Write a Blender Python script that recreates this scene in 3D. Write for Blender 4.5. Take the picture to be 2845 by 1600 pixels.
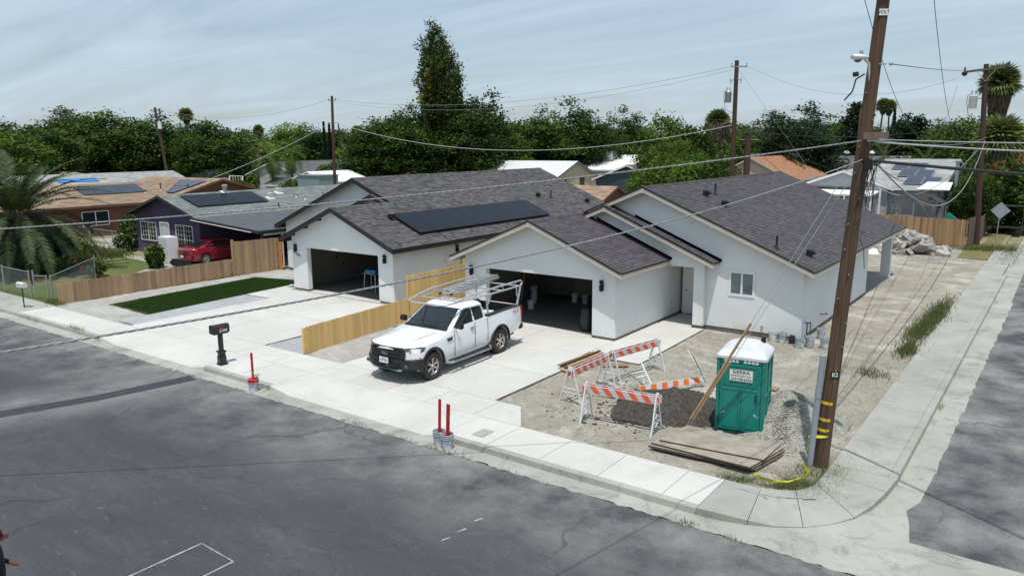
import bpy, bmesh, math, random
import numpy as np
from mathutils import Vector, Matrix, noise, geometry

for o in list(bpy.data.objects):
    bpy.data.objects.remove(o)
SC = bpy.context.scene
COL = SC.collection
PI = math.pi
rad = math.radians

# ---------------------------------------------------------------- camera, sky, sun, exposure
def cam_axes(pitch, yaw, roll):
    f = Vector((math.sin(yaw)*math.cos(pitch), math.cos(yaw)*math.cos(pitch), -math.sin(pitch)))
    r = Vector((math.cos(yaw), -math.sin(yaw), 0.0)); u = r.cross(f)
    c, s = math.cos(roll), math.sin(roll)
    return r*c+u*s, u*c-r*s, f
CAM_H = 7.0
ax_r, ax_u, ax_f = cam_axes(rad(10.7414), rad(-36.2755), rad(-0.4558))
cam_d = bpy.data.cameras.new('camera'); cam = bpy.data.objects.new('camera', cam_d); COL.objects.link(cam)
cam_d.sensor_width = 36.0; cam_d.lens = 36.0*2118.0/2845.0
cam_d.clip_start = 0.1; cam_d.clip_end = 6000
m = Matrix.Identity(4)
for i in range(3):
    m[i][0] = ax_r[i]; m[i][1] = ax_u[i]; m[i][2] = -ax_f[i]
m[2][3] = CAM_H
cam.matrix_world = m
SC.camera = cam

SUN = Vector((0.31, -0.45, 1.66)).normalized()
sun_el = math.asin(SUN.z); sun_az = math.atan2(SUN.x, SUN.y)
W = bpy.data.worlds.new('World'); SC.world = W; W.use_nodes = True
nt = W.node_tree; N = nt.nodes; Lk = nt.links
N.clear()
out = N.new('ShaderNodeOutputWorld'); bg = N.new('ShaderNodeBackground'); bg.inputs['Strength'].default_value = 0.10
sky = N.new('ShaderNodeTexSky'); sky.sky_type = 'NISHITA'; sky.sun_disc = False
sky.sun_elevation = sun_el; sky.sun_rotation = sun_az
sky.air_density = 1.0; sky.dust_density = 1.2; sky.ozone_density = 1.5; sky.altitude = 120
tc = N.new('ShaderNodeTexCoord'); sep = N.new('ShaderNodeSeparateXYZ'); Lk.new(tc.outputs['Generated'], sep.inputs[0])
mx = N.new('ShaderNodeMath'); mx.operation = 'MAXIMUM'; Lk.new(sep.outputs['Z'], mx.inputs[0]); mx.inputs[1].default_value = 0.0
ad = N.new('ShaderNodeMath'); ad.operation = 'ADD'; Lk.new(mx.outputs[0], ad.inputs[0]); ad.inputs[1].default_value = 0.12
dx = N.new('ShaderNodeMath'); dx.operation = 'DIVIDE'; Lk.new(sep.outputs['X'], dx.inputs[0]); Lk.new(ad.outputs[0], dx.inputs[1])
dy = N.new('ShaderNodeMath'); dy.operation = 'DIVIDE'; Lk.new(sep.outputs['Y'], dy.inputs[0]); Lk.new(ad.outputs[0], dy.inputs[1])
cb = N.new('ShaderNodeCombineXYZ'); Lk.new(dx.outputs[0], cb.inputs[0]); Lk.new(dy.outputs[0], cb.inputs[1])
mp = N.new('ShaderNodeMapping'); mp.inputs['Rotation'].default_value = (0, 0, rad(22)); mp.inputs['Scale'].default_value = (0.28, 0.8, 1)
Lk.new(cb.outputs[0], mp.inputs[0])
ns = N.new('ShaderNodeTexNoise'); ns.inputs['Scale'].default_value = 1.5; ns.inputs['Detail'].default_value = 9; ns.inputs['Roughness'].default_value = 0.62; ns.inputs['Distortion'].default_value = 0.9
Lk.new(mp.outputs[0], ns.inputs['Vector'])
rp = N.new('ShaderNodeValToRGB'); rp.color_ramp.elements[0].position = 0.30; rp.color_ramp.elements[1].position = 0.72
rp.color_ramp.elements[0].color = (0.30, 0.30, 0.30, 1); rp.color_ramp.elements[1].color = (0.95, 0.95, 0.95, 1)
Lk.new(ns.outputs['Fac'], rp.inputs[0])
mixc = N.new('ShaderNodeMixRGB'); mixc.inputs[2].default_value = (5.9, 7.35, 8.6, 1)
Lk.new(rp.outputs[0], mixc.inputs[0]); Lk.new(sky.outputs[0], mixc.inputs[1])
Lk.new(mixc.outputs[0], bg.inputs['Color']); Lk.new(bg.outputs[0], out.inputs[0])

sl = bpy.data.lights.new('sun', 'SUN'); sl.energy = 3.6; sl.angle = rad(0.53); sl.color = (1.0, 0.965, 0.91)
so = bpy.data.objects.new('sun', sl); COL.objects.link(so); so.rotation_euler = SUN.to_track_quat('Z', 'Y').to_euler(); so.location = (0, 0, 60)
SC.view_settings.view_transform = 'Standard'; SC.view_settings.look = 'None'
SC.view_settings.exposure = 0.0; SC.view_settings.gamma = 1.0; SC.view_settings.use_curve_mapping = False
SC.render.engine = 'CYCLES'
SC.cycles.max_bounces = 6; SC.cycles.transparent_max_bounces = 8

# ---------------------------------------------------------------- helpers
class MB:
    def __init__(s): s.v = []; s.f = []; s.m = []; s.c = []
    def add(s, vs, fs, mi=0, c=0.5):
        b = len(s.v); s.v += [tuple(p) for p in vs]
        for f in fs: s.f.append(tuple(b+i for i in f)); s.m.append(mi); s.c.append(c)
        return s
    def box(s, x0, y0, z0, x1, y1, z1, mi=0, c=0.5):
        x0, x1 = min(x0, x1), max(x0, x1); y0, y1 = min(y0, y1), max(y0, y1); z0, z1 = min(z0, z1), max(z0, z1)
        return s.add([(x0,y0,z0),(x1,y0,z0),(x1,y1,z0),(x0,y1,z0),(x0,y0,z1),(x1,y0,z1),(x1,y1,z1),(x0,y1,z1)],
            [(0,3,2,1),(4,5,6,7),(0,1,5,4),(1,2,6,5),(2,3,7,6),(3,0,4,7)], mi, c)
    def obox(s, ctr, sx, sy, sz, rot=None, mi=0, c=0.5):
        R = rot if rot is not None else Matrix.Identity(3); ctr = Vector(ctr); vs = []
        for dz in (-1, 1):
            for dx_, dy_ in ((-1,-1),(1,-1),(1,1),(-1,1)): vs.append(ctr+R@Vector((dx_*sx/2, dy_*sy/2, dz*sz/2)))
        return s.add(vs, [(0,3,2,1),(4,5,6,7),(0,1,5,4),(1,2,6,5),(2,3,7,6),(3,0,4,7)], mi, c)
    def bar(s, a, b, w, h, up=(0,0,1), mi=0, c=0.5):   # box from a to b, w across, h along up
        a = Vector(a); b = Vector(b); d = (b-a); L = d.length; d.normalize(); u = Vector(up)
        x = d.cross(u)
        if x.length < 1e-4: x = d.cross(Vector((1,0,0)))
        x.normalize(); u = x.cross(d).normalized()
        R = Matrix((x, d, u)).transposed()
        return s.obox((a+b)/2, w, L, h, R, mi, c)
    def prism(s, poly, z0, z1, mi=0, c=0.5):
        n = len(poly); vs = [(p[0], p[1], z0) for p in poly]+[(p[0], p[1], z1) for p in poly]
        return s.add(vs, [tuple(range(n-1, -1, -1)), tuple(range(n, 2*n))]+[(i, (i+1) % n, n+(i+1) % n, n+i) for i in range(n)], mi, c)
    def tube(s, pts, r, n=8, mi=0, cap=True, c=0.5):
        pts = [Vector(p) for p in pts]; rs = r if isinstance(r, (list, tuple)) else [r]*len(pts)
        prev = None; vs = []
        for i, p in enumerate(pts):
            d = (pts[min(i+1, len(pts)-1)]-pts[max(i-1, 0)]).normalized()
            if prev is None:
                x = d.orthogonal().normalized()
            else:
                x = (prev-d*prev.dot(d))
                x = x.normalized() if x.length > 1e-5 else d.orthogonal().normalized()
            prev = x; y = d.cross(x)
            for k in range(n):
                a = 2*PI*k/n; vs.append(p+(x*math.cos(a)+y*math.sin(a))*rs[i])
        fs = []
        for i in range(len(pts)-1):
            for k in range(n):
                a = i*n+k; b = i*n+(k+1) % n; fs.append((a, b, b+n, a+n))
        if cap: fs.append(tuple(range(n-1, -1, -1))); fs.append(tuple(range((len(pts)-1)*n, len(pts)*n)))
        return s.add(vs, fs, mi, c)
    def lathe(s, prof, n=20, ctr=(0,0,0), mi=0, M=None, c=0.5, cap=True):  # prof: (r,z) bottom to top
        vs = []; ctr = Vector(ctr)
        for r, z in prof:
            for k in range(n):
                a = 2*PI*k/n; v = Vector((r*math.cos(a), r*math.sin(a), z))
                if M is not None: v = M@v
                vs.append(ctr+v)
        fs = []
        for i in range(len(prof)-1):
            for k in range(n):
                a = i*n+k; b = i*n+(k+1) % n; fs.append((a, b, b+n, a+n))
        if cap and prof[0][0] > 1e-4: fs.append(tuple(range(n-1, -1, -1)))
        if cap and prof[-1][0] > 1e-4: fs.append(tuple(range((len(prof)-1)*n, len(prof)*n)))
        return s.add(vs, fs, mi, c)
    def slab(s, q, th, mi=0, c=0.5):     # polygon q (3D list, CCW seen from outside) given thickness th inwards
        q = [Vector(p) for p in q]; n = (q[1]-q[0]).cross(q[2]-q[1]).normalized(); k = len(q)
        vs = q+[p-n*th for p in q]
        return s.add(vs, [tuple(range(k)), tuple(range(2*k-1, k-1, -1))]+[((i+1) % k, i, k+i, k+(i+1) % k) for i in range(k)], mi, c)
    def mesh(s, name, mats, smooth=None, bevel=0.0):
        me = bpy.data.meshes.new(name); me.from_pydata(s.v, [], s.f)
        for m_ in mats: me.materials.append(m_)
        me.polygons.foreach_set('material_index', s.m)
        at = me.attributes.new('rnd', 'FLOAT', 'FACE'); at.data.foreach_set('value', s.c)
        if bevel > 0 or smooth is not None:
            bm = bmesh.new(); bm.from_mesh(me)
            bmesh.ops.remove_doubles(bm, verts=bm.verts, dist=1e-5)
            if bevel > 0:
                es = [e for e in bm.edges if len(e.link_faces) == 2 and e.calc_face_angle(0) > rad(35)]
                bmesh.ops.bevel(bm, geom=es, offset=bevel, segments=2, affect='EDGES', clamp_overlap=True)
            if smooth is not None:
                for f in bm.faces: f.smooth = True
                for e in bm.edges:
                    if len(e.link_faces) == 2 and e.calc_face_angle(0) > rad(smooth): e.smooth = False
            bm.to_mesh(me); bm.free()
        me.update(); return me
    def build(s, name, mats, parent=None, smooth=None, bevel=0.0, kind=None, label=None, loc=None):
        if not isinstance(mats, (list, tuple)): mats = [mats]
        o = bpy.data.objects.new(name, s.mesh(name, mats, smooth, bevel)); COL.objects.link(o)
        if parent is not None: o.parent = parent
        if kind: o['kind'] = kind
        if label: o['label'] = label
        if loc: o.location = loc
        return o

def thing(name, label, cat, loc=(0,0,0), rz=0, group=None, sc=1.0):
    o = bpy.data.objects.new(name, None); COL.objects.link(o); o.empty_display_size = 0.2
    o.location = loc; o.rotation_euler = (0, 0, rz); o.scale = (sc, sc, sc) if not isinstance(sc, tuple) else sc
    o['label'] = label; o['category'] = cat
    if group: o['group'] = group
    return o
def tag(o, label, cat, group=None):
    o['label'] = label; o['category'] = cat
    if group: o['group'] = group
    return o
def inst(name, me, parent=None, loc=(0,0,0), rot=(0,0,0), sc=(1,1,1), kind=None):
    o = bpy.data.objects.new(name, me); COL.objects.link(o)
    if parent is not None: o.parent = parent
    o.location = loc; o.rotation_euler = rot; o.scale = sc
    if kind: o['kind'] = kind
    return o
def copy_tree(o, parent=None):
    c = o.copy(); COL.objects.link(c)
    if parent is not None: c.parent = parent
    for ch in list(o.children): copy_tree(ch, c)
    return c
def wall(axis, pos, th, outer, holes, name, mats, parent):    # wall in plane axis=pos, outline (u,z) with holes, thickness th (signed)
    loops = [outer]+holes
    tris = geometry.tessellate_polygon([[Vector((u, z, 0)) for u, z in lp] for lp in loops])
    flat = [p for lp in loops for p in lp]; n = len(flat)
    def P3(u, z, w): return (u, pos+w, z) if axis == 'y' else (pos+w, u, z)
    vs = [P3(u, z, 0) for u, z in flat]+[P3(u, z, th) for u, z in flat]
    fs = [tuple(t) for t in tris]+[tuple(i+n for i in reversed(t)) for t in tris]
    b = 0
    for lp in loops:
        k = len(lp)
        for i in range(k): a_, c_ = b+i, b+(i+1) % k; fs.append((a_, c_, c_+n, a_+n))
        b += k
    mb = MB(); mb.add(vs, fs)
    me = mb.mesh(name, mats if isinstance(mats, list) else [mats]); bm = bmesh.new(); bm.from_mesh(me)
    bmesh.ops.recalc_face_normals(bm, faces=bm.faces); bm.to_mesh(me); bm.free()
    return inst(name, me, parent)
def rect(u0, z0, u1, z1): return [(u0,z0),(u1,z0),(u1,z1),(u0,z1)]
def text(name, body, size, mat, parent, loc, rot, ext=0.002, align='CENTER', sx=1.0):
    cu = bpy.data.curves.new(name, 'FONT'); cu.body = body; cu.size = size; cu.extrude = ext; cu.align_x = align; cu.align_y = 'CENTER'
    cu.offset = size*0.012
    cu.materials.append(mat); o = bpy.data.objects.new(name, cu); COL.objects.link(o)
    if parent is not None: o.parent = parent
    bpy.context.view_layer.update(); me = bpy.data.meshes.new_from_object(o); bpy.data.objects.remove(o)
    return inst(name, me, parent, loc, rot, (sx, 1, 1))
def catenary(a, b, sag, n=24):
    a = Vector(a); b = Vector(b)
    return [a.lerp(b, t/n)-Vector((0, 0, sag*4*(t/n)*(1-t/n))) for t in range(n+1)]

# ---------------------------------------------------------------- materials
def nodes(name):
    m_ = bpy.data.materials.new(name); m_.use_nodes = True; nt_ = m_.node_tree
    return m_, nt_, nt_.nodes, nt_.links, nt_.nodes['Principled BSDF']
def rgba(c): return (c[0], c[1], c[2], 1)
def add(nt_, kind, **kw):
    n = nt_.nodes.new(kind)
    for k, v in kw.items():
        if k in n.inputs: n.inputs[k].default_value = v
        else: setattr(n, k, v)
    return n
def noise_fac(nt_, co, scale, detail=6, rough=0.6, lo=0.35, hi=0.65, dist=0.0, stretch=None):
    L_ = nt_.links
    if stretch:
        mp_ = nt_.nodes.new('ShaderNodeMapping'); mp_.inputs['Scale'].default_value = stretch; L_.new(co, mp_.inputs[0]); co = mp_.outputs[0]
    n = nt_.nodes.new('ShaderNodeTexNoise'); n.inputs['Scale'].default_value = scale; n.inputs['Detail'].default_value = detail
    n.inputs['Roughness'].default_value = rough; n.inputs['Distortion'].default_value = dist; L_.new(co, n.inputs['Vector'])
    r = nt_.nodes.new('ShaderNodeMapRange'); r.inputs['From Min'].default_value = lo; r.inputs['From Max'].default_value = hi
    L_.new(n.outputs['Fac'], r.inputs['Value']); return r.outputs[0]
def mixcol(nt_, fac, a, b, mode='MIX'):
    n = nt_.nodes.new('ShaderNodeMixRGB'); n.blend_type = mode
    for i, x in ((0, fac), (1, a), (2, b)):
        if hasattr(x, 'is_output') or hasattr(x, 'links'): nt_.links.new(x, n.inputs[i])
        elif i == 0: n.inputs[0].default_value = x
        else: n.inputs[i].default_value = rgba(x)
    return n.outputs[0]
def mth(nt_, op, a, b=None, clamp=False):
    n = nt_.nodes.new('ShaderNodeMath'); n.operation = op; n.use_clamp = clamp
    for i, x in ((0, a), (1, b)):
        if x is None: continue
        if hasattr(x, 'links'): nt_.links.new(x, n.inputs[i])
        else: n.inputs[i].default_value = x
    return n.outputs[0]
def bump(nt_, h, bs, strength=0.3, dist=0.02, prev=None):
    b = nt_.nodes.new('ShaderNodeBump'); b.inputs['Strength'].default_value = strength; b.inputs['Distance'].default_value = dist
    nt_.links.new(h, b.inputs['Height'])
    if prev is not None: nt_.links.new(prev, b.inputs['Normal'])
    if bs is not None: nt_.links.new(b.outputs[0], bs.inputs['Normal'])
    return b.outputs[0]
def coords(nt_, world=False):
    if world: return nt_.nodes.new('ShaderNodeNewGeometry').outputs['Position']
    return nt_.nodes.new('ShaderNodeTexCoord').outputs['Object']
def M(name, col, col2=None, rough=0.75, scale=3.0, lo=0.35, hi=0.65, bs=0.0, bscale=60, bd=0.01, metal=0.0, obj=0.0, attr=0.0, coat=0.0, spec=None, stretch=None, world=False, detail=6):
    m_, nt_, N_, L_, B = nodes(name); co = coords(nt_, world)
    if col2 is None: col2 = tuple(c*0.86 for c in col)
    f = noise_fac(nt_, co, scale, detail, 0.6, lo, hi, stretch=stretch); c = mixcol(nt_, f, col, col2)
    if attr:
        a = N_.new('ShaderNodeAttribute'); a.attribute_name = 'rnd'
        v = mth(nt_, 'MULTIPLY_ADD', a.outputs['Fac'], 2*attr); v.node.inputs[2].default_value = 1-attr
        c = mixcol(nt_, 1.0, c, v, 'MULTIPLY')
    if obj:
        a = N_.new('ShaderNodeObjectInfo')
        v = mth(nt_, 'MULTIPLY_ADD', a.outputs['Random'], 2*obj); v.node.inputs[2].default_value = 1-obj
        c = mixcol(nt_, 1.0, c, v, 'MULTIPLY')
    L_.new(c, B.inputs['Base Color']); B.inputs['Roughness'].default_value = rough; B.inputs['Metallic'].default_value = metal
    if coat: B.inputs['Coat Weight'].default_value = coat; B.inputs['Coat Roughness'].default_value = 0.05
    if spec is not None: B.inputs['Specular IOR Level'].default_value = spec
    if bs: bump(nt_, noise_fac(nt_, co, bscale, 4, 0.6, 0.2, 0.8), B, bs, bd)
    return m_
def asphalt_mat():
    m_, nt_, N_, L_, B = nodes('asphalt'); co = coords(nt_, True)
    base = mixcol(nt_, noise_fac(nt_, co, 0.35, 9, 0.7, 0.35, 0.65, 0.3, stretch=(0.4,1,1)), (0.056,0.058,0.063), (0.074,0.075,0.079))
    dusty = noise_fac(nt_, co, 0.9, 10, 0.78, 0.48, 0.74, 0.5, stretch=(0.45, 1.2, 1))
    c = mixcol(nt_, mth(nt_, 'MULTIPLY', dusty, 0.34), base, (0.165,0.168,0.166))
    sp = nt_.nodes.new('ShaderNodeSeparateXYZ'); L_.new(co, sp.inputs[0])
    g = nt_.nodes.new('ShaderNodeMapRange'); g.inputs['From Min'].default_value = 9.2; g.inputs['From Max'].default_value = 12.6; L_.new(sp.outputs['Y'], g.inputs['Value'])
    gg = mth(nt_, 'MULTIPLY', g.outputs[0], noise_fac(nt_, co, 0.6, 7, 0.65, 0.36, 0.66))
    c = mixcol(nt_, mth(nt_, 'MULTIPLY', gg, 0.8), c, (0.285,0.285,0.265))
    px = mth(nt_, 'MULTIPLY', mth(nt_, 'ADD', sp.outputs['X'], 22.2), 0.947); py = mth(nt_, 'MULTIPLY', mth(nt_, 'ADD', sp.outputs['Y'], -11.0), -0.32)
    ds = mth(nt_, 'ABSOLUTE', mth(nt_, 'ADD', px, py)); w1 = nt_.nodes.new('ShaderNodeMapRange'); w1.inputs['From Min'].default_value = 2.3; w1.inputs['From Max'].default_value = 0.5; L_.new(ds, w1.inputs['Value'])
    c = mixcol(nt_, mth(nt_, 'MULTIPLY', w1.outputs[0], noise_fac(nt_, co, 0.8, 7, 0.65, 0.25, 0.6)), c, (0.185,0.19,0.185))
    scuff = noise_fac(nt_, co, 4.5, 9, 0.8, 0.60, 0.74, 0.3, stretch=(0.5, 1.5, 1))
    c = mixcol(nt_, mth(nt_, 'MULTIPLY', scuff, 0.55), c, (0.30,0.30,0.29))
    fine = noise_fac(nt_, co, 30, 6, 0.85, 0.33, 0.67)
    c = mixcol(nt_, 0.75, c, mixcol(nt_, fine, (0.66,0.66,0.66), (1.36,1.36,1.36)), 'MULTIPLY')
    oil = noise_fac(nt_, co, 1.3, 5, 0.6, 0.70, 0.76)
    c = mixcol(nt_, mth(nt_, 'MULTIPLY', oil, 0.5), c, (0.03,0.03,0.032))
    v = add(nt_, 'ShaderNodeTexVoronoi', Scale=0.26); v.feature = 'DISTANCE_TO_EDGE'
    nz = add(nt_, 'ShaderNodeTexNoise', Scale=1.3, Detail=6.0); L_.new(co, nz.inputs['Vector'])
    vm = nt_.nodes.new('ShaderNodeVectorMath'); vm.operation = 'MULTIPLY_ADD'; L_.new(nz.outputs['Color'], vm.inputs[0]); vm.inputs[1].default_value = (1.1,1.1,0); L_.new(co, vm.inputs[2])
    L_.new(vm.outputs[0], v.inputs['Vector'])
    cr = nt_.nodes.new('ShaderNodeMapRange'); cr.inputs['From Min'].default_value = 0.004; cr.inputs['From Max'].default_value = 0.016; cr.inputs['To Min'].default_value = 1; cr.inputs['To Max'].default_value = 0
    L_.new(v.outputs['Distance'], cr.inputs['Value'])
    crk = mth(nt_, 'MULTIPLY', cr.outputs[0], noise_fac(nt_, co, 0.3, 3, 0.5, 0.45, 0.6))
    c = mixcol(nt_, mth(nt_, 'MULTIPLY', crk, 0.45), c, (0.028,0.028,0.03))
    L_.new(c, B.inputs['Base Color']); B.inputs['Roughness'].default_value = 0.9; B.inputs['Specular IOR Level'].default_value = 0.25
    bump(nt_, mth(nt_, 'SUBTRACT', fine, crk), B, 0.35, 0.01)
    return m_
def concrete_mat(name, c1, c2, stain, amt=0.5, joint=True):
    m_, nt_, N_, L_, B = nodes(name); co = coords(nt_, True)
    c = mixcol(nt_, noise_fac(nt_, co, 0.5, 7, 0.6, 0.35, 0.68, 0.4), c1, c2)
    st = noise_fac(nt_, co, 0.9, 9, 0.7, 0.52, 0.78, 1.2)
    c = mixcol(nt_, mth(nt_, 'MULTIPLY', st, amt), c, stain)
    st2 = noise_fac(nt_, co, 2.3, 9, 0.8, 0.50, 0.72, 1.5)
    c = mixcol(nt_, mth(nt_, 'MULTIPLY', st2, amt*0.35), c, tuple(x*1.05 for x in stain))
    sm = noise_fac(nt_, co, 11, 8, 0.8, 0.60, 0.76)
    c = mixcol(nt_, mth(nt_, 'MULTIPLY', sm, amt*0.6), c, tuple(x*0.55 for x in stain))
    broom = noise_fac(nt_, co, 40, 3, 0.5, 0.3, 0.7, stretch=(0.06, 1.5, 1))
    c = mixcol(nt_, 0.10, c, mixcol(nt_, broom, (0.75,0.75,0.75), (1,1,1)), 'MULTIPLY')
    a = N_.new('ShaderNodeObjectInfo'); v = mth(nt_, 'MULTIPLY_ADD', a.outputs['Random'], 0.07); v.node.inputs[2].default_value = 0.95
    c = mixcol(nt_, 1.0, c, v, 'MULTIPLY')
    L_.new(c, B.inputs['Base Color']); B.inputs['Roughness'].default_value = 0.85; B.inputs['Specular IOR Level'].default_value = 0.3
    bump(nt_, noise_fac(nt_, co, 70, 3, 0.6, 0.2, 0.8), B, 0.15, 0.006)
    return m_
def dirt_mat(name, c1, c2, pale, dark, palef=0.7):
    m_, nt_, N_, L_, B = nodes(name); co = coords(nt_, True)
    c = mixcol(nt_, noise_fac(nt_, co, 0.45, 8, 0.62, 0.38, 0.62, 0.8), c1, c2)
    c = mixcol(nt_, mth(nt_, 'MULTIPLY', noise_fac(nt_, co, 0.32, 8, 0.66, 0.50, 0.66, 1.4), palef), c, pale)
    c = mixcol(nt_, mth(nt_, 'MULTIPLY', noise_fac(nt_, co, 2.2, 9, 0.75, 0.50, 0.72, 0.6), 0.75), c, dark)
    c = mixcol(nt_, mth(nt_, 'MULTIPLY', noise_fac(nt_, co, 5.5, 8, 0.75, 0.56, 0.72, 0.4), 0.6), c, pale)
    f = noise_fac(nt_, co, 38, 4, 0.75, 0.3, 0.7)
    c = mixcol(nt_, 0.6, c, mixcol(nt_, f, (0.70,0.70,0.70), (1.22,1.22,1.22)), 'MULTIPLY')
    L_.new(c, B.inputs['Base Color']); B.inputs['Roughness'].default_value = 0.95; B.inputs['Specular IOR Level'].default_value = 0.15
    n1 = bump(nt_, noise_fac(nt_, co, 9, 8, 0.7, 0.2, 0.8), None, 0.5, 0.05)
    bump(nt_, f, B, 0.5, 0.012, n1)
    return m_
def grass_mat(name, g1, g2, dry, dryamt=0.5):
    m_, nt_, N_, L_, B = nodes(name); co = coords(nt_, True)
    c = mixcol(nt_, noise_fac(nt_, co, 14, 7, 0.75, 0.3, 0.7), g1, g2)
    c = mixcol(nt_, mth(nt_, 'MULTIPLY', noise_fac(nt_, co, 0.4, 7, 0.65, 0.42, 0.62, 0.8), dryamt), c, dry)
    c = mixcol(nt_, 0.7, c, mixcol(nt_, noise_fac(nt_, co, 30, 5, 0.8, 0.3, 0.7), (0.5,0.5,0.5), (1.3,1.3,1.3)), 'MULTIPLY')
    L_.new(c, B.inputs['Base Color']); B.inputs['Roughness'].default_value = 0.9; B.inputs['Specular IOR Level'].default_value = 0.1
    bump(nt_, noise_fac(nt_, co, 45, 5, 0.8, 0.2, 0.8), B, 0.9, 0.05)
    return m_
def stucco_mat(name, c1, c2):
    m_, nt_, N_, L_, B = nodes(name); co = coords(nt_, True)
    c = mixcol(nt_, noise_fac(nt_, co, 0.8, 6, 0.6, 0.35, 0.65), c1, c2)
    sp = nt_.nodes.new('ShaderNodeSeparateXYZ'); L_.new(co, sp.inputs[0])
    g = nt_.nodes.new('ShaderNodeMapRange'); g.inputs['From Min'].default_value = 0.45; g.inputs['From Max'].default_value = 0.05; L_.new(sp.outputs['Z'], g.inputs['Value'])
    c = mixcol(nt_, mth(nt_, 'MULTIPLY', g.outputs[0], mth(nt_, 'MULTIPLY', noise_fac(nt_, co, 3, 6, 0.7, 0.4, 0.65), 0.35)), c, (0.42,0.37,0.31))
    L_.new(c, B.inputs['Base Color']); B.inputs['Roughness'].default_value = 0.92; B.inputs['Specular IOR Level'].default_value = 0.2
    n1 = bump(nt_, noise_fac(nt_, co, 3, 3, 0.5, 0.2, 0.8), None, 0.08, 0.02)
    bump(nt_, noise_fac(nt_, co, 34, 4, 0.65, 0.3, 0.7), B, 0.22, 0.008, n1)
    return m_
def shingle_mat(name, c1, c2, spread=0.3):
    m_, nt_, N_, L_, B = nodes(name); co = coords(nt_, True)
    a = N_.new('ShaderNodeAttribute'); a.attribute_name = 'rnd'
    c = mixcol(nt_, a.outputs['Fac'], c1, c2)
    c = mixcol(nt_, 0.35, c, mixcol(nt_, noise_fac(nt_, co, 1.1, 8, 0.75, 0.3, 0.7), (0.78,0.78,0.78), (1.18,1.17,1.16)), 'MULTIPLY')
    c = mixcol(nt_, 0.5, c, mixcol(nt_, noise_fac(nt_, co, 60, 3, 0.7, 0.3, 0.7), (0.62,0.62,0.62), (1.35,1.35,1.35)), 'MULTIPLY')
    L_.new(c, B.inputs['Base Color']); B.inputs['Roughness'].default_value = 0.93; B.inputs['Specular IOR Level'].default_value = 0.2
    bump(nt_, noise_fac(nt_, co, 90, 2, 0.7, 0.3, 0.7), B, 0.3, 0.004)
    return m_
def wood_mat(name, c1, c2, var=0.18, knots=True, stretch=(6, 6, 0.35)):
    m_, nt_, N_, L_, B = nodes(name); co = coords(nt_)
    a = N_.new('ShaderNodeObjectInfo')
    vm = nt_.nodes.new('ShaderNodeVectorMath'); vm.operation = 'ADD'; L_.new(co, vm.inputs[0])
    cx = nt_.nodes.new('ShaderNodeCombineXYZ'); r10 = mth(nt_, 'MULTIPLY', a.outputs['Random'], 37.0); L_.new(r10, cx.inputs[0]); L_.new(r10, cx.inputs[2]); L_.new(cx.outputs[0], vm.inputs[1])
    co2 = vm.outputs[0]
    c = mixcol(nt_, noise_fac(nt_, co2, 3.0, 7, 0.65, 0.32, 0.68, 0.6, stretch=stretch), c1, c2)
    if knots: c = mixcol(nt_, mth(nt_, 'MULTIPLY', noise_fac(nt_, co2, 4.5, 3, 0.4, 0.70, 0.76), 0.7), c, tuple(x*0.4 for x in c1))
    v = mth(nt_, 'MULTIPLY_ADD', a.outputs['Random'], 2*var); v.node.inputs[2].default_value = 1-var
    c = mixcol(nt_, 1.0, c, v, 'MULTIPLY')
    L_.new(c, B.inputs['Base Color']); B.inputs['Roughness'].default_value = 0.82; B.inputs['Specular IOR Level'].default_value = 0.25
    bump(nt_, noise_fac(nt_, co2, 9, 5, 0.6, 0.2, 0.8, stretch=stretch), B, 0.2, 0.004)
    return m_
def leaf_mat(name, dark, light, trans=0.15, hi=None):
    m_, nt_, N_, L_, B = nodes(name)
    a = N_.new('ShaderNodeAttribute'); a.attribute_name = 'rnd'
    c = mixcol(nt_, a.outputs['Fac'], dark, light)
    o = N_.new('ShaderNodeObjectInfo'); v = mth(nt_, 'MULTIPLY_ADD', o.outputs['Random'], 0.4); v.node.inputs[2].default_value = 0.8
    c = mixcol(nt_, 1.0, c, v, 'MULTIPLY')
    L_.new(c, B.inputs['Base Color']); B.inputs['Roughness'].default_value = 0.7; B.inputs['Specular IOR Level'].default_value = 0.2
    tr = N_.new('ShaderNodeBsdfTranslucent'); tc_ = mixcol(nt_, 1.0, c, (1.5,1.7,0.6), 'MULTIPLY'); L_.new(tc_, tr.inputs[0])
    mx_ = N_.new('ShaderNodeMixShader'); mx_.inputs[0].default_value = trans
    L_.new(B.outputs[0], mx_.inputs[1]); L_.new(tr.outputs[0], mx_.inputs[2]); L_.new(mx_.outputs[0], N_['Material Output'].inputs[0])
    return m_
def glass_dark(name, col=(0.012,0.016,0.018), rough=0.04, spec=0.9, coat=0.0):
    m_, nt_, N_, L_, B = nodes(name); B.inputs['Base Color'].default_value = rgba(col); B.inputs['Roughness'].default_value = rough
    B.inputs['Specular IOR Level'].default_value = spec; B.inputs['Coat Weight'].default_value = coat
    return m_

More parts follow.
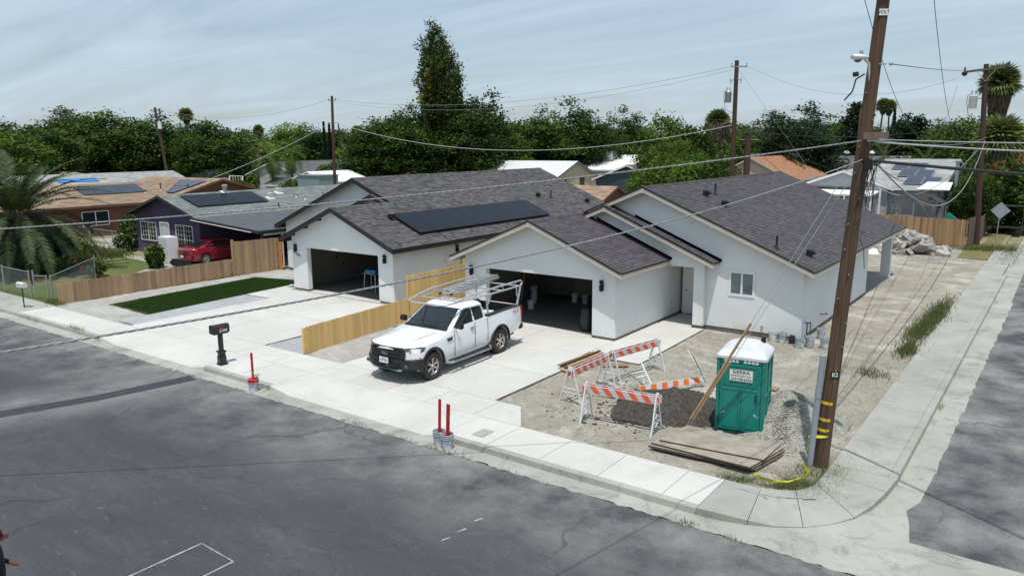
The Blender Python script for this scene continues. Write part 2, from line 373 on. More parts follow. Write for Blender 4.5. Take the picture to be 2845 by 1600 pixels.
A = {}
A['asphalt'] = asphalt_mat()
A['conc_new'] = concrete_mat('new_concrete', (0.60,0.59,0.55), (0.53,0.52,0.485), (0.36,0.345,0.31), 0.42)
A['conc_old'] = concrete_mat('old_concrete', (0.41,0.40,0.36), (0.325,0.32,0.285), (0.17,0.165,0.145), 0.7)
A['gutter'] = concrete_mat('gutter_concrete', (0.43,0.425,0.38), (0.33,0.325,0.29), (0.115,0.115,0.105), 0.95)
A['slab_edge'] = M('slab_edge', (0.20,0.185,0.16), (0.13,0.12,0.105), 0.95, 4, world=True, bs=0.4, bscale=30, bd=0.02)
A['joint'] = M('joint_dirt', (0.30,0.28,0.25), (0.22,0.21,0.19), 0.95, 4, world=True)
A['dirt'] = dirt_mat('lot_dirt', (0.36,0.335,0.275), (0.29,0.265,0.215), (0.56,0.54,0.49), (0.19,0.17,0.135), 0.8)
A['earth'] = dirt_mat('dry_earth', (0.30,0.27,0.17), (0.22,0.20,0.12), (0.38,0.33,0.22), (0.12,0.12,0.06), 0.5)
A['decomp'] = dirt_mat('gravel_strip', (0.44,0.43,0.40), (0.36,0.35,0.32), (0.56,0.56,0.55), (0.25,0.22,0.17), 0.7)
A['bluegrav'] = dirt_mat('blue_gravel', (0.43,0.44,0.45), (0.36,0.37,0.38), (0.50,0.52,0.53), (0.28,0.28,0.28), 0.6)
A['lawn_new'] = grass_mat('new_lawn', (0.022,0.055,0.010), (0.038,0.085,0.016), (0.035,0.06,0.015), 0.3)
A['lawn_old'] = grass_mat('yard_lawn', (0.09,0.15,0.035), (0.15,0.20,0.06), (0.27,0.24,0.11), 0.65)
A['lawn_dry'] = grass_mat('dry_lawn', (0.33,0.28,0.13), (0.25,0.22,0.10), (0.15,0.17,0.06), 0.45)
A['tar'] = M('tar_patch', (0.030,0.031,0.038), (0.045,0.046,0.052), 0.85, 3, world=True, bs=0.4, bscale=50)
A['dust'] = M('dust_band', (0.17,0.168,0.16), (0.11,0.11,0.108), 0.95, 1.6, world=True, detail=9)
A['stucco'] = stucco_mat('white_stucco', (0.77,0.775,0.76), (0.72,0.725,0.715))
A['trim'] = M('cream_fascia', (0.55,0.50,0.42), (0.49,0.45,0.38), 0.6, 2, world=True)
A['blacktrim'] = M('black_fascia', (0.018,0.018,0.019), (0.028,0.027,0.027), 0.55, 2, world=True)
A['drip'] = M('dark_drip_edge', (0.02,0.017,0.015), None, 0.5)
A['shing2'] = shingle_mat('brown_grey_shingles', (0.066,0.061,0.068), (0.105,0.098,0.106))
A['shing1'] = shingle_mat('charcoal_shingles', (0.062,0.059,0.061), (0.145,0.137,0.134))
A['shing_green'] = shingle_mat('grey_green_shingles', (0.15,0.17,0.16), (0.27,0.29,0.27))
A['shing_tan'] = shingle_mat('tan_shingles', (0.235,0.165,0.115), (0.36,0.265,0.19))
A['shing_grey'] = shingle_mat('light_grey_shingles', (0.28,0.28,0.275), (0.44,0.44,0.43))
A['shing_slate'] = shingle_mat('slate_grey_shingles', (0.10,0.105,0.11), (0.17,0.175,0.18))
A['shing_red'] = shingle_mat('red_brown_shingles', (0.30,0.145,0.085), (0.42,0.23,0.14))
A['flat_grey'] = M('rolled_roofing', (0.075,0.08,0.088), (0.10,0.104,0.112), 0.9, 1.2, world=True, bs=0.2)
A['wood_old'] = wood_mat('weathered_cedar', (0.42,0.28,0.165), (0.30,0.195,0.115), 0.24)
A['wood_new'] = wood_mat('fresh_cedar', (0.72,0.50,0.21), (0.62,0.41,0.155), 0.13)
A['wood_orange'] = wood_mat('redwood_stain', (0.60,0.29,0.07), (0.45,0.20,0.05), 0.15)
A['wood_back'] = wood_mat('mixed_fence_boards', (0.40,0.25,0.135), (0.28,0.17,0.09), 0.3)
A['wood_grey'] = wood_mat('grey_weathered_wood', (0.17,0.13,0.105), (0.10,0.08,0.065), 0.3)
A['pole'] = wood_mat('creosote_pole', (0.155,0.095,0.06), (0.055,0.035,0.025), 0.05, False, (7, 7, 0.22))
A['pole_far'] = wood_mat('dark_pole', (0.085,0.05,0.036), (0.045,0.028,0.022), 0.1, False)
A['lumber'] = wood_mat('lumber', (0.42,0.27,0.16), (0.28,0.18,0.11), 0.3, True, (1, 1, 1))
A['ply'] = M('dirty_plywood', (0.36,0.33,0.27), (0.24,0.215,0.175), 0.85, 2.5, world=True, detail=9)
A['plyedge'] = M('dark_steel_edge', (0.075,0.055,0.042), (0.13,0.10,0.08), 0.8, 6, world=True)
A['white'] = M('white_paint', (0.78,0.78,0.77), (0.72,0.72,0.71), 0.5, 3)
A['vinyl'] = M('white_vinyl', (0.82,0.83,0.83), None, 0.35, 3)
A['black'] = M('black_plastic', (0.014,0.014,0.016), (0.022,0.022,0.024), 0.45, 5)
A['blackm'] = M('matte_black', (0.010,0.010,0.011), None, 0.8, 5)
A['rubber'] = M('tyre_rubber', (0.020,0.019,0.019), (0.05,0.046,0.04), 0.9, 9)
A['metal'] = M('galvanised_steel', (0.44,0.46,0.48), (0.32,0.34,0.36), 0.42, 7, metal=0.6)
A['alu'] = M('aluminium_tube', (0.62,0.63,0.64), (0.50,0.51,0.52), 0.38, 7, metal=0.55)
A['chrome'] = M('bright_chrome', (0.75,0.75,0.76), None, 0.15, 5, metal=1.0)
A['rim'] = M('silver_wheel', (0.52,0.49,0.45), (0.42,0.39,0.36), 0.35, 9, metal=0.7)
A['cable'] = M('grey_cable', (0.30,0.31,0.32), (0.22,0.225,0.23), 0.6, 8)
A['cable_dark'] = M('black_cable', (0.03,0.03,0.032), None, 0.6, 8)
A['cable_light'] = M('pale_cable', (0.50,0.51,0.50), None, 0.6, 8)
A['truck'] = M('white_car_paint', (0.80,0.81,0.82), (0.78,0.79,0.80), 0.28, 1.5, coat=0.7)
A['redcar'] = M('red_car_paint', (0.27,0.008,0.022), None, 0.22, 1.5, coat=1.0)
A['glass'] = glass_dark('tinted_glass')
A['wglass'] = glass_dark('window_glass', (0.10,0.145,0.15), 0.06, 0.8)
A['dglass'] = glass_dark('dark_house_window', (0.02,0.022,0.024), 0.08, 0.6)
A['lens'] = glass_dark('lamp_lens', (0.07,0.075,0.08), 0.08, 0.9)
A['redlens'] = M('red_lens', (0.38,0.008,0.012), None, 0.15, 5, coat=0.8)
A['amber'] = M('amber_lens', (0.6,0.10,0.02), None, 0.25, 5)
A['red'] = M('red_paint', (0.50,0.012,0.012), (0.40,0.012,0.012), 0.5, 5)
A['orange'] = M('orange_reflective', (0.83,0.105,0.02), (0.72,0.10,0.03), 0.5, 5)
A['orange2'] = M('fresh_orange', (0.92,0.20,0.02), None, 0.5, 5)
A['greystripe'] = M('silver_reflective', (0.56,0.57,0.58), (0.48,0.49,0.50), 0.5, 8)
A['barwhite'] = M('white_barricade_plastic', (0.74,0.75,0.76), (0.60,0.60,0.60), 0.5, 12)
A['teal'] = M('teal_plastic', (0.006,0.235,0.185), (0.006,0.205,0.165), 0.42, 1.5, bs=0.05, bscale=8)
A['tealdark'] = M('dark_teal_plastic', (0.003,0.06,0.055), None, 0.6, 2)
A['pproof'] = M('translucent_white_roof', (0.66,0.67,0.69), (0.58,0.59,0.61), 0.55, 3)
A['bucket'] = M('grey_splashed_bucket', (0.36,0.39,0.42), (0.62,0.64,0.65), 0.6, 6, lo=0.5, hi=0.62)
A['bucketw'] = M('white_bucket', (0.66,0.66,0.64), (0.45,0.45,0.43), 0.6, 6, lo=0.5, hi=0.65)
A['purple'] = stucco_mat('purple_stucco', (0.105,0.080,0.145), (0.090,0.068,0.125))
A['brownwall'] = stucco_mat('brown_stucco', (0.16,0.08,0.055), (0.13,0.065,0.045))
A['cream'] = stucco_mat('cream_stucco', (0.55,0.47,0.38), (0.50,0.43,0.35))
A['greywall'] = stucco_mat('pale_grey_stucco', (0.46,0.47,0.48), (0.40,0.41,0.42))
A['bluewall'] = M('dark_blue_siding', (0.035,0.06,0.09), None, 0.7, 3)
A['yellow'] = M('pale_yellow_siding', (0.62,0.55,0.38), (0.55,0.48,0.33), 0.7, 3)
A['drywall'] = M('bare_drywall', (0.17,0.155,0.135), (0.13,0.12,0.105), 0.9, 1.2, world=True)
A['garfloor'] = M('shaded_garage_floor', (0.20,0.19,0.175), (0.15,0.145,0.135), 0.8, 1.5, world=True)  # dark tone carries the shade inside the garages
A['solar'] = M('solar_cells', (0.010,0.012,0.018), (0.013,0.015,0.023), 0.30, 2, spec=0.12)
A['solar2'] = M('blue_solar_cells', (0.022,0.028,0.045), (0.03,0.036,0.055), 0.25, 2)
A['solarframe'] = M('solar_frame', (0.012,0.012,0.013), None, 0.4, 3)
A['yellowpaint'] = M('yellow_band', (0.75,0.50,0.02), None, 0.5, 5)
A['tape'] = M('caution_tape', (0.75,0.72,0.05), (0.60,0.58,0.05), 0.5, 30)
A['pvc'] = M('grey_pvc', (0.30,0.34,0.37), (0.26,0.29,0.32), 0.55, 3)
A['rock'] = M('broken_concrete', (0.47,0.44,0.39), (0.33,0.31,0.28), 0.9, 3, bs=0.5, bscale=12, bd=0.03, obj=0.15)
A['gravelpile'] = M('pale_gravel', (0.32,0.31,0.27), (0.21,0.20,0.175), 0.95, 18, attr=0.4)
A['darksoil'] = M('dark_soil', (0.048,0.042,0.036), (0.085,0.075,0.062), 0.95, 10, attr=0.35, bs=0.8, bscale=25, bd=0.03)
A['roadpaint'] = M('worn_white_paint', (0.38,0.39,0.385), (0.22,0.22,0.225), 0.7, 7, world=True, lo=0.42, hi=0.62)
A['numblue'] = M('dark_blue_numeral', (0.012,0.015,0.06), None, 0.4, 3)
A['ink'] = M('black_ink', (0.010,0.010,0.012), None, 0.6, 3)
A['signgrey'] = M('unpainted_sign_back', (0.36,0.38,0.41), (0.31,0.33,0.36), 0.5, 3, metal=0.3)
A['skin'] = M('skin', (0.52,0.27,0.16), None, 0.55, 3)
A['maroon'] = M('maroon_cloth', (0.075,0.006,0.010), None, 0.9, 8)
A['darkcloth'] = M('black_cloth', (0.012,0.013,0.018), (0.02,0.02,0.026), 0.9, 8)
A['bluecloth'] = M('blue_cloth', (0.02,0.14,0.45), None, 0.7, 5)
A['bluetarp'] = M('blue_tarp', (0.03,0.25,0.62), None, 0.6, 5)
A['bark'] = M('tree_bark', (0.10,0.075,0.055), (0.06,0.045,0.035), 0.95, 8, bs=0.5, bscale=20, bd=0.03)
A['barkpale'] = M('pale_bark', (0.30,0.27,0.23), (0.20,0.18,0.15), 0.9, 8)
A['palmtrunk'] = M('palm_trunk', (0.15,0.11,0.075), (0.08,0.06,0.045), 0.95, 10)
A['deadfrond'] = M('dead_fronds', (0.10,0.072,0.048), (0.055,0.04,0.03), 0.95, 10, attr=0.5)
A['leaf_dark'] = leaf_mat('leaf_dark', (0.012,0.028,0.005), (0.075,0.122,0.020))  # wide dark to light range paints crown shadow and highlights into the leaves
A['leaf_mid'] = leaf_mat('leaf_mid', (0.022,0.045,0.006), (0.115,0.170,0.030))
A['leaf_light'] = leaf_mat('leaf_light', (0.035,0.070,0.008), (0.145,0.205,0.040), 0.3)
A['leaf_grey'] = leaf_mat('leaf_grey', (0.065,0.075,0.055), (0.135,0.145,0.115))
A['leaf_pine'] = leaf_mat('leaf_pine', (0.016,0.032,0.018), (0.042,0.066,0.032))
A['leaf_yellow'] = leaf_mat('leaf_yellow', (0.20,0.17,0.02), (0.36,0.30,0.04), 0.3)
A['leaf_palm'] = leaf_mat('leaf_palm', (0.022,0.038,0.014), (0.105,0.130,0.060), 0.1)
A['leaf_fan'] = leaf_mat('leaf_fan', (0.05,0.07,0.02), (0.22,0.24,0.09), 0.2)
A['flower_pink'] = leaf_mat('flower_pink', (0.10,0.05,0.03), (0.26,0.08,0.07), 0.3)
A['flower_orange'] = leaf_mat('flower_orange', (0.50,0.17,0.02), (0.55,0.24,0.02), 0.3)
A['flower_red'] = leaf_mat('flower_red', (0.35,0.01,0.02), (0.5,0.02,0.03), 0.3)
A['grassblade'] = leaf_mat('grass_blade', (0.022,0.055,0.010), (0.05,0.11,0.02), 0.2)
A['weed'] = leaf_mat('weed_blade', (0.07,0.10,0.03), (0.20,0.21,0.09), 0.25)

# ---------------------------------------------------------------- ground, streets, kerbs
SZ = -0.15
def sheet(name, poly, z, mat, kind='structure', parent=None, label=None):
    mb = MB(); mb.add([(p[0], p[1], z) for p in poly], [tuple(range(len(poly)))])
    o = mb.build(name, mat, parent)
    if parent is None: o['kind'] = kind
    if label: o['label'] = label
    return o
sheet('ground', [(-3000,-1500),(1500,-1500),(1500,4000),(-3000,4000)], -0.20, A['earth'])
sheet('front_street', [(-900,-0.6),(12,-0.6),(12,12.735),(-900,12.735)], SZ, A['asphalt'])
sheet('side_street', [(-1.78,14.45),(-1.86,15.2),(-2.0,15.75),(-1.84,16.3),(-1.8,24),(-1.72,40),(-1.72,106),(8,106),(8,14.45)], SZ, A['asphalt'])
# lot ground behind the kerbs
arc_out = [(-5.3,13.22),(-4.8,13.27),(-4.34,13.40),(-3.9,13.60),(-3.45,13.90),(-3.05,14.32),(-2.75,14.80),(-2.55,15.40),(-2.43,16.10),(-2.37,16.90)]
arc_z = [0,0,-0.05,-0.115,-0.128,-0.128,-0.10,-0.04,0,0]
arc_in = [(-5.3,14.78),(-4.95,14.78),(-4.55,14.82),(-4.2,14.95),(-3.95,15.1),(-3.78,15.35),(-3.70,15.65),(-3.68,15.95),(-3.68,16.4),(-3.68,16.90)]
sheet('lot_ground', [(-900,14.6),(-5.3,14.6)]+[(x-0.0, y) for x, y in arc_in[1:]]+[(-3.4,18),(-3.4,100),(-900,100)], -0.085, A['earth'])
sheet('far_ground', [(-1400,100),(-3.4,100),(-3.4,3000),(-1400,3000)], -0.085, A['earth'])
sheet('cross_street', [(-500,110),(8,110),(8,119),(-500,119)], -0.075, A['asphalt'])
# concrete gutters
random.seed(3)
jag = lambda a, b, s_: [(a+(b-a)*i/int(abs(b-a)/s_), 12.735+random.gauss(0, 0.022)) for i in range(int(abs(b-a)/s_)+1)]
g = sheet('gutter', [(-900,12.735)]+jag(-60,-5.3,0.13)+[(-5.3,13.24),(-900,13.24)], SZ+0.002, A['gutter'])
sheet('cross_gutter', jag(-5.3,0.5,0.11)+[(8,12.735),(8,14.45),(-1.74,14.45),(-1.86,15.2),(-2.0,15.75),(-1.84,16.3),(-1.8,18.0),(-2.36,18.0),(-2.37,16.9)]+arc_out[::-1][1:], SZ+0.004, A['gutter'])
sheet('side_gutter', [(-2.40,18.0)]+[(-1.8+0.0035*i/2+random.gauss(0,0.022), 18.0+i*0.25) for i in range(88)]+[(-1.72,40),(-1.72,100),(-2.40,100)], SZ+0.003, A['gutter'])
# kerbs: profile with sloped aprons at the driveways
def kerb(name, x0, x1, z0, z1, par, old):
    mb = MB(); n = 3
    za, zb = z0, z1
    vs = [(x0,13.22,SZ-0.02),(x0,13.235,za-0.02),(x0,13.255,za),(x0,13.37,max(za, za)),(x0,13.37,SZ-0.05),
          (x1,13.22,SZ-0.02),(x1,13.235,zb-0.02),(x1,13.255,zb),(x1,13.37,zb),(x1,13.37,SZ-0.05)]
    mb.add(vs, [(0,5,6,1),(1,6,7,2),(2,7,8,3),(0,1,2,3,4),(9,8,7,6,5)])
    return mb.build(name, A['gutter'] if old else A['conc_new'], par)
kr = thing('kerb', 'long concrete kerb along the front street, dipping at both driveways', 'kerb'); kr['kind'] = 'structure'; del kr['category']; del kr['label']
segs = [-60,-54,-48,-42,-36.1]
for a, b in zip(segs, segs[1:]): kerb('kerb_segment', a+0.004, b-0.004, 0, 0, kr, True)
x = -36.1
for b in (-33.3, -30.5, -28.95): kerb('kerb_segment', x+0.004, b-0.004, 0, 0, kr, True); x = b
kerb('kerb_segment', -28.95, -27.9, 0, -0.128, kr, False); kerb('kerb_segment', -27.9, -22.9, -0.128, -0.128, kr, False); kerb('kerb_segment', -22.9, -22.1, -0.128, 0, kr, False)
kerb('kerb_segment', -22.1+.004, -20.3, 0, 0, kr, True); kerb('kerb_segment', -20.3, -18.65, 0, 0, kr, True); kerb('kerb_segment', -18.65, -17.85, 0, -0.125, kr, False)
kerb('kerb_segment', -17.85, -15.1, -0.125, -0.125, kr, False); kerb('kerb_segment', -15.1, -12.6, -0.125, -0.125, kr, False); kerb('kerb_segment', -12.6, -11.9, -0.125, 0, kr, False)
x = -11.9
for b in (-10.8, -8.9, -7.0, -5.3): kerb('kerb_segment', x+0.004, b-0.004, 0, 0, kr, True); x = b
def skerb(y0, y1, z0=0, z1=0):
    mb = MB()
    vs = [(-2.36,y0,SZ-0.02),(-2.375,y0,z0-0.02),(-2.395,y0,z0),(-2.54,y0,z0),(-2.54,y0,SZ-0.05),(-2.36,y1,SZ-0.02),(-2.375,y1,z1-0.02),(-2.395,y1,z1),(-2.54,y1,z1),(-2.54,y1,SZ-0.05)]
    mb.add(vs, [(1,6,5,0),(2,7,6,1),(3,8,7,2),(4,3,2,1,0),(5,6,7,8,9)]); mb.build('kerb_segment', A['conc_old'], kr)
ys = [16.9, 18.3, 20.4, 22.5, 25, 28, 31, 34, 37.5, 41, 44.5, 47.0]
for a, b in zip(ys, ys[1:]): skerb(a+0.004, b-0.004)
skerb(47.004, 48, 0, -0.12); skerb(48, 51.5, -0.12, -0.12); skerb(51.5, 52.5, -0.12, 0); skerb(52.504, 62); skerb(62.004, 80); skerb(80.004, 100)
# kerb patch of sidewalk apron behind the dips: sloping strip 13.37 -> 13.95
fs_ = thing('sidewalk', '', ''); fs_['kind'] = 'structure'; del fs_['category']; del fs_['label']
def panel(name, poly, z, mat, par, th=0.11, zs=None):
    mb = MB(); n = len(poly); zt = zs if zs else [z]*n
    vs = [(p[0], p[1], zt[i]) for i, p in enumerate(poly)]+[(p[0], p[1], min(zt)-th) for p in poly]
    mb.add(vs, [tuple(range(n))], 0); mb.f[-1] = mb.f[-1]
    mb.add(vs, [((i+1) % n, i, n+i, n+(i+1) % n) for i in range(n)], 1)
    o = mb.build(name, [mat, A['slab_edge']], par)
    return o
def gap(poly, g=0.005):
    cx = sum(p[0] for p in poly)/len(poly); cy = sum(p[1] for p in poly)/len(poly)
    return [(p[0]-g*(1 if p[0] > cx else -1), p[1]-g*(1 if p[1] > cy else -1)) for p in poly]
def dipz(x):
    def d(a, b, c, e, lo):
        if x <= a or x >= e: return 0
        if x < b: return lo*(x-a)/(b-a)
        if x > c: return lo*(e-x)/(e-c)
        return lo
    return d(-28.95,-27.9,-22.9,-22.1,-0.128)+d(-18.65,-17.85,-12.6,-11.9,-0.125)
# sub base under slabs (shows in the joints)
sheet('sidewalk_base', [(-60,13.37),(-5.3,13.37),(-5.3,14.78),(-60,14.78)], -0.14, A['joint'])
xs = [-60,-57,-54,-51,-48,-45,-42,-39,-36.25]
for a, b in zip(xs, xs[1:]): panel('concrete_slab', gap([(a,13.372),(b,13.372),(b,14.9),(a,14.9)]), 0.0, A['conc_old'], fs_)
xs = [-36.25,-34.6,-33.0,-31.4,-29.72,-28.95,-27.9,-26.2,-24.5,-22.9,-22.1,-20.45,-18.65,-17.85,-16.35,-15.1,-13.9,-12.6,-11.9,-10.6,-9.1,-7.6,-6.1,-5.3]
for a, b in zip(xs, xs[1:]):
    za, zb = dipz(a), dipz(b)
    if za == 0 and zb == 0:
        panel('concrete_slab', gap([(a,13.372),(b,13.372),(b,14.78),(a,14.78)]), 0.0, A['conc_new'], fs_)
    else:
        mb = MB()
        vs = [(a,13.372,za),(b,13.372,zb),(b,14.4,0),(a,14.4,0),(b,14.78,0),(a,14.78,0)]
        mb.add(vs, [(0,1,2,3),(3,2,4,5)]); mb.build('concrete_slab', [A['conc_new']], fs_)
# apron band 14.78 - 16.02
dv = thing('driveway', '', ''); dv['kind'] = 'structure'; del dv['category']; del dv['label']
sheet('driveway_base', [(-29.72,14.78),(-12.17,14.78),(-12.17,16.0),(-12.4,16.0),(-12.4,23.4),(-18.65,23.4),(-18.65,16.03),(-22.7,16.03),(-22.85,23.4),(-29.72,23.4)], -0.05, A['joint'])
xs = [-29.72,-27.9,-26.1,-24.3,-22.7,-20.7,-18.65,-17.1,-15.5,-13.9,-12.17]
for a, b in zip(xs, xs[1:]): panel('concrete_slab', gap([(a,14.78),(b,14.78),(b,16.02),(a,16.02)]), 0.0, A['conc_new'], dv)
panel('concrete_slab', [(-12.163,14.787),(-10.607,14.787),(-11.48,16.0),(-12.163,16.0)], 0.0, A['conc_new'], dv)
def drive(xa, xb, ya, yb, nx, ny, skew=0):
    for i in range(nx):
        for j in range(ny):
            a = xa+(xb-xa)*i/nx; b = xa+(xb-xa)*(i+1)/nx; c = ya+(yb-ya)*j/ny; d = ya+(yb-ya)*(j+1)/ny
            panel('concrete_slab', gap([(a,c),(b,c),(b,d),(a,d)], 0.0055), 0.0, A['conc_new'], dv)
drive(-29.72, -22.75, 16.02, 23.42, 2, 2)
drive(-18.65, -12.37, 16.02, 21.45, 2, 2)
drive(-18.65, -12.75, 21.45, 23.50, 2, 1)
panel('concrete_slab', [(-12.743,21.457),(-10.70,21.457),(-10.82,27.04),(-12.743,27.04)], 0.0, A['conc_new'], dv)
panel('concrete_slab', [(-12.70,27.05),(-11.35,27.05),(-11.35,29.15),(-12.70,29.15)], 0.0, A['conc_new'], dv)
panel('concrete_slab', [(-31.55,21.4),(-29.73,21.45),(-29.73,23.4),(-30.8,23.4),(-30.8,24.3),(-31.9,24.3)], -0.012, A['conc_new'], dv)
# side sidewalk and the corner
ys = [16.9,19.0,21.6,24.2,26.8,29.5,32.2,35,38,41,44,47,48.2,51.3,54,57.5]
for a, b in zip(ys, ys[1:]):
    panel('concrete_slab', gap([(-3.68,a),(-2.54,a),(-2.54,b),(-3.68,b)]), 0.0 if not (48 < a < 51) else -0.01, A['conc_old'], fs_)
cuts = [0, 2, 4, 6, 8, 9]
for a, b in zip(cuts, cuts[1:]):
    poly = [arc_out[i] for i in range(a, b+1)]+[arc_in[i] for i in range(b, a-1, -1)]
    zs = [arc_z[i] for i in range(a, b+1)]+[0 for i in range(b, a-1, -1)]
    mb = MB(); k = b-a+1
    # inset a touch at the joints
    vs = []
    for j, i in enumerate(range(a, b+1)):
        o_, i_ = Vector(arc_out[i]), Vector(arc_in[i]); t = (Vector(arc_out[min(i+1, 9)])-Vector(arc_out[max(i-1, 0)])).normalized()
        sh = t*0.006*(1 if j == 0 else (-1 if j == k-1 else 0))
        vs += [(*(o_+sh), arc_z[i]), (*(o_+sh).lerp(i_+sh, 0.75), 0), (*(i_+sh), 0), (*(o_+sh), SZ-0.05)]
    fs = []
    for j in range(k-1):
        q = j*4; fs += [(q, q+4, q+5, q+1), (q+1, q+5, q+6, q+2), (q+3, q+7, q+4, q)]
    mb.add(vs, fs); mb.build('concrete_slab', A['conc_old'], fs_)
# white sprayed survey arrows on the corner slab
def stroke(pts, w, z, name, mat, parent=None, kind=None, jit=0.0):
    mb = MB(); P_ = [Vector((p[0], p[1], 0)) for p in pts]; vs = []
    for i, p in enumerate(P_):
        d = (P_[min(i+1, len(P_)-1)]-P_[max(i-1, 0)]).normalized(); n = Vector((-d.y, d.x, 0)); ww = w*(1+random.uniform(-jit, jit))
        vs += [(*(p+n*ww/2).xy, z), (*(p-n*ww/2).xy, z)]
    mb.add(vs, [(2*i+1, 2*i+3, 2*i+2, 2*i) for i in range(len(P_)-1)])
    o = mb.build(name, mat, parent)
    if kind: o['kind'] = kind
    return o
mk_ = thing('road_marking', '', ''); mk_['kind'] = 'structure'; del mk_['category']; del mk_['label']
random.seed(5)
def lerpts(a, b, n): return [(a[0]+(b[0]-a[0])*i/n, a[1]+(b[1]-a[1])*i/n) for i in range(n+1)]
for a, b in (((-12.22,6.98),(-12.26,3.2)), ((-12.22,6.98),(-11.2,6.95)), ((-11.2,6.95),(-11.2,3.4))):
    stroke(lerpts(a, b, 14), 0.035 if b[1] < 5 else 0.022, SZ+0.005, 'painted_line', A['roadpaint'], mk_, jit=0.25)
for p in ((-8.67,9.7),(-8.64,10.11),(-8.64,10.62)):
    stroke(lerpts((p[0]-.03, p[1]-.09), (p[0]+.03, p[1]+.09), 3), 0.045, SZ+0.005, 'painted_dash', A['roadpaint'], mk_, jit=0.3)
stroke([(-5.0,14.55),(-4.6,14.5),(-4.2,14.58),(-3.9,14.72),(-3.6,14.98)], 0.06, 0.006, 'survey_arrow', A['roadpaint'], mk_)
stroke([(-4.75,14.68),(-4.3,14.40)], 0.05, 0.007, 'survey_arrow', A['roadpaint'], mk_)
stroke([(-3.6,15.2),(-3.52,14.95),(-3.72,14.8)], 0.05, 0.007, 'survey_arrow', A['roadpaint'], mk_)
# dark trench patch and its dusty band
stroke([(-26.5,-0.5),(-24.6,4.0),(-23.0,7.7),(-22.24,9.85),(-21.72,12.62)], 0.60, SZ+0.004, 'trench_patch', A['tar'], None, 'structure', 0.05)
# utility box lid in the sidewalk
ub = MB(); ub.box(-11.29,13.64,-0.02,-10.94,14.14,0.006); ub.box(-11.25,13.68,0.006,-10.98,14.10,0.011)
tag(ub.build('utility_box_lid', A['conc_old'], bevel=0.004), 'grey rectangular utility box lid set flush in the sidewalk', 'box lid')
# dirt lot with relief
def hills(x, y):
    h = -0.06+0.020*noise.noise(Vector((x*0.7, y*0.7, 0)))+0.020*noise.noise(Vector((x*2.3, y*2.3, 4)))+0.014*noise.noise(Vector((x*5, y*5, 9)))
    return h
def relief(name, x0, x1, y0, y1, st, mat, inside, hf=hills):
    nx = int((x1-x0)/st)+1; ny = int((y1-y0)/st)+1
    vs = [(x0+(x1-x0)*i/(nx-1), y0+(y1-y0)*j/(ny-1)) for j in range(ny) for i in range(nx)]
    mb = MB(); mb.v = [(x, y, hf(x, y)) for x, y in vs]
    for j in range(ny-1):
        for i in range(nx-1):
            cx = x0+(x1-x0)*(i+0.5)/(nx-1); cy = y0+(y1-y0)*(j+0.5)/(ny-1)
            if inside(cx, cy): a = j*nx+i; mb.f.append((a, a+1, a+nx+1, a+nx)); mb.m.append(0); mb.c.append(0.5)
    return mb.build(name, mat, None, smooth=80, kind='structure')
relief('dirt_lot', -12.5, -3.66, 14.76, 58.6, 0.10, A['dirt'], lambda x, y: (y < 27.3 or x > -7.4) and not (y > 27.3 and x < -7.4))
relief('back_yard_dirt', -24.0, -7.38, 37.8, 58.6, 0.4, A['dirt'], lambda x, y: True)
relief('side_yard_gravel', -22.72, -18.62, 15.98, 23.6, 0.10, A['decomp'], lambda x, y: True, lambda x, y: hills(x, y)+0.028)
relief('side_yard_strip', -23.62, -19.7, 23.5, 58, 0.3, A['decomp'], lambda x, y: True)
relief('front_yard_gravel', -36.6, -29.70, 14.76, 27.3, 0.10, A['decomp'], lambda x, y: True, lambda x, y: hills(x, y)+0.022)
relief('left_yard_strip', -36.7, -36.0, 27.2, 60, 0.4, A['decomp'], lambda x, y: True)
# blue grey gravel sheets
sheet('blue_gravel', [(-22.62,16.04),(-20.66,16.04),(-21.15,23.4),(-22.75,23.4)], -0.012, A['bluegrav'])
sheet('blue_gravel_strip', [(-31.0,15.0),(-29.75,15.0),(-29.75,21.3),(-31.5,21.3)], -0.010, A['bluegrav'])
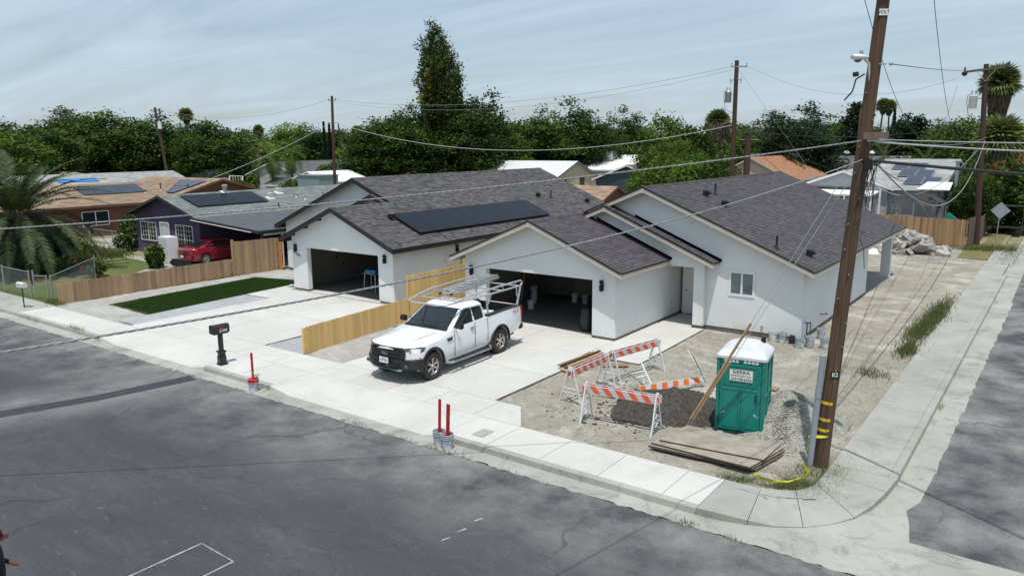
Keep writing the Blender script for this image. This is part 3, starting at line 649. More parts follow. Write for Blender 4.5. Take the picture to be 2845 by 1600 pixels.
# ---------------------------------------------------------------- roofs
random.seed(11)
def roof_slope(par, ax, ze, rx, zr, y0, y1, mat, exp=0.143, tabw=0.32, deck=True, both=True, strong=0.5, name='shingles'):
    """slope from eave x=ax,z=ze up to ridge x=rx,z=zr between y0 and y1"""
    d = Vector((rx-ax, 0, zr-ze)); L = d.length; d.normalize(); n = Vector((-d.z, 0, d.x))
    if n.z < 0: n = -n
    cnt = max(1, int(round(L/exp))); e = L/cnt; mb = MB(); flip = d.x > 0
    for i in range(cnt):
        s0 = i*e; s1 = (i+1)*e+0.012; off = random.uniform(0, tabw)
        y = y0-off; col = random.random()
        while y < y1:
            w = tabw*random.uniform(0.6, 1.4); ya = max(y, y0); yb = min(y+w-0.004, y1)
            if yb-ya > 0.02:
                th = 0.015+random.choice((0, 0, 0.004, 0.006)); dr = random.choice((0, 0, 0.006))
                col = min(1, max(0, random.gauss(0.5, strong*0.55)))
                p = Vector((ax, 0, ze))
                a = p+d*(s0-dr)+n*th; b = p+d*s1+n*0.004; c_ = p+d*(s0-dr)+n*0.0
                vs = [(a.x, ya, a.z), (a.x, yb, a.z), (b.x, yb, b.z), (b.x, ya, b.z), (c_.x, ya, c_.z), (c_.x, yb, c_.z)]
                fs = [(0,1,2,3),(4,5,1,0)] if not flip else [(3,2,1,0),(0,1,5,4)]
                mb.add(vs, fs, 0, col)
            y += w
    o = mb.build(name, mat, par, kind='stuff')
    if deck:
        q = [Vector((ax, y0, ze)), Vector((ax, y1, ze)), Vector((rx, y1, zr)), Vector((rx, y0, zr))]
        if flip: q = q[::-1]
        q = [p-n*0.002 for p in q]
        dk = MB(); dk.slab(q if (q[1]-q[0]).cross(q[2]-q[1]).z > 0 else q[::-1], 0.03); dk.build('roof_deck', A['drip'], par)
    return o
def ridge_cap(par, x, z, y0, y1, slope, mat):
    mb = MB(); y = y0
    while y < y1-0.05:
        yb = min(y+0.2, y1); w = 0.15; dz = w*slope; c = random.random()
        vs = [(x-w,y,z-dz+0.028),(x,y,z+0.036),(x+w,y,z-dz+0.028),(x-w,yb,z-dz+0.014),(x,yb,z+0.022),(x+w,yb,z-dz+0.014),(x-w,y,z-dz+0.0),(x,y,z+0.0),(x+w,y,z-dz)]
        mb.add(vs, [(0,1,4,3),(1,2,5,4),(6,7,1,0),(7,8,2,1)], 0, c); y += 0.145
    mb.build('ridge_caps', mat, par, kind='stuff')
def rake(par, x0, z0, x1, z1, y, h, mat, name='fascia_board', th=0.04, drip=True):
    """board under the roof edge on the gable front plane y (outer face at y)"""
    mb = MB(); mb.add([(x0,y,z0-h),(x1,y,z1-h),(x1,y,z1-0.004),(x0,y,z0-0.004),(x0,y+th,z0-h),(x1,y+th,z1-h),(x1,y+th,z1-0.004),(x0,y+th,z0-0.004)],
        [(0,1,2,3),(7,6,5,4),(4,5,1,0),(3,2,6,7),(0,3,7,4),(1,5,6,2)] if x1 > x0 else [(3,2,1,0),(4,5,6,7),(0,1,5,4),(7,6,2,3),(4,7,3,0),(2,6,5,1)])
    mb.build(name, mat, par)
    if drip:
        mb = MB(); mb.add([(x0,y-0.015,z0-0.045),(x1,y-0.015,z1-0.045),(x1,y-0.015,z1+0.022),(x0,y-0.015,z0+0.022),(x0,y-0.002,z0-0.045),(x1,y-0.002,z1-0.045),(x1,y+0.05,z1+0.022),(x0,y+0.05,z0+0.022)],
            [(0,1,2,3),(3,2,6,7),(0,4,5,1)] if x1 > x0 else [(3,2,1,0),(7,6,2,3),(1,5,4,0)])
        mb.build('drip_edge', A['drip'], par)
def eave(par, x, z, y0, y1, h, mat, sgn, drip=True):
    mb = MB(); mb.box(x-sgn*0.04, y0, z-h, x, y1, z-0.004); mb.build('fascia_board', mat, par)
    mb = MB(); mb.box(x-sgn*0.002, y0, z-0.05, x+sgn*0.014, y1, z+0.016); mb.build('drip_edge', A['drip'], par)
def sconce(loc, rz, label):
    t = thing('wall_lamp', label, 'wall lamp', loc, rz, 'black wall lamps beside the garage doors')
    mb = MB(); mb.box(-0.055, -0.02, -0.16, 0.055, 0.0, 0.16); mb.build('backplate', A['black'], t, bevel=0.004)
    mb = MB(); mb.lathe([(0.062,-0.13),(0.07,-0.12),(0.07,0.02),(0.062,0.03)], 14, (0,-0.095,0.02)); mb.build('shade', A['blackm'], t, smooth=40)
    for k, z in enumerate((-0.185, -0.145, 0.10, 0.14, 0.18)):
        mb = MB(); mb.lathe([(0.066, 0), (0.070, 0.012), (0.066, 0.024)], 14, (0, -0.095, z)); mb.build('ring', A['blackm'], t, smooth=60)
    mb = MB(); mb.lathe([(0.045,-0.17),(0.045,0.17)], 10, (0,-0.095,0.0)); mb.build('lens', A['lens'], t, smooth=40)
    return t
def vent_hood(loc, label, rz=0):
    t = thing('roof_vent', label, 'roof vent', loc, rz, 'black roof vents and pipes')
    mb = MB(); mb.lathe([(0.11,-0.06),(0.11,0.10),(0.12,0.16),(0.08,0.20),(0.0,0.22)], 14, (0,0,0)); mb.build('cap', A['blackm'], t, smooth=40)
    mb = MB(); mb.tube([(0,0,0.10),(0.12,0,0.12),(0.2,0,0.05)], 0.07, 10); mb.build('hood', A['blackm'], t, smooth=50)
    mb = MB(); mb.obox((0,0,-0.03), 0.36, 0.36, 0.012, Matrix.Rotation(rad(22.6), 3, 'Y')); mb.build('flashing', A['black'], t)
    return t
def vent_pipe(loc, label, h=0.42, r=0.04, mat='blackm', flash='black', grp='black roof vents and pipes', tilt=22.6):
    t = thing('vent_pipe', label, 'vent pipe', loc, 0, grp)
    mb = MB(); mb.tube([(0,0,-0.1),(0,0,h)], r, 10); mb.build('pipe', A[mat], t, smooth=50)
    mb = MB(); mb.lathe([(r*2.2,-0.05),(r*1.3,0.05),(r*1.02,0.10)], 12); mb.build('boot', A[flash], t, smooth=50)
    mb = MB(); mb.obox((0,0,-0.035), 0.3, 0.3, 0.01, Matrix.Rotation(rad(tilt), 3, 'Y')); mb.build('flashing', A[flash], t)
    return t

SL = 0.4167
def new_house(s, Xg, label, shmat, fmat, fh):
    """built in local x (multiplied by s about Xg)"""
    X = lambda x: Xg+s*x
    t = thing('house', label, 'house')
    st = A['stucco']; F = 0.10   # wall foot height (weep screed)
    xc = 2.71; PKm = 5.30; PKg = 4.17; PKe = 4.52; xe = 1.17
    GY, EY, MY, BY = 23.52, 27.10, 27.35, 37.74
    zg = lambda x: PKg-SL*abs(x)-0.03; zm = lambda x: PKm-SL*abs(x-xc)-0.03; ze_ = lambda x: PKe-SL*abs(x-xe)-0.03
    def W_(axis, pos, th, outer, holes=[], name='wall', mat=st):
        if axis == 'y': return wall('y', pos, th, [(X(u), z) for u, z in outer], [[(X(u), z) for u, z in h] for h in holes], name, mat, t)
        return wall('x', X(pos), s*th, outer, holes, name, mat, t)
    # garage gable front with the big opening
    o0, o1 = -2.37, 2.51
    if s < 0: o0, o1 = -2.52, 2.35
    W_('y', GY, 0.24, [(-3.44,F),(o0,F),(o0,2.14),(o1,2.14),(o1,F),(3.44,F),(3.44,zg(3.44)),(0,zg(0)),(-3.44,zg(-3.44))])
    W_('x', 3.44, -0.15, [(GY+0.24,F),(29.2,F),(29.2,zg(3.44)),(GY+0.24,zg(3.44))])
    W_('x', -3.44, 0.15, [(GY+0.24,F),(BY,F),(BY,zg(3.44)),(GY+0.24,zg(3.44))])
    # entry gable with porch opening and pier
    W_('y', EY, 0.2, [(4.86,F),(5.27,F),(5.27,ze_(5.27)),(xe,ze_(xe)),(0.2,ze_(0.2)),(0.2,zg(0.2)),(3.443,zg(3.443)),(3.443,2.31),(4.86,2.31)])
    W_('x', 5.27, -0.2, [(EY+0.2,F),(MY+0.15,F),(MY+0.15,2.45),(EY+0.2,2.45)])
    # main gable wall with window
    wu0, wu1, wz0, wz1 = 6.17, 7.10, 1.38, 2.27
    W_('y', MY, 0.15, [(4.86,F),(8.85,F),(8.85,zm(8.85)),(xc,zm(xc)),(0.25,zm(0.25)),(0.25,2.31),(4.86,2.31)], [rect(wu0,wz0,wu1,wz1)])
    W_('x', 4.86, 0.15, [(MY+0.15,F),(29.2,F),(29.2,2.5),(MY+0.15,2.5)])
    W_('x', 8.85, -0.15, [(MY+0.15,F),(BY-0.15,F),(BY-0.15,zm(8.85)),(MY+0.15,zm(8.85))], [rect(32.6,1.0,34.0,2.2)])
    W_('y', BY, -0.15, [(-3.44,F),(8.85,F),(8.85,zm(8.85)),(xc,zm(xc)),(-3.44,zm(-3.44))])
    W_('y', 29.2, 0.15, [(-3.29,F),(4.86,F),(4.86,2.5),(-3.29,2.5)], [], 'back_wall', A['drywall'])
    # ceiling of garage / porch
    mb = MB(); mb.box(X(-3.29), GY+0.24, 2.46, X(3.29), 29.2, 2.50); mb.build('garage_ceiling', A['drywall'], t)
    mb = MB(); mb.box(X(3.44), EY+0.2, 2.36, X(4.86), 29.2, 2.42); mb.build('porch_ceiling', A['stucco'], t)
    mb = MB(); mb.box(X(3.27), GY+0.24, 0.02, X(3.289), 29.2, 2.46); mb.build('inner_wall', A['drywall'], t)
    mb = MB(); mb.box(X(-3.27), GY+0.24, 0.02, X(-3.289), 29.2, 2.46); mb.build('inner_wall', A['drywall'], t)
    mb = MB(); mb.box(X(-3.4), 24.06, -0.02, X(3.4), 29.2, 0.003); mb.build('shaded_garage_floor', A['garfloor'], t)  # floor beyond the sun line, its shade put into the darker colour
    mb = MB(); mb.box(X(-3.4), GY-0.02, -0.02, X(3.4), 24.055, 0.002); mb.build('sunlit_floor_strip', A['conc_new'], t)  # same floor up to the sun line, painted pale as the sunlit part
    mb = MB(); mb.box(X(5.0), MY+0.2, 0.0, X(8.7), BY-0.2, 0.05); mb.build('foundation', A['slab_edge'], t)
    # foundation strip, slightly recessed
    for a, b, c, d in ((-3.42,GY+0.02,o0-0.02,GY+0.22),(o1+0.02,GY+0.02,3.42,GY+0.22),(3.31,GY+0.22,3.42,29.2),(-3.42,GY+0.22,-3.31,BY-.02),(4.88,EY+0.02,5.25,MY+0.1),(5.25,MY+0.02,8.83,MY+0.12),(8.71,MY+0.12,8.83,BY-0.02)):
        mb = MB(); mb.box(X(a), b, -0.1, X(c), d, F+0.001); mb.build('foundation', A['slab_edge'], t)
    # window: frame, panes, mullion
    w = thing('window', '', ''); del w['label']; del w['category']; w.parent = t
    x0, x1 = X(wu0), X(wu1); x0, x1 = min(x0, x1), max(x0, x1)
    fr = MB(); f = 0.055
    for q in ((x0-0.03, wz0-0.03, x1+0.03, wz0+f),(x0-0.03, wz1-f, x1+0.03, wz1+0.03),(x0-0.03, wz0+f, x0+f, wz1-f),(x1-f, wz0+f, x1+0.03, wz1-f),((x0+x1)/2-0.035, wz0+f, (x0+x1)/2+0.035, wz1-f)):
        fr.box(q[0], MY-0.025, q[1], q[2], MY+0.05, q[3])
    fr.build('frame', A['vinyl'], w)
    for a, b in ((x0+f, (x0+x1)/2-0.035), ((x0+x1)/2+0.035, x1-f)):
        mb = MB(); mb.box(a, MY+0.02, wz0+f, b, MY+0.03, wz1-f); mb.build('pane', A['wglass'], w)
    if s > 0:
        w2 = thing('window', '', ''); del w2['label']; del w2['category']; w2.parent = t
        fr = MB(); XX = X(8.85)
        for q in ((32.57,0.97,34.03,1.05),(32.57,2.15,34.03,2.23),(32.57,1.05,32.65,2.15),(33.95,1.05,34.03,2.15),(33.27,1.05,33.33,2.15)): fr.box(XX-0.05, q[0], q[1], XX+0.02, q[2], q[3])
        fr.build('frame', A['vinyl'], w2)
        mb = MB(); mb.box(XX-0.04, 32.65, 1.05, XX-0.03, 33.27, 2.15); mb.build('pane', A['wglass'], w2)
        mb = MB(); mb.box(XX-0.04, 33.33, 1.05, XX-0.03, 33.95, 2.15); mb.build('pane', A['wglass'], w2)
    # front door on the porch
    d = thing('door', '', ''); del d['label']; del d['category']; d.parent = t
    dx0, dx1 = X(3.62), X(4.56)
    mb = MB(); mb.box(dx0, 29.13, 0.03, dx1, 29.17, 2.06); mb.build('door_leaf', A['white'], d)
    for a, b in ((0.12, 0.42), (0.52, 0.82)):
        for z0, z1 in ((0.25, 0.95), (1.1, 1.9)):
            mb = MB(); mb.box(X(3.62+a), 29.115, z0, X(3.62+b), 29.131, z1); mb.build('door_panel', A['white'], d, bevel=0.006)
    mb = MB(); mb.lathe([(0.0,-.03),(0.03,-0.02),(0.03,0.02),(0,0.03)], 10, (X(3.70), 29.09, 1.0)); mb.build('handle', A['black'], d, smooth=60)
    for a, b in ((3.55, 3.62), (4.56, 4.63)):
        mb = MB(); mb.box(X(a), 29.10, 0.03, X(b), 29.19, 2.13); mb.build('door_frame', A['vinyl'], d)
    # roof slopes
    EZ = PKg-SL*3.88; sm = shmat
    def RS(a, za, r, zr, y0, y1, **k): return roof_slope(t, X(a), za, X(r), zr, y0, y1, sm, **k)
    ex = 0.143
    RS(3.88, EZ, 0, PKg, 23.07, EY-0.02, exp=ex)
    RS(-3.88, EZ, 0, PKg, 23.07, 26.90, exp=ex)
    RS(5.77, PKe-SL*4.6, xe, PKe, 26.65, MY-0.01, exp=ex)
    RS(0.25, PKe-SL*(xe-0.25), xe, PKe, 26.65, 28.9, exp=ex, deck=False)
    RS(-3.88, EZ, xc, PKm, 26.904, 44.1, exp=ex)
    RS(9.30, PKm-SL*6.59, xc, PKm, 26.90, 44.1, exp=ex)
    ridge_cap(t, X(0), PKg, 23.07, 27.0, SL, sm); ridge_cap(t, X(xe), PKe, 26.65, 28.8, SL, sm); ridge_cap(t, X(xc), PKm, 26.9, 44.1, SL, sm)
    # fascias
    R_ = lambda a, za, b, zb, y, **k: rake(t, X(a), za, X(b), zb, y, fh, fmat, **k)
    R_(-3.88, EZ, 0, PKg, 23.07); R_(0, PKg, 3.88, EZ, 23.07)
    R_(-0.6, PKe-SL*(xe+0.6), xe, PKe, 26.65); R_(xe, PKe, 5.77, PKe-SL*4.6, 26.65)
    R_(0.3 if s > 0 else -3.88, PKm-SL*(xc-0.3) if s > 0 else EZ, xc, PKm, 26.90); R_(xc, PKm, 9.30, PKm-SL*6.59, 26.90)
    eave(t, X(3.88), EZ, 23.11, 27.08, fh, fmat, s); eave(t, X(-3.88), EZ, 23.11, 44.1, fh, fmat, -s)
    eave(t, X(5.77), PKe-SL*4.6, 26.69, MY-0.0, fh, fmat, s); eave(t, X(9.30), PKm-SL*6.59, 26.94, 44.1, fh, fmat, s)
    # peak block where the boards meet, step flashing
    for x_, z_, y_ in ((0, PKg, 23.07), (xe, PKe, 26.65), (xc, PKm, 26.90)):
        mb = MB(); mb.box(X(x_)-0.05, y_-0.012, z_-fh-0.03, X(x_)+0.05, y_+0.0, z_-0.06); mb.build('peak_block', fmat, t)
    for a, za, b, zb, y in ((0.6, PKg-SL*0.6, 3.95, EZ-0.02, EY-0.012), (2.2, PKe-SL*(2.2-xe), 5.84, PKe-SL*4.66, MY-0.012)):
        mb = MB(); mb.add([(X(a),y,za),(X(b),y,zb),(X(b),y,zb+0.10),(X(a),y,za+0.10),(X(a),y-0.06,za+0.022),(X(b),y-0.06,zb+0.022)], [(0,1,2,3),(3,2,1,0),(4,5,1,0),(0,1,5,4)])
        mb.build('flashing', A['drip'], t)
    # outlookers under the rake
    for x_ in (-3.2, -2.2, -1.2, 1.2, 2.2, 3.2):
        if fmat is A['blackm'] or fmat is A['blacktrim']:
            mb = MB(); mb.box(X(x_)-0.045, 23.11, PKg-SL*abs(x_)-0.16, X(x_)+0.045, 23.52, PKg-SL*abs(x_)-0.05); mb.build('outlooker', fmat, t)
    # rear patio: slab, posts, beam
    mb = MB(); mb.box(X(-3.3), BY, -0.10, X(8.85), 43.6, 0.0); mb.build('patio_slab', A['conc_old'], t)
    for x_ in (8.47, 3.0, -3.1):
        mb = MB(); mb.box(X(x_-0.02)-0.0, 42.95, 0.0, X(x_+0.42), 43.35, 2.36); mb.build('post', st, t)
    mb = MB(); mb.box(X(-3.3), 43.0, 2.36, X(8.85), 43.3, 2.62); mb.build('beam', st, t)
    mb = MB(); mb.box(X(8.6), BY, 2.40, X(8.85), 43.0, 2.62); mb.build('beam', st, t)
    return t
h2 = new_house(1, -16.17, 'white stucco house with cream fascia and open garage, on the corner lot', A['shing2'], A['trim'], 0.20)
h1 = new_house(-1, -27.16, 'white stucco house with black fascia and solar panels on its roof', A['shing1'], A['blacktrim'], 0.20)
sconce((-30.28, 23.52, 2.08), 0, 'black wall lamp above the house numerals, left of the solar house garage')
sconce((-24.17, 23.52, 2.02), 0, 'black wall lamp on the right pier of the solar house garage')
sconce((-19.24, 23.52, 2.00), 0, 'black wall lamp between the tall plank fence and the corner house garage')
sconce((-13.25, 23.52, 1.97), 0, 'black wall lamp on the right pier of the corner house garage')
sconce((-23.72, 27.8, 2.05), rad(90), 'black wall lamp high on the side wall behind the plank fence')
# house number on the left pier
hn = thing('house_number', 'dark blue numerals 2104 under the wall lamp on the left garage pier', 'house number', (-30.24, 23.515, 1.79))
for i, ch in enumerate('2104'): text('numeral', ch, 0.20, A['numblue'], hn, (-0.18+i*0.12, 0, 0.06-i*0.045), (rad(90), 0, 0), 0.008)
# roof vents
def rz_(Xr, PK, x): return PK-SL*abs(x-Xr)
for x_, y_, k, lb in ((-12.24,30.24,'h','black hooded roof vent near the ridge of the corner house, front one of two'),(-11.35,30.03,'h','black hooded roof vent a little below the ridge of the corner house'),(-7.57,28.77,'h','black hooded roof vent low on the corner house roof near the leaning pole'),
     (-12.23,31.26,'p','black vent pipe close to the ridge of the corner house'),(-8.42,27.6,'p','black vent pipe near the front edge low on the corner house roof')):
    z = rz_(-13.46, 5.30, x_)+0.05; (vent_hood if k == 'h' else vent_pipe)((x_, y_, z), lb)
for x_, y_, k, lb in ((-26.26,38.51,'h','black hooded roof vent behind the long solar array'),(-25.0,42.19,'h','black hooded roof vent at the far rear of the solar house roof'),(-25.96,39.5,'p','black vent pipe behind the long solar array')):
    z = rz_(-29.87, 5.30, x_)+0.05; (vent_hood if k == 'h' else vent_pipe)((x_, y_, z), lb)
# solar array of house one
def solar_array(label, xlo, zlo, xhi, zhi, y0, n, w, lift, mat='solar', group=None, frame='solarframe'):
    t = thing('solar_array', label, 'solar panels', group=group)
    d = Vector((xhi-xlo, 0, zhi-zlo)); L = d.length; d.normalize(); nn = Vector((-d.z, 0, d.x)); nn = nn if nn.z > 0 else -nn
    R = Matrix((d, Vector((0,1,0)), nn)).transposed()
    if R.determinant() < 0: R = Matrix((d, Vector((0,-1,0)), nn)).transposed()
    for i in range(n):
        c = Vector((xlo, y0+(i+0.5)*w, zlo))+d*(L/2)+nn*lift
        mb = MB(); mb.obox(c, L-0.006, w-0.006, 0.035, R); p = mb.build('panel', A[frame], t)
        mb = MB(); mb.obox(c+nn*0.0195, L-0.03, w-0.022, 0.004, R); mb.build('cells', A[mat], p)
    for k in (0.2, 0.8):
        mb = MB(); c = Vector((xlo, y0+n*w/2, zlo))+d*(L*k)+nn*(lift-0.045); mb.obox(c, 0.04, n*w-0.1, 0.045, R); mb.build('rail', A[frame], t)
    return t
solar_array('long black solar array of ten panels on the charcoal roof behind the middle fence', -24.05, 2.876, -25.87, 3.634, 25.62, 10, 1.085, 0.13)
jb = MB(); jb.box(-25.75,25.28,3.62,-25.45,25.55,3.80); tag(jb.build('junction_box', A['blackm'], bevel=0.01), 'small black junction box at the front corner of the long solar array', 'junction box')
# side wall fittings
mb = MB(); mb.box(-23.72,27.0,1.35,-23.58,27.5,1.75); tag(mb.build('wall_vent', A['white'], bevel=0.01), 'white box vent on the side wall of the solar house', 'wall vent')
mb = MB(); mb.box(-12.73,28.19,0.50,-12.715,28.27,0.64); tag(mb.build('outlet_cover', A['metal'], bevel=0.003), 'small grey outlet cover low on the garage side wall', 'outlet')
# pipes of the corner house
sp = thing('water_riser', 'brass and steel water riser with shutoff valve at the corner wall foot', 'water riser', (-7.10, 27.26, 0))
for pts, r in (([(0,0,0),(0,0,0.70)], 0.022), ([(-0.10,0,0.70),(0.12,0,0.70)], 0.022), ([(0.12,0,0.74),(0.12,0,0.40),(0.2,0.05,0.40)], 0.016)):
    mb = MB(); mb.tube(pts, r, 8); mb.build('pipe', A['rubber'], sp, smooth=50)
mb = MB(); mb.lathe([(0.05,0),(0.05,0.02)], 10, (-0.1,0,0.72)); mb.build('valve_wheel', A['metal'], sp)
mb = MB(); mb.tube([(-7.32,29.8,0.52),(-7.15,29.8,0.52),(-7.15,30.15,0.52),(-7.15,30.15,0.44)], 0.018, 8); tag(mb.build('hose_bib', A['rubber'], smooth=50), 'bent pipe stub sticking out of the side wall beside the pole', 'pipe stub')
mb = MB(); mb.tube([(-8.7,27.35,0.33),(-8.7,27.22,0.33)], 0.04, 10); mb.tube([(-8.7,27.24,0.32),(-8.7,27.24,0.10)], 0.012, 6); tag(mb.build('cleanout_pipe', A['metal'], smooth=50), 'small capped pipe on the front wall left of the buckets', 'wall pipe')
# ---------------------------------------------------------------- plank fences
random.seed(21)
def plank_mesh(h, w=0.137, th=0.017):
    mb = MB(); c = 0.028
    mb.add([(-w/2,0,0),(w/2,0,0),(w/2,0,h-c),(w/2-c,0,h),(-w/2+c,0,h),(-w/2,0,h-c)]+[(-w/2,th,0),(w/2,th,0),(w/2,th,h-c),(w/2-c,th,h),(-w/2+c,th,h),(-w/2,th,h-c)],
        [(0,1,2,3,4,5),(11,10,9,8,7,6)]+[((i+1) % 6, i, 6+i, 6+(i+1) % 6) for i in range(6)])
    return mb
def fence(label, a, b, h, mat, group=None, parent=None, post_side=1, rails=(0.25, 0.75), z0=-0.03, spacing=0.143, hf=None, posts=True, mats=None):
    a = Vector((a[0], a[1], 0)); b = Vector((b[0], b[1], 0)); d = (b-a); L = d.length; d.normalize(); ang = math.atan2(d.y, d.x)
    t = parent if parent is not None else thing('fence', label, 'fence', (0,0,0), 0, group)
    mes = [plank_mesh(h).mesh('plank', [m_]) for m_ in (mats or [mat])]
    n = int(L/spacing); nrm = Vector((-d.y, d.x, 0))
    for i in range(n):
        p = a+d*(spacing*(i+0.5)); zz = z0+random.uniform(-0.006, 0.006)
        me = mes[0] if len(mes) == 1 else mes[min(len(mes)-1, int((i/n)*len(mes)+random.uniform(-0.15,0.15)))]
        inst('plank', me, t, (p.x, p.y, zz), (0, random.gauss(0, 0.004), ang), (random.uniform(0.97,1.0), 1, 1+random.uniform(-0.006,0.006)))
    for r in rails:
        mb = MB(); q0 = a+nrm*0.037*post_side; q1 = b+nrm*0.037*post_side
        mb.bar((q0.x,q0.y,z0+h*r),(q1.x,q1.y,z0+h*r), 0.038, 0.085); mb.build('rail', mat, t)
    if posts:
        k = max(1, int(L/2.4))
        for i in range(k+1):
            p = a+d*(L*i/k)+nrm*0.10*post_side; mb = MB(); mb.box(p.x-0.045, p.y-0.045, -0.1, p.x+0.045, p.y+0.045, z0+h-0.05); mb.build('post', mat, t)
    return t
f1 = fence('weathered cedar plank fence, low then tall, left of the new green lawn', (-36.57,15.23), (-36.72,24.22), 0.95, A['wood_old'])
fence('', (-36.72,24.36), (-36.40,27.0), 1.86, A['wood_old'], parent=f1, rails=(0.15,0.5,0.85))
mb = MB(); mb.box(-36.78,24.22,-0.05,-36.66,24.34,1.95); mb.build('end_post', A['wood_old'], f1)
fence('short orange stained plank fence joining the solar house to the tall fence', (-36.40,27.02), (-35.98,27.02), 1.86, A['wood_orange'], rails=(0.15,0.5,0.85), posts=False)
f2 = fence('fresh yellow cedar plank fence between the two driveways, stepping up to full height', (-20.62,16.19), (-21.13,21.80), 0.95, A['wood_new'], post_side=1)
fence('', (-21.14,21.85), (-21.25,28.3), 1.86, A['wood_new'], parent=f2, rails=(0.15,0.5,0.85))
fence('fresh cedar cross fence behind the stepped fence, against the side wall', (-23.6,27.95), (-21.35,27.95), 1.75, A['wood_new'], rails=(0.15,0.5,0.85), posts=False)
fence('back plank fence with brown and orange boards behind the rubble pile', (-13.4,60.1), (-5.48,58.55), 1.80, A['wood_back'], rails=(0.15,0.85), mats=[A['wood_old'], A['wood_back'], A['wood_back'], A['wood_back'], A['wood_back']])
fence('rear plank fence behind the two new houses', (-36.0,60.4), (-13.5,60.1), 1.80, A['wood_old'], rails=(0.5,), spacing=0.16)
f4 = fence('dark old plank fence running away beside the rear utility pole', (-5.38,58.9), (-4.98,60.9), 1.9, A['wood_grey'], rails=(0.2,0.8))
fence('', (-4.9,61.0), (-5.15,69.5), 1.7, A['wood_grey'], parent=f4, rails=(0.2,0.8))

# ---------------------------------------------------------------- chain link fence
def chain(name_label, segs, h, posts, parent=None, pitch=0.075):
    t = thing('chain_link_fence', name_label, 'chain link fence', group=None) if parent is None else parent
    for a, b in segs:
        a = Vector((a[0],a[1],0)); b = Vector((b[0],b[1],0)); d = b-a; L = d.length; d.normalize(); mb = MB()
        n = int(L/pitch)
        for i in range(-int(h/pitch)-1, n+1):
            for sgn in (1, -1):
                u0 = i*pitch; u1 = u0+h
                if sgn < 0: u0, u1 = u1, u0
                z0, z1 = 0.0, h
                def clip(ua, za, ub, zb):
                    pts = []
                    for (p, q), (r, s_) in (((ua, za), (ub, zb)),):
                        t0, t1 = 0, 1; du = ub-ua
                        if abs(du) > 1e-6:
                            ta = (0-ua)/du; tb = (L-ua)/du; lo, hi = min(ta, tb), max(ta, tb); t0 = max(t0, lo); t1 = min(t1, hi)
                        if t1 <= t0: return None
                        return (ua+du*t0, za+(zb-za)*t0, ua+du*t1, za+(zb-za)*t1)
                c = clip(u0, z0, u1, z1)
                if c:
                    p = a+d*c[0]; q = a+d*c[2]; mb.tube([(p.x,p.y,c[1]+0.02),(q.x,q.y,c[3]+0.02)], 0.0017, 3, cap=False)
        mb.build('wire_mesh', A['cable'], t, kind='stuff')
        mb = MB(); mb.tube([(a.x,a.y,h+0.03),(b.x,b.y,h+0.03)], 0.021, 8); mb.build('top_rail', A['metal'], t, smooth=50)
    for p in posts:
        mb = MB(); hh = p[2] if len(p) > 2 else h+0.08
        mb.lathe([(0.032,-0.1),(0.032,hh-0.03),(0.04,hh-0.03),(0.036,hh+0.01),(0.0,hh+0.03)], 10, (p[0],p[1],0)); mb.build('post', A['metal'], t, smooth=40)
    return t
chain('tall chain link fence by the sidewalk at the left edge, under the date palm', [((-39.2,15.05),(-50.0,15.05))], 1.22, [(-39.2,15.05),(-42.2,15.05),(-45.2,15.05),(-48.2,15.05)])
g1 = chain('narrow chain link gate standing ajar between two steel posts', [((-38.75,15.08),(-38.22,15.33))], 1.08, [(-38.83,15.08,1.34),(-38.18,15.37,1.12)])
chain('low chain link fence running from the gate post behind the cedar fence', [((-38.0,15.47),(-42.5,19.6))], 1.05, [(-38.0,15.47,1.12),(-42.5,19.6,1.15)])
chain('chain link fence across the neighbouring yard in front of the brown house', [((-52.0,27.0),(-62.5,27.2))], 1.0, [(-52.4,27.0),(-55.5,27.05),(-59,27.1),(-62.5,27.2)], pitch=0.16)
mb = MB(); mb.tube([(-39.0,15.1,0.65),(-38.98,15.12,0.95),(-39.0,15.08,1.2)], [0.05,0.09,0.05], 8); tag(mb.build('jacket', A['maroon'], smooth=70), 'dark pink cloth hanging on the chain link gate post', 'cloth')

# ---------------------------------------------------------------- wheel and vehicles
def loft(stations, n_half):  # stations: list of lists of (x,y,z) half sections bottom centre -> top centre ; mirrored
    mb = MB(); rows = []
    for st_ in stations:
        row = list(st_)+[(-p[0], p[1], p[2]) for p in st_[-2:0:-1]]
        rows.append(row)
    k = len(rows[0]); vs = [p for r in rows for p in r]; fs = []
    for i in range(len(rows)-1):
        for j in range(k):
            a = i*k+j; b = i*k+(j+1) % k; fs.append((a, b, b+k, a+k))
    fs.append(tuple(range(k-1, -1, -1))); fs.append(tuple(range((len(rows)-1)*k, len(rows)*k)))
    mb.add(vs, fs); return mb
def boolean(o, cutters, op='DIFFERENCE'):
    for c in cutters:
        bm = bmesh.new(); bm.from_mesh(c.data); bmesh.ops.recalc_face_normals(bm, faces=bm.faces); bm.to_mesh(c.data); bm.free()
        md = o.modifiers.new('b', 'BOOLEAN'); md.operation = op; md.object = c; md.solver = 'EXACT'
    dg = bpy.context.evaluated_depsgraph_get(); dg.update()
    mt = o.data.materials[0]; me = bpy.data.meshes.new_from_object(o.evaluated_get(dg)); o.modifiers.clear(); o.data = me; me.materials.clear(); me.materials.append(mt)
    for p in me.polygons: p.material_index = 0
    for c in cutters: bpy.data.objects.remove(c)
def finish(o, ang=32, bev=0.0, subdiv=0):
    bm = bmesh.new(); bm.from_mesh(o.data)
    bmesh.ops.remove_doubles(bm, verts=bm.verts, dist=0.0005)
    bmesh.ops.recalc_face_normals(bm, faces=bm.faces)
    for f in bm.faces: f.smooth = True
    for e in bm.edges:
        if len(e.link_faces) == 2 and e.calc_face_angle(0) > rad(ang): e.smooth = False
    bm.to_mesh(o.data); bm.free()
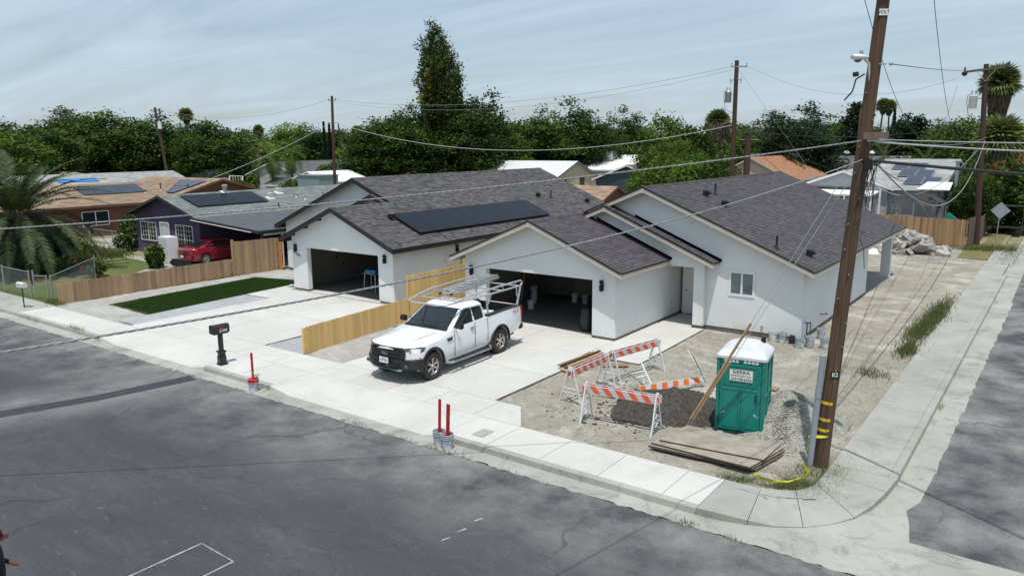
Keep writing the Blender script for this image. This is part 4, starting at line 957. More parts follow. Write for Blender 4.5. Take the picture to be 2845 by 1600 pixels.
def subsurf(o, lv=2):
    md = o.modifiers.new('s', 'SUBSURF'); md.levels = lv; md.render_levels = lv
    dg = bpy.context.evaluated_depsgraph_get(); dg.update()
    me = bpy.data.meshes.new_from_object(o.evaluated_get(dg)); o.modifiers.clear(); o.data = me
Rx90 = Matrix.Rotation(rad(90), 3, 'Y')   # local z -> x
def wheel(par, x, y, r, w, side, spokes=6, rimr=0.235, name='wheel'):
    t = bpy.data.objects.new(name, None); COL.objects.link(t); t.parent = par; t.location = (x, y, r)
    R = Matrix.Rotation(rad(90)*side, 3, 'Y')
    mb = MB(); h = w/2
    mb.lathe([(rimr,-h*0.9),(rimr+0.03,-h),(r-0.035,-h*0.98),(r-0.008,-h*0.75),(r,-h*0.4),(r,h*0.4),(r-0.008,h*0.75),(r-0.035,h*0.98),(rimr+0.03,h),(rimr,h*0.9)], 36, M=R, cap=False)
    for k in range(36):   # tread blocks
        a = 2*PI*k/36
        for zc in (-h*0.62, 0, h*0.62):
            a2 = a+(0.06 if zc == 0 else 0); c = R@Vector(((r+0.001)*math.cos(a2), (r+0.001)*math.sin(a2), zc))
            Rr_ = R@Matrix.Rotation(a2, 3, 'Z'); mb.obox(c, 0.014, 0.048, h*0.5, Rr_)
    mb.build('tyre', A['rubber'], t, smooth=35)
    mb = MB(); mb.lathe([(rimr-0.01,-h*0.85),(rimr-0.02,h*0.5),(rimr,h*0.86),(rimr+0.008,h*0.92),(rimr+0.004,h*0.80),(rimr-0.02,h*0.60)], 32, M=R, cap=False)
    mb.lathe([(0.0,h*0.20),(rimr-0.02,h*0.15)], 24, M=R, mi=1)
    for k in range(spokes):
        a = 2*PI*k/spokes
        for da in (-0.13, 0.13):
            u = Vector((math.cos(a+da*0.4), math.sin(a+da*0.4), 0)); v = Vector((math.cos(a+da), math.sin(a+da), 0))
            mb.bar(R@(u*0.045+Vector((0,0,h*0.62))), R@(v*(rimr-0.008)+Vector((0,0,h*0.72))), 0.030, 0.035, up=R@Vector((0,0,1)))
    mb.lathe([(0.0,h*0.86),(0.045,h*0.84),(0.06,h*0.66),(0.06,h*0.3)], 16, M=R)
    mb.build('rim', [A['rim'], A['black']], t, smooth=35)
    return t
def quadpanel(par, name, pts, mat, off=0.006, th=0.004):
    pts = [Vector(p) for p in pts]; n = (pts[1]-pts[0]).cross(pts[2]-pts[1]).normalized()
    mb = MB(); mb.slab([p+n*off for p in pts], th); return mb.build(name, mat, par)

# ---------------------------------------------------------------- the white pickup (front towards -y, metres before scale)
tk = thing('pickup_truck', 'white extended cab pickup with a pipe rack, parked on the right driveway', 'pickup truck', (-16.10, 18.34, 0.0), rad(2.0), sc=1.095)
HW = 0.925
def sec(y, zb, zs, zt, wm, wt, k=0.0, tuck=0.0):
    pts = [(0,zb),(wm*0.90,zb),(wm*0.965,zb+0.10),(wm*0.985-tuck*0.2,zb+0.30),(wm,zb+0.42 if zs-zb > 0.6 else (zb+zs)/2),(wm*0.985,zs-0.16),(wm*0.965,zs-0.06),(wt,zs),(wt*0.72,zt-0.012),(wt*0.35,zt),(0,zt)]
    return [(p[0], y+k*(abs(p[0])/HW)**2.4, p[1]) for p in pts]
S_ = [sec(-2.64,0.46,0.92,0.95,0.66,0.60,0.26), sec(-2.60,0.42,0.99,1.03,0.80,0.72,0.27), sec(-2.50,0.38,1.03,1.08,0.90,0.80,0.22), sec(-2.30,0.34,1.05,1.11,0.925,0.83,0.12), sec(-1.95,0.32,1.08,1.145,0.932,0.835,0.05),
      sec(-1.55,0.32,1.12,1.175,0.932,0.835), sec(-1.18,0.34,1.165,1.205,0.925,0.84), sec(-0.95,0.36,1.20,1.22,0.922,0.86), sec(0.0,0.36,1.225,1.235,0.920,0.88), sec(0.74,0.37,1.25,1.26,0.920,0.89),
      sec(1.0,0.40,1.27,1.275,0.928,0.895), sec(1.45,0.44,1.285,1.29,0.937,0.90), sec(2.1,0.46,1.30,1.305,0.930,0.90), sec(2.55,0.52,1.31,1.315,0.915,0.89), sec(2.66,0.60,1.31,1.315,0.905,0.885)]
body = loft(S_, 0).build('body', A['truck'], tk)
finish(body)
cut = []
def arch(y, r, z):
    pts = [(y-r, -0.3)]+[(y-r*math.cos(PI*i/28), z+r*math.sin(PI*i/28)) for i in range(29)]+[(y+r, -0.3)]; n = len(pts)
    mb = MB(); mb.add([(-1.2, p[0], p[1]) for p in pts]+[(1.2, p[0], p[1]) for p in pts], [tuple(range(n)), tuple(range(2*n-1, n-1, -1))]+[((i+1) % n, i, n+i, n+(i+1) % n) for i in range(n)])
    o = mb.build('cut', A['black'], tk); cut.append(o)
arch(-1.765, 0.475, 0.42); arch(1.46, 0.475, 0.42)
mb = MB(); mb.box(-0.76,0.92,0.78,0.76,2.58,1.6); o = mb.build('cut', A['black'], tk); cut.append(o)
bpy.context.view_layer.update()
boolean(body, cut); finish(body, 34)
# dark wheel wells and floor
mb = MB(); mb.box(-0.70,-2.3,0.36,0.70,2.5,0.72); mb.build('underbody', A['blackm'], tk)
for y in (-1.765, 1.46):
    for sg in (-1, 1):
        mb = MB(); n = 20; r0, r1 = 0.455, 0.505
        pts = []
        for i in range(n+1):
            a = PI*(-0.06)+PI*1.12*i/n; pts.append(a)
        vs = []
        xo = sg*0.945; xi = sg*0.88
        for a in pts:
            for r, x in ((r0, xi), (r0, xo), (r1, xo-sg*0.004), (r1+0.012, xi)): vs.append((x, y+r*math.cos(a), 0.42+r*math.sin(a)))
        fs = []
        for i in range(n):
            for k in range(4):
                a_ = i*4+k; b_ = i*4+(k+1) % 4; fs.append((a_, b_, b_+4, a_+4) if sg > 0 else (b_, a_, a_+4, b_+4))
        mb.add(vs, fs); mb.build('wheel_arch_trim', A['black'], tk, smooth=50)
# cab greenhouse
def ring(z, yf, yr, w, cf=0.10, cr=0.06, n=4, bow=0.06):
    pts = []
    def corner(cx, cy, rx, ry, a0):
        for i in range(n+1):
            a = a0+PI/2*i/n; pts.append((cx+rx*math.cos(a), cy+ry*math.sin(a), z))
    corner(w-cr, yr-cr, cr, cr, 0); corner(-w+cr, yr-cr, cr, cr, PI/2); corner(-w+cf, yf+cf*1.2, cf, cf*1.2, PI); corner(w-cf, yf+cf*1.2, cf, cf*1.2, 3*PI/2)
    return [(x, y-(bow*(1-(x/w)**2) if y < yf+cf*1.3 else 0), zz) for x, y, zz in pts]
rings = [ring(1.17,-1.02,0.80,0.885), ring(1.235,-0.93,0.80,0.878), ring(1.48,-0.53,0.775,0.80), ring(1.68,-0.22,0.745,0.735), ring(1.755,-0.06,0.70,0.675,0.14,0.10), ring(1.79,0.08,0.60,0.56,0.16,0.14), ring(1.805,0.22,0.46,0.36,0.14,0.12)]
mb = MB(); k = len(rings[0])
mb.add([p for r in rings for p in r], [(i*k+j, i*k+(j+1) % k, (i+1)*k+(j+1) % k, (i+1)*k+j) for i in range(len(rings)-1) for j in range(k)]+[tuple(range((len(rings)-1)*k, len(rings)*k))])
cab = mb.build('cab', A['truck'], tk); finish(cab, 38)
# windscreen following the cab front
def surf(t_, u):  # t 0 bottom..1 top along the screen, u -1..1 across
    z = 1.225+(1.69-1.225)*t_; yf = -0.945+(-0.20+0.945)*t_; w = 0.79+(0.655-0.79)*t_
    return Vector((u*w, yf-0.06*(1-u*u)-0.012, z+0.012))
mb = MB(); nu, nv = 12, 4
mb.add([surf(0.03+0.95*j/nv, -0.97+1.94*i/nu) for j in range(nv+1) for i in range(nu+1)], [(j*(nu+1)+i, j*(nu+1)+i+1, (j+1)*(nu+1)+i+1, (j+1)*(nu+1)+i) for j in range(nv) for i in range(nu)])
mb.build('windscreen', A['glass'], tk, smooth=60)
for sg in (-1, 1):
    mb = MB(); mb.tube([surf(0.10, sg*0.15)+Vector((0,-0.02,0.015)), surf(0.02, -sg*0.55)+Vector((0,-0.03,0.02)) if sg < 0 else surf(0.05, 0.75)+Vector((0,-0.03,0.02))], 0.008, 6); mb.build('wiper', A['blackm'], tk)
def side(y, z, sg):   # point on cab side
    w = 0.885+(0.735-0.885)*((z-1.17)/(1.68-1.17)); return Vector((sg*(w+0.004), y, z))
for sg in (-1, 1):
    fd = [(-0.80,1.25),(0.13,1.265),(0.13,1.64),(-0.05,1.655),(-0.22,1.64),(-0.40,1.53)]
    rq = [(0.21,1.27),(0.62,1.285),(0.66,1.33),(0.62,1.60),(0.55,1.635),(0.21,1.64)]
    for nm, pl, ex in (('door_window', fd, 0.022), ('quarter_window', rq, 0.018)):
        cx = sum(p[0] for p in pl)/len(pl); cz = sum(p[1] for p in pl)/len(pl)
        big = [side(cx+(p[0]-cx)*1.07, cz+(p[1]-cz)*1.10, sg) for p in pl]; small = [side(p[0], p[1], sg) for p in pl]
        if sg < 0: big = big[::-1]; small = small[::-1]
        quadpanel(tk, nm+'_seal', big, A['blackm'], 0.004); quadpanel(tk, nm, small, A['glass'], 0.009)
    # mirror
    mb = MB(); mb.tube([(sg*0.90,-0.72,1.24),(sg*1.00,-0.72,1.27)], 0.03, 8); m_ = mb.build('mirror', A['black'], tk)
    mb = MB(); mb.obox((sg*1.075,-0.735,1.32), 0.21, 0.13, 0.17, Matrix.Rotation(sg*rad(-8),3,'Z')); mb.build('mirror_shell', A['black'], m_, smooth=50, bevel=0.035)
    mb = MB(); mb.obox((sg*1.075,-0.667,1.32), 0.17, 0.006, 0.13, Matrix.Rotation(sg*rad(-8),3,'Z')); mb.build('mirror_glass', A['chrome'], m_)
    # door seams, handle, vent, marker
    for ys, z0, z1 in ((-0.80,0.42,1.20),(0.17,0.50,1.24),(0.80,0.42,1.25)):
        mb = MB()
        for i in range(6):
            za = z0+(z1-z0)*i/6; zb = z0+(z1-z0)*(i+1)/6
            w = 0.9255 if za < 1.0 else 0.919
            mb.box(sg*(w-0.010), ys-0.005, za, sg*(w+0.001), ys+0.005, zb)
        mb.build('door_seam', A['blackm'], tk)
    mb = MB(); mb.obox((sg*0.933,0.045,1.08), 0.02, 0.19, 0.035); mb.build('door_handle', A['chrome'], tk, smooth=60, bevel=0.008)
    mb = MB(); mb.obox((sg*0.921,0.04,1.08), 0.012, 0.15, 0.075); mb.build('handle_cup', A['blackm'], tk)
    q = [(sg*0.934,-1.18,1.02),(sg*0.931,-0.90,1.045),(sg*0.932,-0.93,0.955),(sg*0.935,-1.10,0.935)]
    quadpanel(tk, 'fender_vent', q if sg < 0 else q[::-1], A['black'], 0.004, 0.006)
    mb = MB(); mb.obox((sg*0.915,-2.285,0.72), 0.012, 0.09, 0.05, Matrix.Rotation(sg*rad(10),3,'Z')); mb.build('side_marker', A['amber'], tk)
    # side step
    mb = MB(); mb.tube([(sg*0.90,-1.20,0.36),(sg*0.99,-1.08,0.33),(sg*1.00,-0.6,0.33),(sg*1.00,0.6,0.33),(sg*0.99,0.82,0.33),(sg*0.90,0.92,0.36)], 0.042, 10); mb.build('side_step', A['metal'], tk, smooth=60)
    mb = MB(); mb.box(sg*0.94,-0.95,0.365,sg*1.04,0.75,0.378); mb.build('step_pad', A['black'], tk)
    # headlight
    def P4(y, z, w): return (sg*w, y, z)
    hl = [P4(-2.50,0.90,0.50),P4(-2.43,0.84,0.66),P4(-2.17,0.88,0.905),P4(-2.06,0.99,0.925),P4(-2.22,1.025,0.88),P4(-2.50,1.015,0.60),P4(-2.56,0.99,0.50)]
    mb = MB(); c = Vector((sg*0.72,-2.40,0.94))
    vs = [Vector(p)*1.0+Vector((sg*0.012,-0.022,0)) for p in hl]; vs2 = [v.lerp(c, 0.15)+Vector((sg*0.02,-0.03,0)) for v in vs]; base = [v.lerp(c, 0.1)+Vector((-sg*0.06,0.10,0)) for v in vs]
    n = len(vs); mb.add(vs+vs2+base, [(i, (i+1) % n, n+(i+1) % n, n+i) for i in range(n)]+[tuple(range(n, 2*n))]+[((i+1) % n, i, 2*n+i, 2*n+(i+1) % n) for i in range(n)])
    h_ = mb.build('headlight', A['lens'], tk, smooth=30); finish(h_, 40)
    mb = MB(); mb.lathe([(0.0,0.0),(0.045,0.02),(0.05,-0.03)], 12, (sg*0.70,-2.475,0.93), M=Matrix.Rotation(rad(90),3,'X')); mb.build('headlight_bulb', A['chrome'], h_)
    # tail lamp
    mb = MB(); mb.box(sg*0.80,2.60,0.92,sg*0.925,2.68,1.29); mb.build('tail_light', A['redlens'], tk, bevel=0.015, smooth=40)
    # bed rail cap
    mb = MB(); mb.box(sg*0.75,0.86,1.295,sg*0.905,2.66,1.325); mb.build('bed_rail_cap', A['black'], tk, bevel=0.008)
# hood creases
for sg in (-1, 1):
    mb = MB(); mb.tube([(sg*0.50,-2.44,1.085),(sg*0.56,-1.9,1.160),(sg*0.62,-1.25,1.205)], [0.008,0.016,0.010], 6); mb.build('hood_crease', A['truck'], tk, smooth=80)
mb = MB(); mb.add([surf(-0.02,-1+i*0.2)+Vector((0,-0.05,-0.02)) for i in range(11)]+[surf(0.05,-1+i*0.2)+Vector((0,-0.012,0.002)) for i in range(11)], [(i,i+1,12+i,11+i) for i in range(10)]); mb.build('cowl', A['blackm'], tk)
# grille
mb = MB(); gp = [(-0.60,0.88),(-0.54,0.72),(-0.44,0.685),(0.44,0.685),(0.54,0.72),(0.60,0.88),(0.57,0.97),(0.50,1.005),(-0.50,1.005),(-0.57,0.97)]
def fy(x): return -2.672+0.26*(abs(x)/HW)**2.4
def gsl(pts, off, th):
    vs = [(x, fy(x)-off, z) for x, z in pts]+[(x, fy(x)-off+th, z) for x, z in pts]; n = len(pts)
    return vs, [tuple(range(n)), tuple(range(2*n-1, n-1, -1))]+[((i+1) % n, i, n+i, n+(i+1) % n) for i in range(n)]
big = []
for x, z in gp: big.append((x*1.04, 0.845+(z-0.845)*1.07))
mb.add(*gsl(big, 0.018, 0.10)); gr_ = mb.build('grille', A['black'], tk)
mb = MB(); row = 0; z = 0.715
while z < 0.985:
    x = -0.50+(0.03 if row % 2 else 0)
    while x < 0.51:
        if abs(x) < 0.55-0.3*max(0, 0.74-z):
            pts = [(x+0.024*math.cos(PI/3*i+PI/6), z+0.019*math.sin(PI/3*i+PI/6)) for i in range(6)]
            mb.add([(px, fy(px)-0.027, pz) for px, pz in pts], [(0,1,2,3,4,5)])
        x += 0.06
    z += 0.034; row += 1
mb.build('grille_mesh', A['blackm'], gr_)
for zz_ in (0.80, 0.895):
    mb = MB()
    for i in range(8):
        xa = -0.5+i*0.125; xb = xa+0.125; mb.bar((xa,fy(xa)-0.032,zz_),(xb,fy(xb)-0.032,zz_), 0.012, 0.014)
    mb.build('grille_bar', A['rubber'], gr_)
mb = MB(); n = 24; mb.add([(0.125*math.cos(2*PI*i/n), -2.712, 0.855+0.05*math.sin(2*PI*i/n)) for i in range(n)]+[(0.125*math.cos(2*PI*i/n), -2.69, 0.855+0.05*math.sin(2*PI*i/n)) for i in range(n)], [tuple(range(n))]+[((i+1) % n, i, n+i, n+(i+1) % n) for i in range(n)]); bd = mb.build('badge', A['chrome'], tk)
mb = MB(); mb.add([(0.112*math.cos(2*PI*i/n), -2.716, 0.855+0.04*math.sin(2*PI*i/n)) for i in range(n)], [tuple(range(n))]); mb.build('badge_face', A['numblue'], bd)
text('badge_text', 'Ford', 0.075, A['chrome'], bd, (0,-2.7175,0.855), (rad(90),0,0), 0.001)
# bumper lower
Sb = []
for y, w, z0, z1 in ((-2.70,0.62,0.44,0.66),(-2.69,0.80,0.40,0.69),(-2.60,0.90,0.36,0.71),(-2.30,0.945,0.34,0.70),(-2.22,0.940,0.36,0.66)):
    k_ = 0.26 if y < -2.5 else (0.12 if y < -2.25 else 0.0)
    Sb.append([(p[0], y+k_*(abs(p[0])/HW)**2.4, p[1]) for p in ((0,z0),(w*0.55,z0),(w*0.95,z0+0.04),(w,z0+0.14),(w*0.99,z1-0.02),(w*0.95,z1),(w*0.5,z1),(0,z1))])
bp = loft(Sb, 0).build('front_bumper', A['black'], tk); finish(bp, 35)
mb = MB(); mb.add(*gsl([(-0.42,0.50),(0.42,0.50),(0.46,0.56),(0.46,0.63),(-0.46,0.63),(-0.46,0.56)], 0.045, 0.02)); mb.build('lower_intake', A['blackm'], tk)
mb = MB(); mb.add(*gsl([(-0.5,0.385),(0.5,0.385),(0.56,0.43),(-0.56,0.43)], 0.05, 0.03)); mb.build('skid_plate', A['metal'], tk)
for sg in (-1, 1):
    mb = MB(); mb.lathe([(0.0,0.02),(0.05,0.015),(0.06,0.0)], 16, (sg*0.70,-2.635,0.55), M=Matrix.Rotation(rad(90),3,'X')); mb.build('fog_light', A['lens'], tk, smooth=60)
# plate
pl = MB(); pl.obox((0.0,-2.745,0.665), 0.32, 0.012, 0.16); plo = pl.build('licence_plate', A['white'], tk, bevel=0.004)
text('plate_text', '7Y77272', 0.085, A['numblue'], plo, (0.0,-2.753,0.655), (rad(90),0,0), 0.001, sx=0.85)
text('plate_state', 'California', 0.032, A['redlens'], plo, (0.0,-2.753,0.722), (rad(90),0,0), 0.001)
# rear bumper, tailgate
mb = MB(); mb.box(-0.88,2.62,0.52,0.88,2.80,0.70); mb.build('rear_bumper', A['black'], tk, bevel=0.03, smooth=40)
mb = MB(); mb.box(-0.79,2.655,0.74,0.79,2.685,1.30); mb.build('tailgate', A['truck'], tk, bevel=0.012, smooth=40)
# FX4 decal on both bed sides
for sg in (-1, 1):
    for ch, y, mt in (('FX', 2.22, 'redlens'), ('4', 2.40, 'ink')):
        text('decal', ch, 0.15, A[mt], tk, (sg*0.934, y if sg > 0 else 4.62-y, 1.16), (rad(90),0,rad(90)*sg), 0.0015)
# bed liner and load
mb = MB(); mb.box(-0.755,0.925,0.785,0.755,2.575,0.80); mb.box(-0.755,0.925,0.80,-0.735,2.575,1.31); mb.box(0.735,0.925,0.80,0.755,2.575,1.31); mb.box(-0.735,0.925,0.80,0.735,0.945,1.31); mb.box(-0.735,2.555,0.80,0.735,2.575,1.31)
for i in range(11): mb.box(-0.735+i*0.135,0.95,0.80,-0.68+i*0.135,2.55,0.812)
mb.build('bed_liner', A['black'], tk)
for y in (-1.765, 1.46):
    for sg in (-1, 1): wheel(tk, sg*0.80, y, 0.385, 0.25, sg)
mb = MB(); mb.tube([(-0.8,-1.765,0.385),(0.8,-1.765,0.385)], 0.05, 8); mb.tube([(-0.8,1.46,0.385),(0.8,1.46,0.385)], 0.06, 8); mb.build('axle', A['blackm'], tk)
# pipe rack
zr_ = 1.93; rk = []
def bend(pts): return pts
for sg in (-1, 1):
    mb = MB(); mb.tube([(0,-0.98,zr_-0.03),(sg*0.45,-1.0,zr_-0.03),(sg*0.68,-0.90,zr_-0.02),(sg*0.78,-0.65,zr_),(sg*0.84,0.3,zr_),(sg*0.86,1.5,zr_),(sg*0.86,2.62,zr_),(sg*0.86,2.74,zr_+0.05),(sg*0.86,2.76,zr_+0.12),(sg*0.86,2.66,zr_+0.17),(sg*0.85,1.5,zr_+0.16),(sg*0.83,0.2,zr_+0.12),(sg*0.78,-0.45,zr_+0.04),(sg*0.76,-0.62,zr_+0.0)], 0.027, 10)
    mb.build('rack_rail', A['alu'], tk, smooth=60)
    for y in (0.2, 1.0, 1.7, 2.4):
        mb = MB(); mb.tube([(sg*0.852,y,zr_),(sg*0.846,y,zr_+0.15)], 0.014, 6); mb.build('rack_strut', A['alu'], tk)
    for y0, y1 in ((0.93, 0.82), (2.50, 2.66)):
        mb = MB(); mb.bar((sg*0.83,y0,1.325),(sg*0.86,y1,zr_), 0.05, 0.05); mb.bar((sg*0.83,y0,1.62),(sg*0.86,y1+(0.25 if y0 < 2 else -0.22),zr_), 0.03, 0.03); mb.build('rack_leg', A['alu'], tk)
for y in (0.86, 1.7, 2.64):
    mb = MB(); mb.tube([(-0.86,y,zr_-0.01),(0.86,y,zr_-0.01)], 0.024, 8); mb.build('rack_crossbar', A['alu'], tk, smooth=60)
mb = MB(); mb.tube([(-0.79,-0.3,zr_-0.01),(0.79,-0.3,zr_-0.01)], 0.022, 8); mb.build('rack_crossbar', A['alu'], tk, smooth=60)
# things in the bed
mb = MB(); mb.box(-16.65,20.0,0.88,-16.2,20.35,1.30); mb.box(-16.68,19.98,1.30,-16.17,20.37,1.36); tag(mb.build('tool_box', A['pproof'], bevel=0.01), 'pale plastic tool box standing in the truck bed behind the cab', 'tool box')
mb = MB(); mb.obox((-15.75,20.05,1.30), 0.42, 0.36, 0.16, Matrix.Rotation(rad(12),3,'Z')); tag(mb.build('drop_cloth', A['white'], bevel=0.04, smooth=60), 'folded white cloth on the driver side of the truck bed', 'folded cloth')
# extension ladder lying on the rack
ld = thing('ladder', 'aluminium extension ladder tied on top of the truck rack', 'ladder', (-16.52,20.15,2.19), rad(11.0))
for off, z, y0, y1 in ((0, 0, -1.72, 1.72), (0, 0.085, -1.55, 1.66)):
    w = 0.21 if z == 0 else 0.185
    for sg in (-1, 1):
        mb = MB(); mb.box(sg*w-0.012,y0,z-0.038,sg*w+0.012,y1,z+0.038); mb.box(sg*w-sg*0.0,y0,z-0.038,sg*w-sg*0.028,y1,z-0.034); mb.build('side_rail', A['alu'], ld)
    n = int((y1-y0)/0.305)
    for i in range(n+1):
        y = y0+0.12+i*0.305
        if y > y1-0.03: break
        mb = MB(); mb.tube([(-w,y,z),(w,y,z)], 0.017, 6); mb.build('rung', A['alu'], ld)
for sg in (-1, 1):
    mb = MB(); mb.obox((sg*0.21,-1.79,0.0), 0.05, 0.14, 0.05); mb.build('ladder_foot', A['blackm'], ld)
# ---------------------------------------------------------------- portable toilet
pp = thing('portable_toilet', 'teal portable toilet with a white roof standing on the dirt corner', 'portable toilet', (-6.09,18.02,-0.06), rad(9.0))
w, d, h = 1.13, 1.16, 1.96
mb = MB(); mb.box(-w/2,-d/2,0.0,w/2,d/2,0.13); mb.build('base', A['tealdark'], pp, bevel=0.02)
for sg in (-1, 1):
    mb = MB(); mb.box(sg*0.36,-d/2-0.03,-0.0,sg*0.50,d/2+0.03,0.06); mb.build('skid', A['pproof'], pp, bevel=0.01)
mb = MB(); mb.box(-w/2+0.02,-d/2+0.05,0.12,w/2-0.02,d/2-0.02,h); mb.build('cabin', A['teal'], pp, bevel=0.02, smooth=40)
# side panels with raised frames
for sg in (-1, 1):
    mb = MB(); x = sg*(w/2-0.005)
    for q in ((-d/2+0.03,0.12,-d/2+0.13,h),(d/2-0.14,0.12,d/2-0.03,h),(-0.05,0.2,0.05,h-0.15)): mb.box(x-0.022,q[0],q[1],x+0.012,q[2],q[3])
    for z in (0.16, 0.95, h-0.14): mb.box(x-0.022,-d/2+0.13,z,x+0.008,d/2-0.14,z+0.08)
    mb.build('side_frame', A['teal'], pp, bevel=0.008)
# front frame and door
for sg in (-1, 1):
    mb = MB(); mb.box(sg*(w/2-0.075),-d/2-0.01,0.10,sg*(w/2),-d/2+0.06,h); mb.build('corner_post', A['teal'], pp, bevel=0.012, smooth=40)
mb = MB(); mb.box(-w/2+0.075,-d/2-0.008,h-0.13,w/2-0.075,-d/2+0.05,h-0.0); mb.build('header', A['teal'], pp, bevel=0.008)
dr = MB(); dr.box(-w/2+0.085,-d/2-0.012,0.14,w/2-0.085,-d/2+0.03,h-0.14); dr = dr.build('door', A['teal'], pp, bevel=0.012)
yf = -d/2-0.012
for a, b in ((-0.43,-0.04),(0.04,0.43)):    # lower recessed panels as frames
    mb = MB()
    mb.box(a,yf-0.012,0.22,a+0.03,yf,1.20); mb.box(b-0.03,yf-0.012,0.22,b,yf,1.20); mb.box(a+.03,yf-0.012,0.22,b-.03,yf,0.26); mb.box(a+.03,yf-0.012,1.16,b-.03,yf,1.20)
    mb.build('door_moulding', A['teal'], dr, bevel=0.005)
mb = MB(); mb.box(-0.028,yf-0.016,0.16,0.028,yf,1.24); mb.build('door_rib', A['teal'], dr, bevel=0.008)
for a, b, z0, z1 in ((-0.42,0.42,1.27,1.30),(-0.42,0.42,1.74,1.77),(-0.42,-0.38,1.30,1.74),(0.38,0.42,1.30,1.74)):
    mb = MB(); mb.box(a,yf-0.014,z0,b,yf,z1); mb.build('door_moulding', A['teal'], dr, bevel=0.005)
for sg in (-1, 1):
    mb = MB(); mb.bar((sg*0.34,yf-0.006,0.60),(sg*0.44,yf-0.006,0.53), 0.012, 0.022); mb.build('scuff_plate', A['pproof'], dr)
mb = MB(); mb.box(0.35,yf-0.03,0.92,0.41,yf,1.10); mb.build('handle', A['tealdark'], dr, bevel=0.006)
for zz_ in (0.35, 1.0, 1.7):
    mb = MB(); mb.lathe([(0.012,-0.05),(0.012,0.05)], 8, (-w/2+0.08,yf-0.006,zz_)); mb.build('hinge', A['tealdark'], dr)
for a in (-0.40, 0.06):
    for i in range(4):
        mb = MB(); mb.box(a+i*0.09,-d/2-0.022,h-0.115,a+i*0.09+0.07,-d/2-0.006,h-0.035); mb.build('vent_slot', A['pproof'], pp)
sgn = MB(); sgn.box(-0.27,yf-0.022,1.385,0.30,yf-0.014,1.695); sgn = sgn.build('sign', A['metal'], dr, bevel=0.004)
mb = MB(); mb.box(-0.25,yf-0.0235,1.405,0.28,yf-0.0225,1.675); mb.build('sign_face', A['white'], sgn)
text('sign_text', 'SIERRA', 0.125, A['ink'], sgn, (0.015,yf-0.025,1.617), (rad(90),0,0), 0.0008, sx=1.05)
text('sign_text', 'SANITATION, INC.', 0.058, A['ink'], sgn, (0.015,yf-0.025,1.527), (rad(90),0,0), 0.0008)
text('sign_text', '559-798-6034', 0.083, A['ink'], sgn, (0.015,yf-0.025,1.445), (rad(90),0,0), 0.0008)
# domed roof
rs = []
for z, fa, fb in ((0.03,1,1),(0.05,0.985,0.97),(0.13,0.86,0.80),(0.20,0.66,0.72),(0.245,0.42,0.68),(0.265,0.18,0.66),(0.27,0.03,0.65)): rs.append((h+z, (w/2+0.035)*fa, (d/2+0.035)*fb))
mb = MB(); vs = []; K = 20
def sq(a, e=0.10):
    c, s_ = math.cos(a), math.sin(a); return math.copysign(abs(c)**e, c), math.copysign(abs(s_)**e, s_)
for z, a_, b_ in [(h-0.03, w/2+0.035, d/2+0.035)]+rs:
    for k in range(K*2):
        cx, cy = sq(2*PI*k/(K*2)); vs.append((cx*a_, cy*b_, z))
n = K*2; m_ = len(rs)+1
mb.add(vs, [(i*n+k, i*n+(k+1) % n, (i+1)*n+(k+1) % n, (i+1)*n+k) for i in range(m_-1) for k in range(n)]+[tuple(range((m_-1)*n, m_*n)), tuple(range(n-1,-1,-1))])
rf = mb.build('roof', A['pproof'], pp, smooth=22)
for x in (-0.34, -0.12, 0.12, 0.34):
    mb = MB(); z0 = h+0.02+0.26*math.sqrt(max(0, 1-(abs(x)/(w/2+0.03))**2.2)); mb.tube([(x,-d/2+0.14,z0-0.07),(x,-0.2,z0-0.02),(x,0.2,z0-0.02),(x,d/2-0.14,z0-0.07)], 0.016, 6); mb.build('roof_rib', A['pproof'], rf, smooth=60)
mb = MB(); mb.lathe([(0.058,0.0),(0.058,0.30),(0.048,0.30),(0.048,0.1)], 16, (0.34,0.36,h+0.02)); mb.build('vent_stack', A['blackm'], pp, smooth=50)

# ---------------------------------------------------------------- barricades
random.seed(31)
def aframe(par, x0, h, sp, lace=True):   # A frame in the y-z plane at x0; foot spread sp, height h
    t = bpy.data.objects.new('leg_frame', None); COL.objects.link(t); t.parent = par; t.location = (x0, 0, 0)
    for sg in (-1, 1):
        mb = MB(); mb.bar((0, sg*sp/2, 0.0), (0, sg*0.045, h), 0.045, 0.035, up=(1,0,0)); mb.build('leg', A['barwhite'], t, bevel=0.006)
    for z in (0.30, 0.42):
        mb = MB(); yy = sp/2*(1-z/h)+0.02; mb.bar((0,-yy,z),(0,yy,z), 0.03, 0.02, up=(1,0,0)); mb.build('crosspiece', A['barwhite'], t)
    mb = MB(); mb.box(-0.03,-0.07,h-0.12,0.03,0.07,h+0.02); mb.build('cap', A['barwhite'], t, bevel=0.015)
    if lace:
        mb = MB()
        for i in range(9):
            z = 0.12+i*(h-0.3)/9; y1 = sp/2*(1-z/h); z2 = z+(h-0.3)/9; y2 = sp/2*(1-z2/h)
            for sg in (-1, 1):
                mb.tube([(0.0,sg*y1,z),(0.028,sg*(y1-0.05),(z+z2)/2),(0.0,sg*y2,z2)], 0.007, 4)
        mb.tube([(0,0.0,0.16),(0.02,0.05,0.3),(0,-0.05,0.42),(0.0,0.0,0.52)], 0.013, 5)
        mb.tube([(0,-0.10,0.20),(0.02,0.0,0.27),(0,0.10,0.22)], 0.012, 5)
        mb.build('plastic_lattice', A['barwhite'], t)
    return t
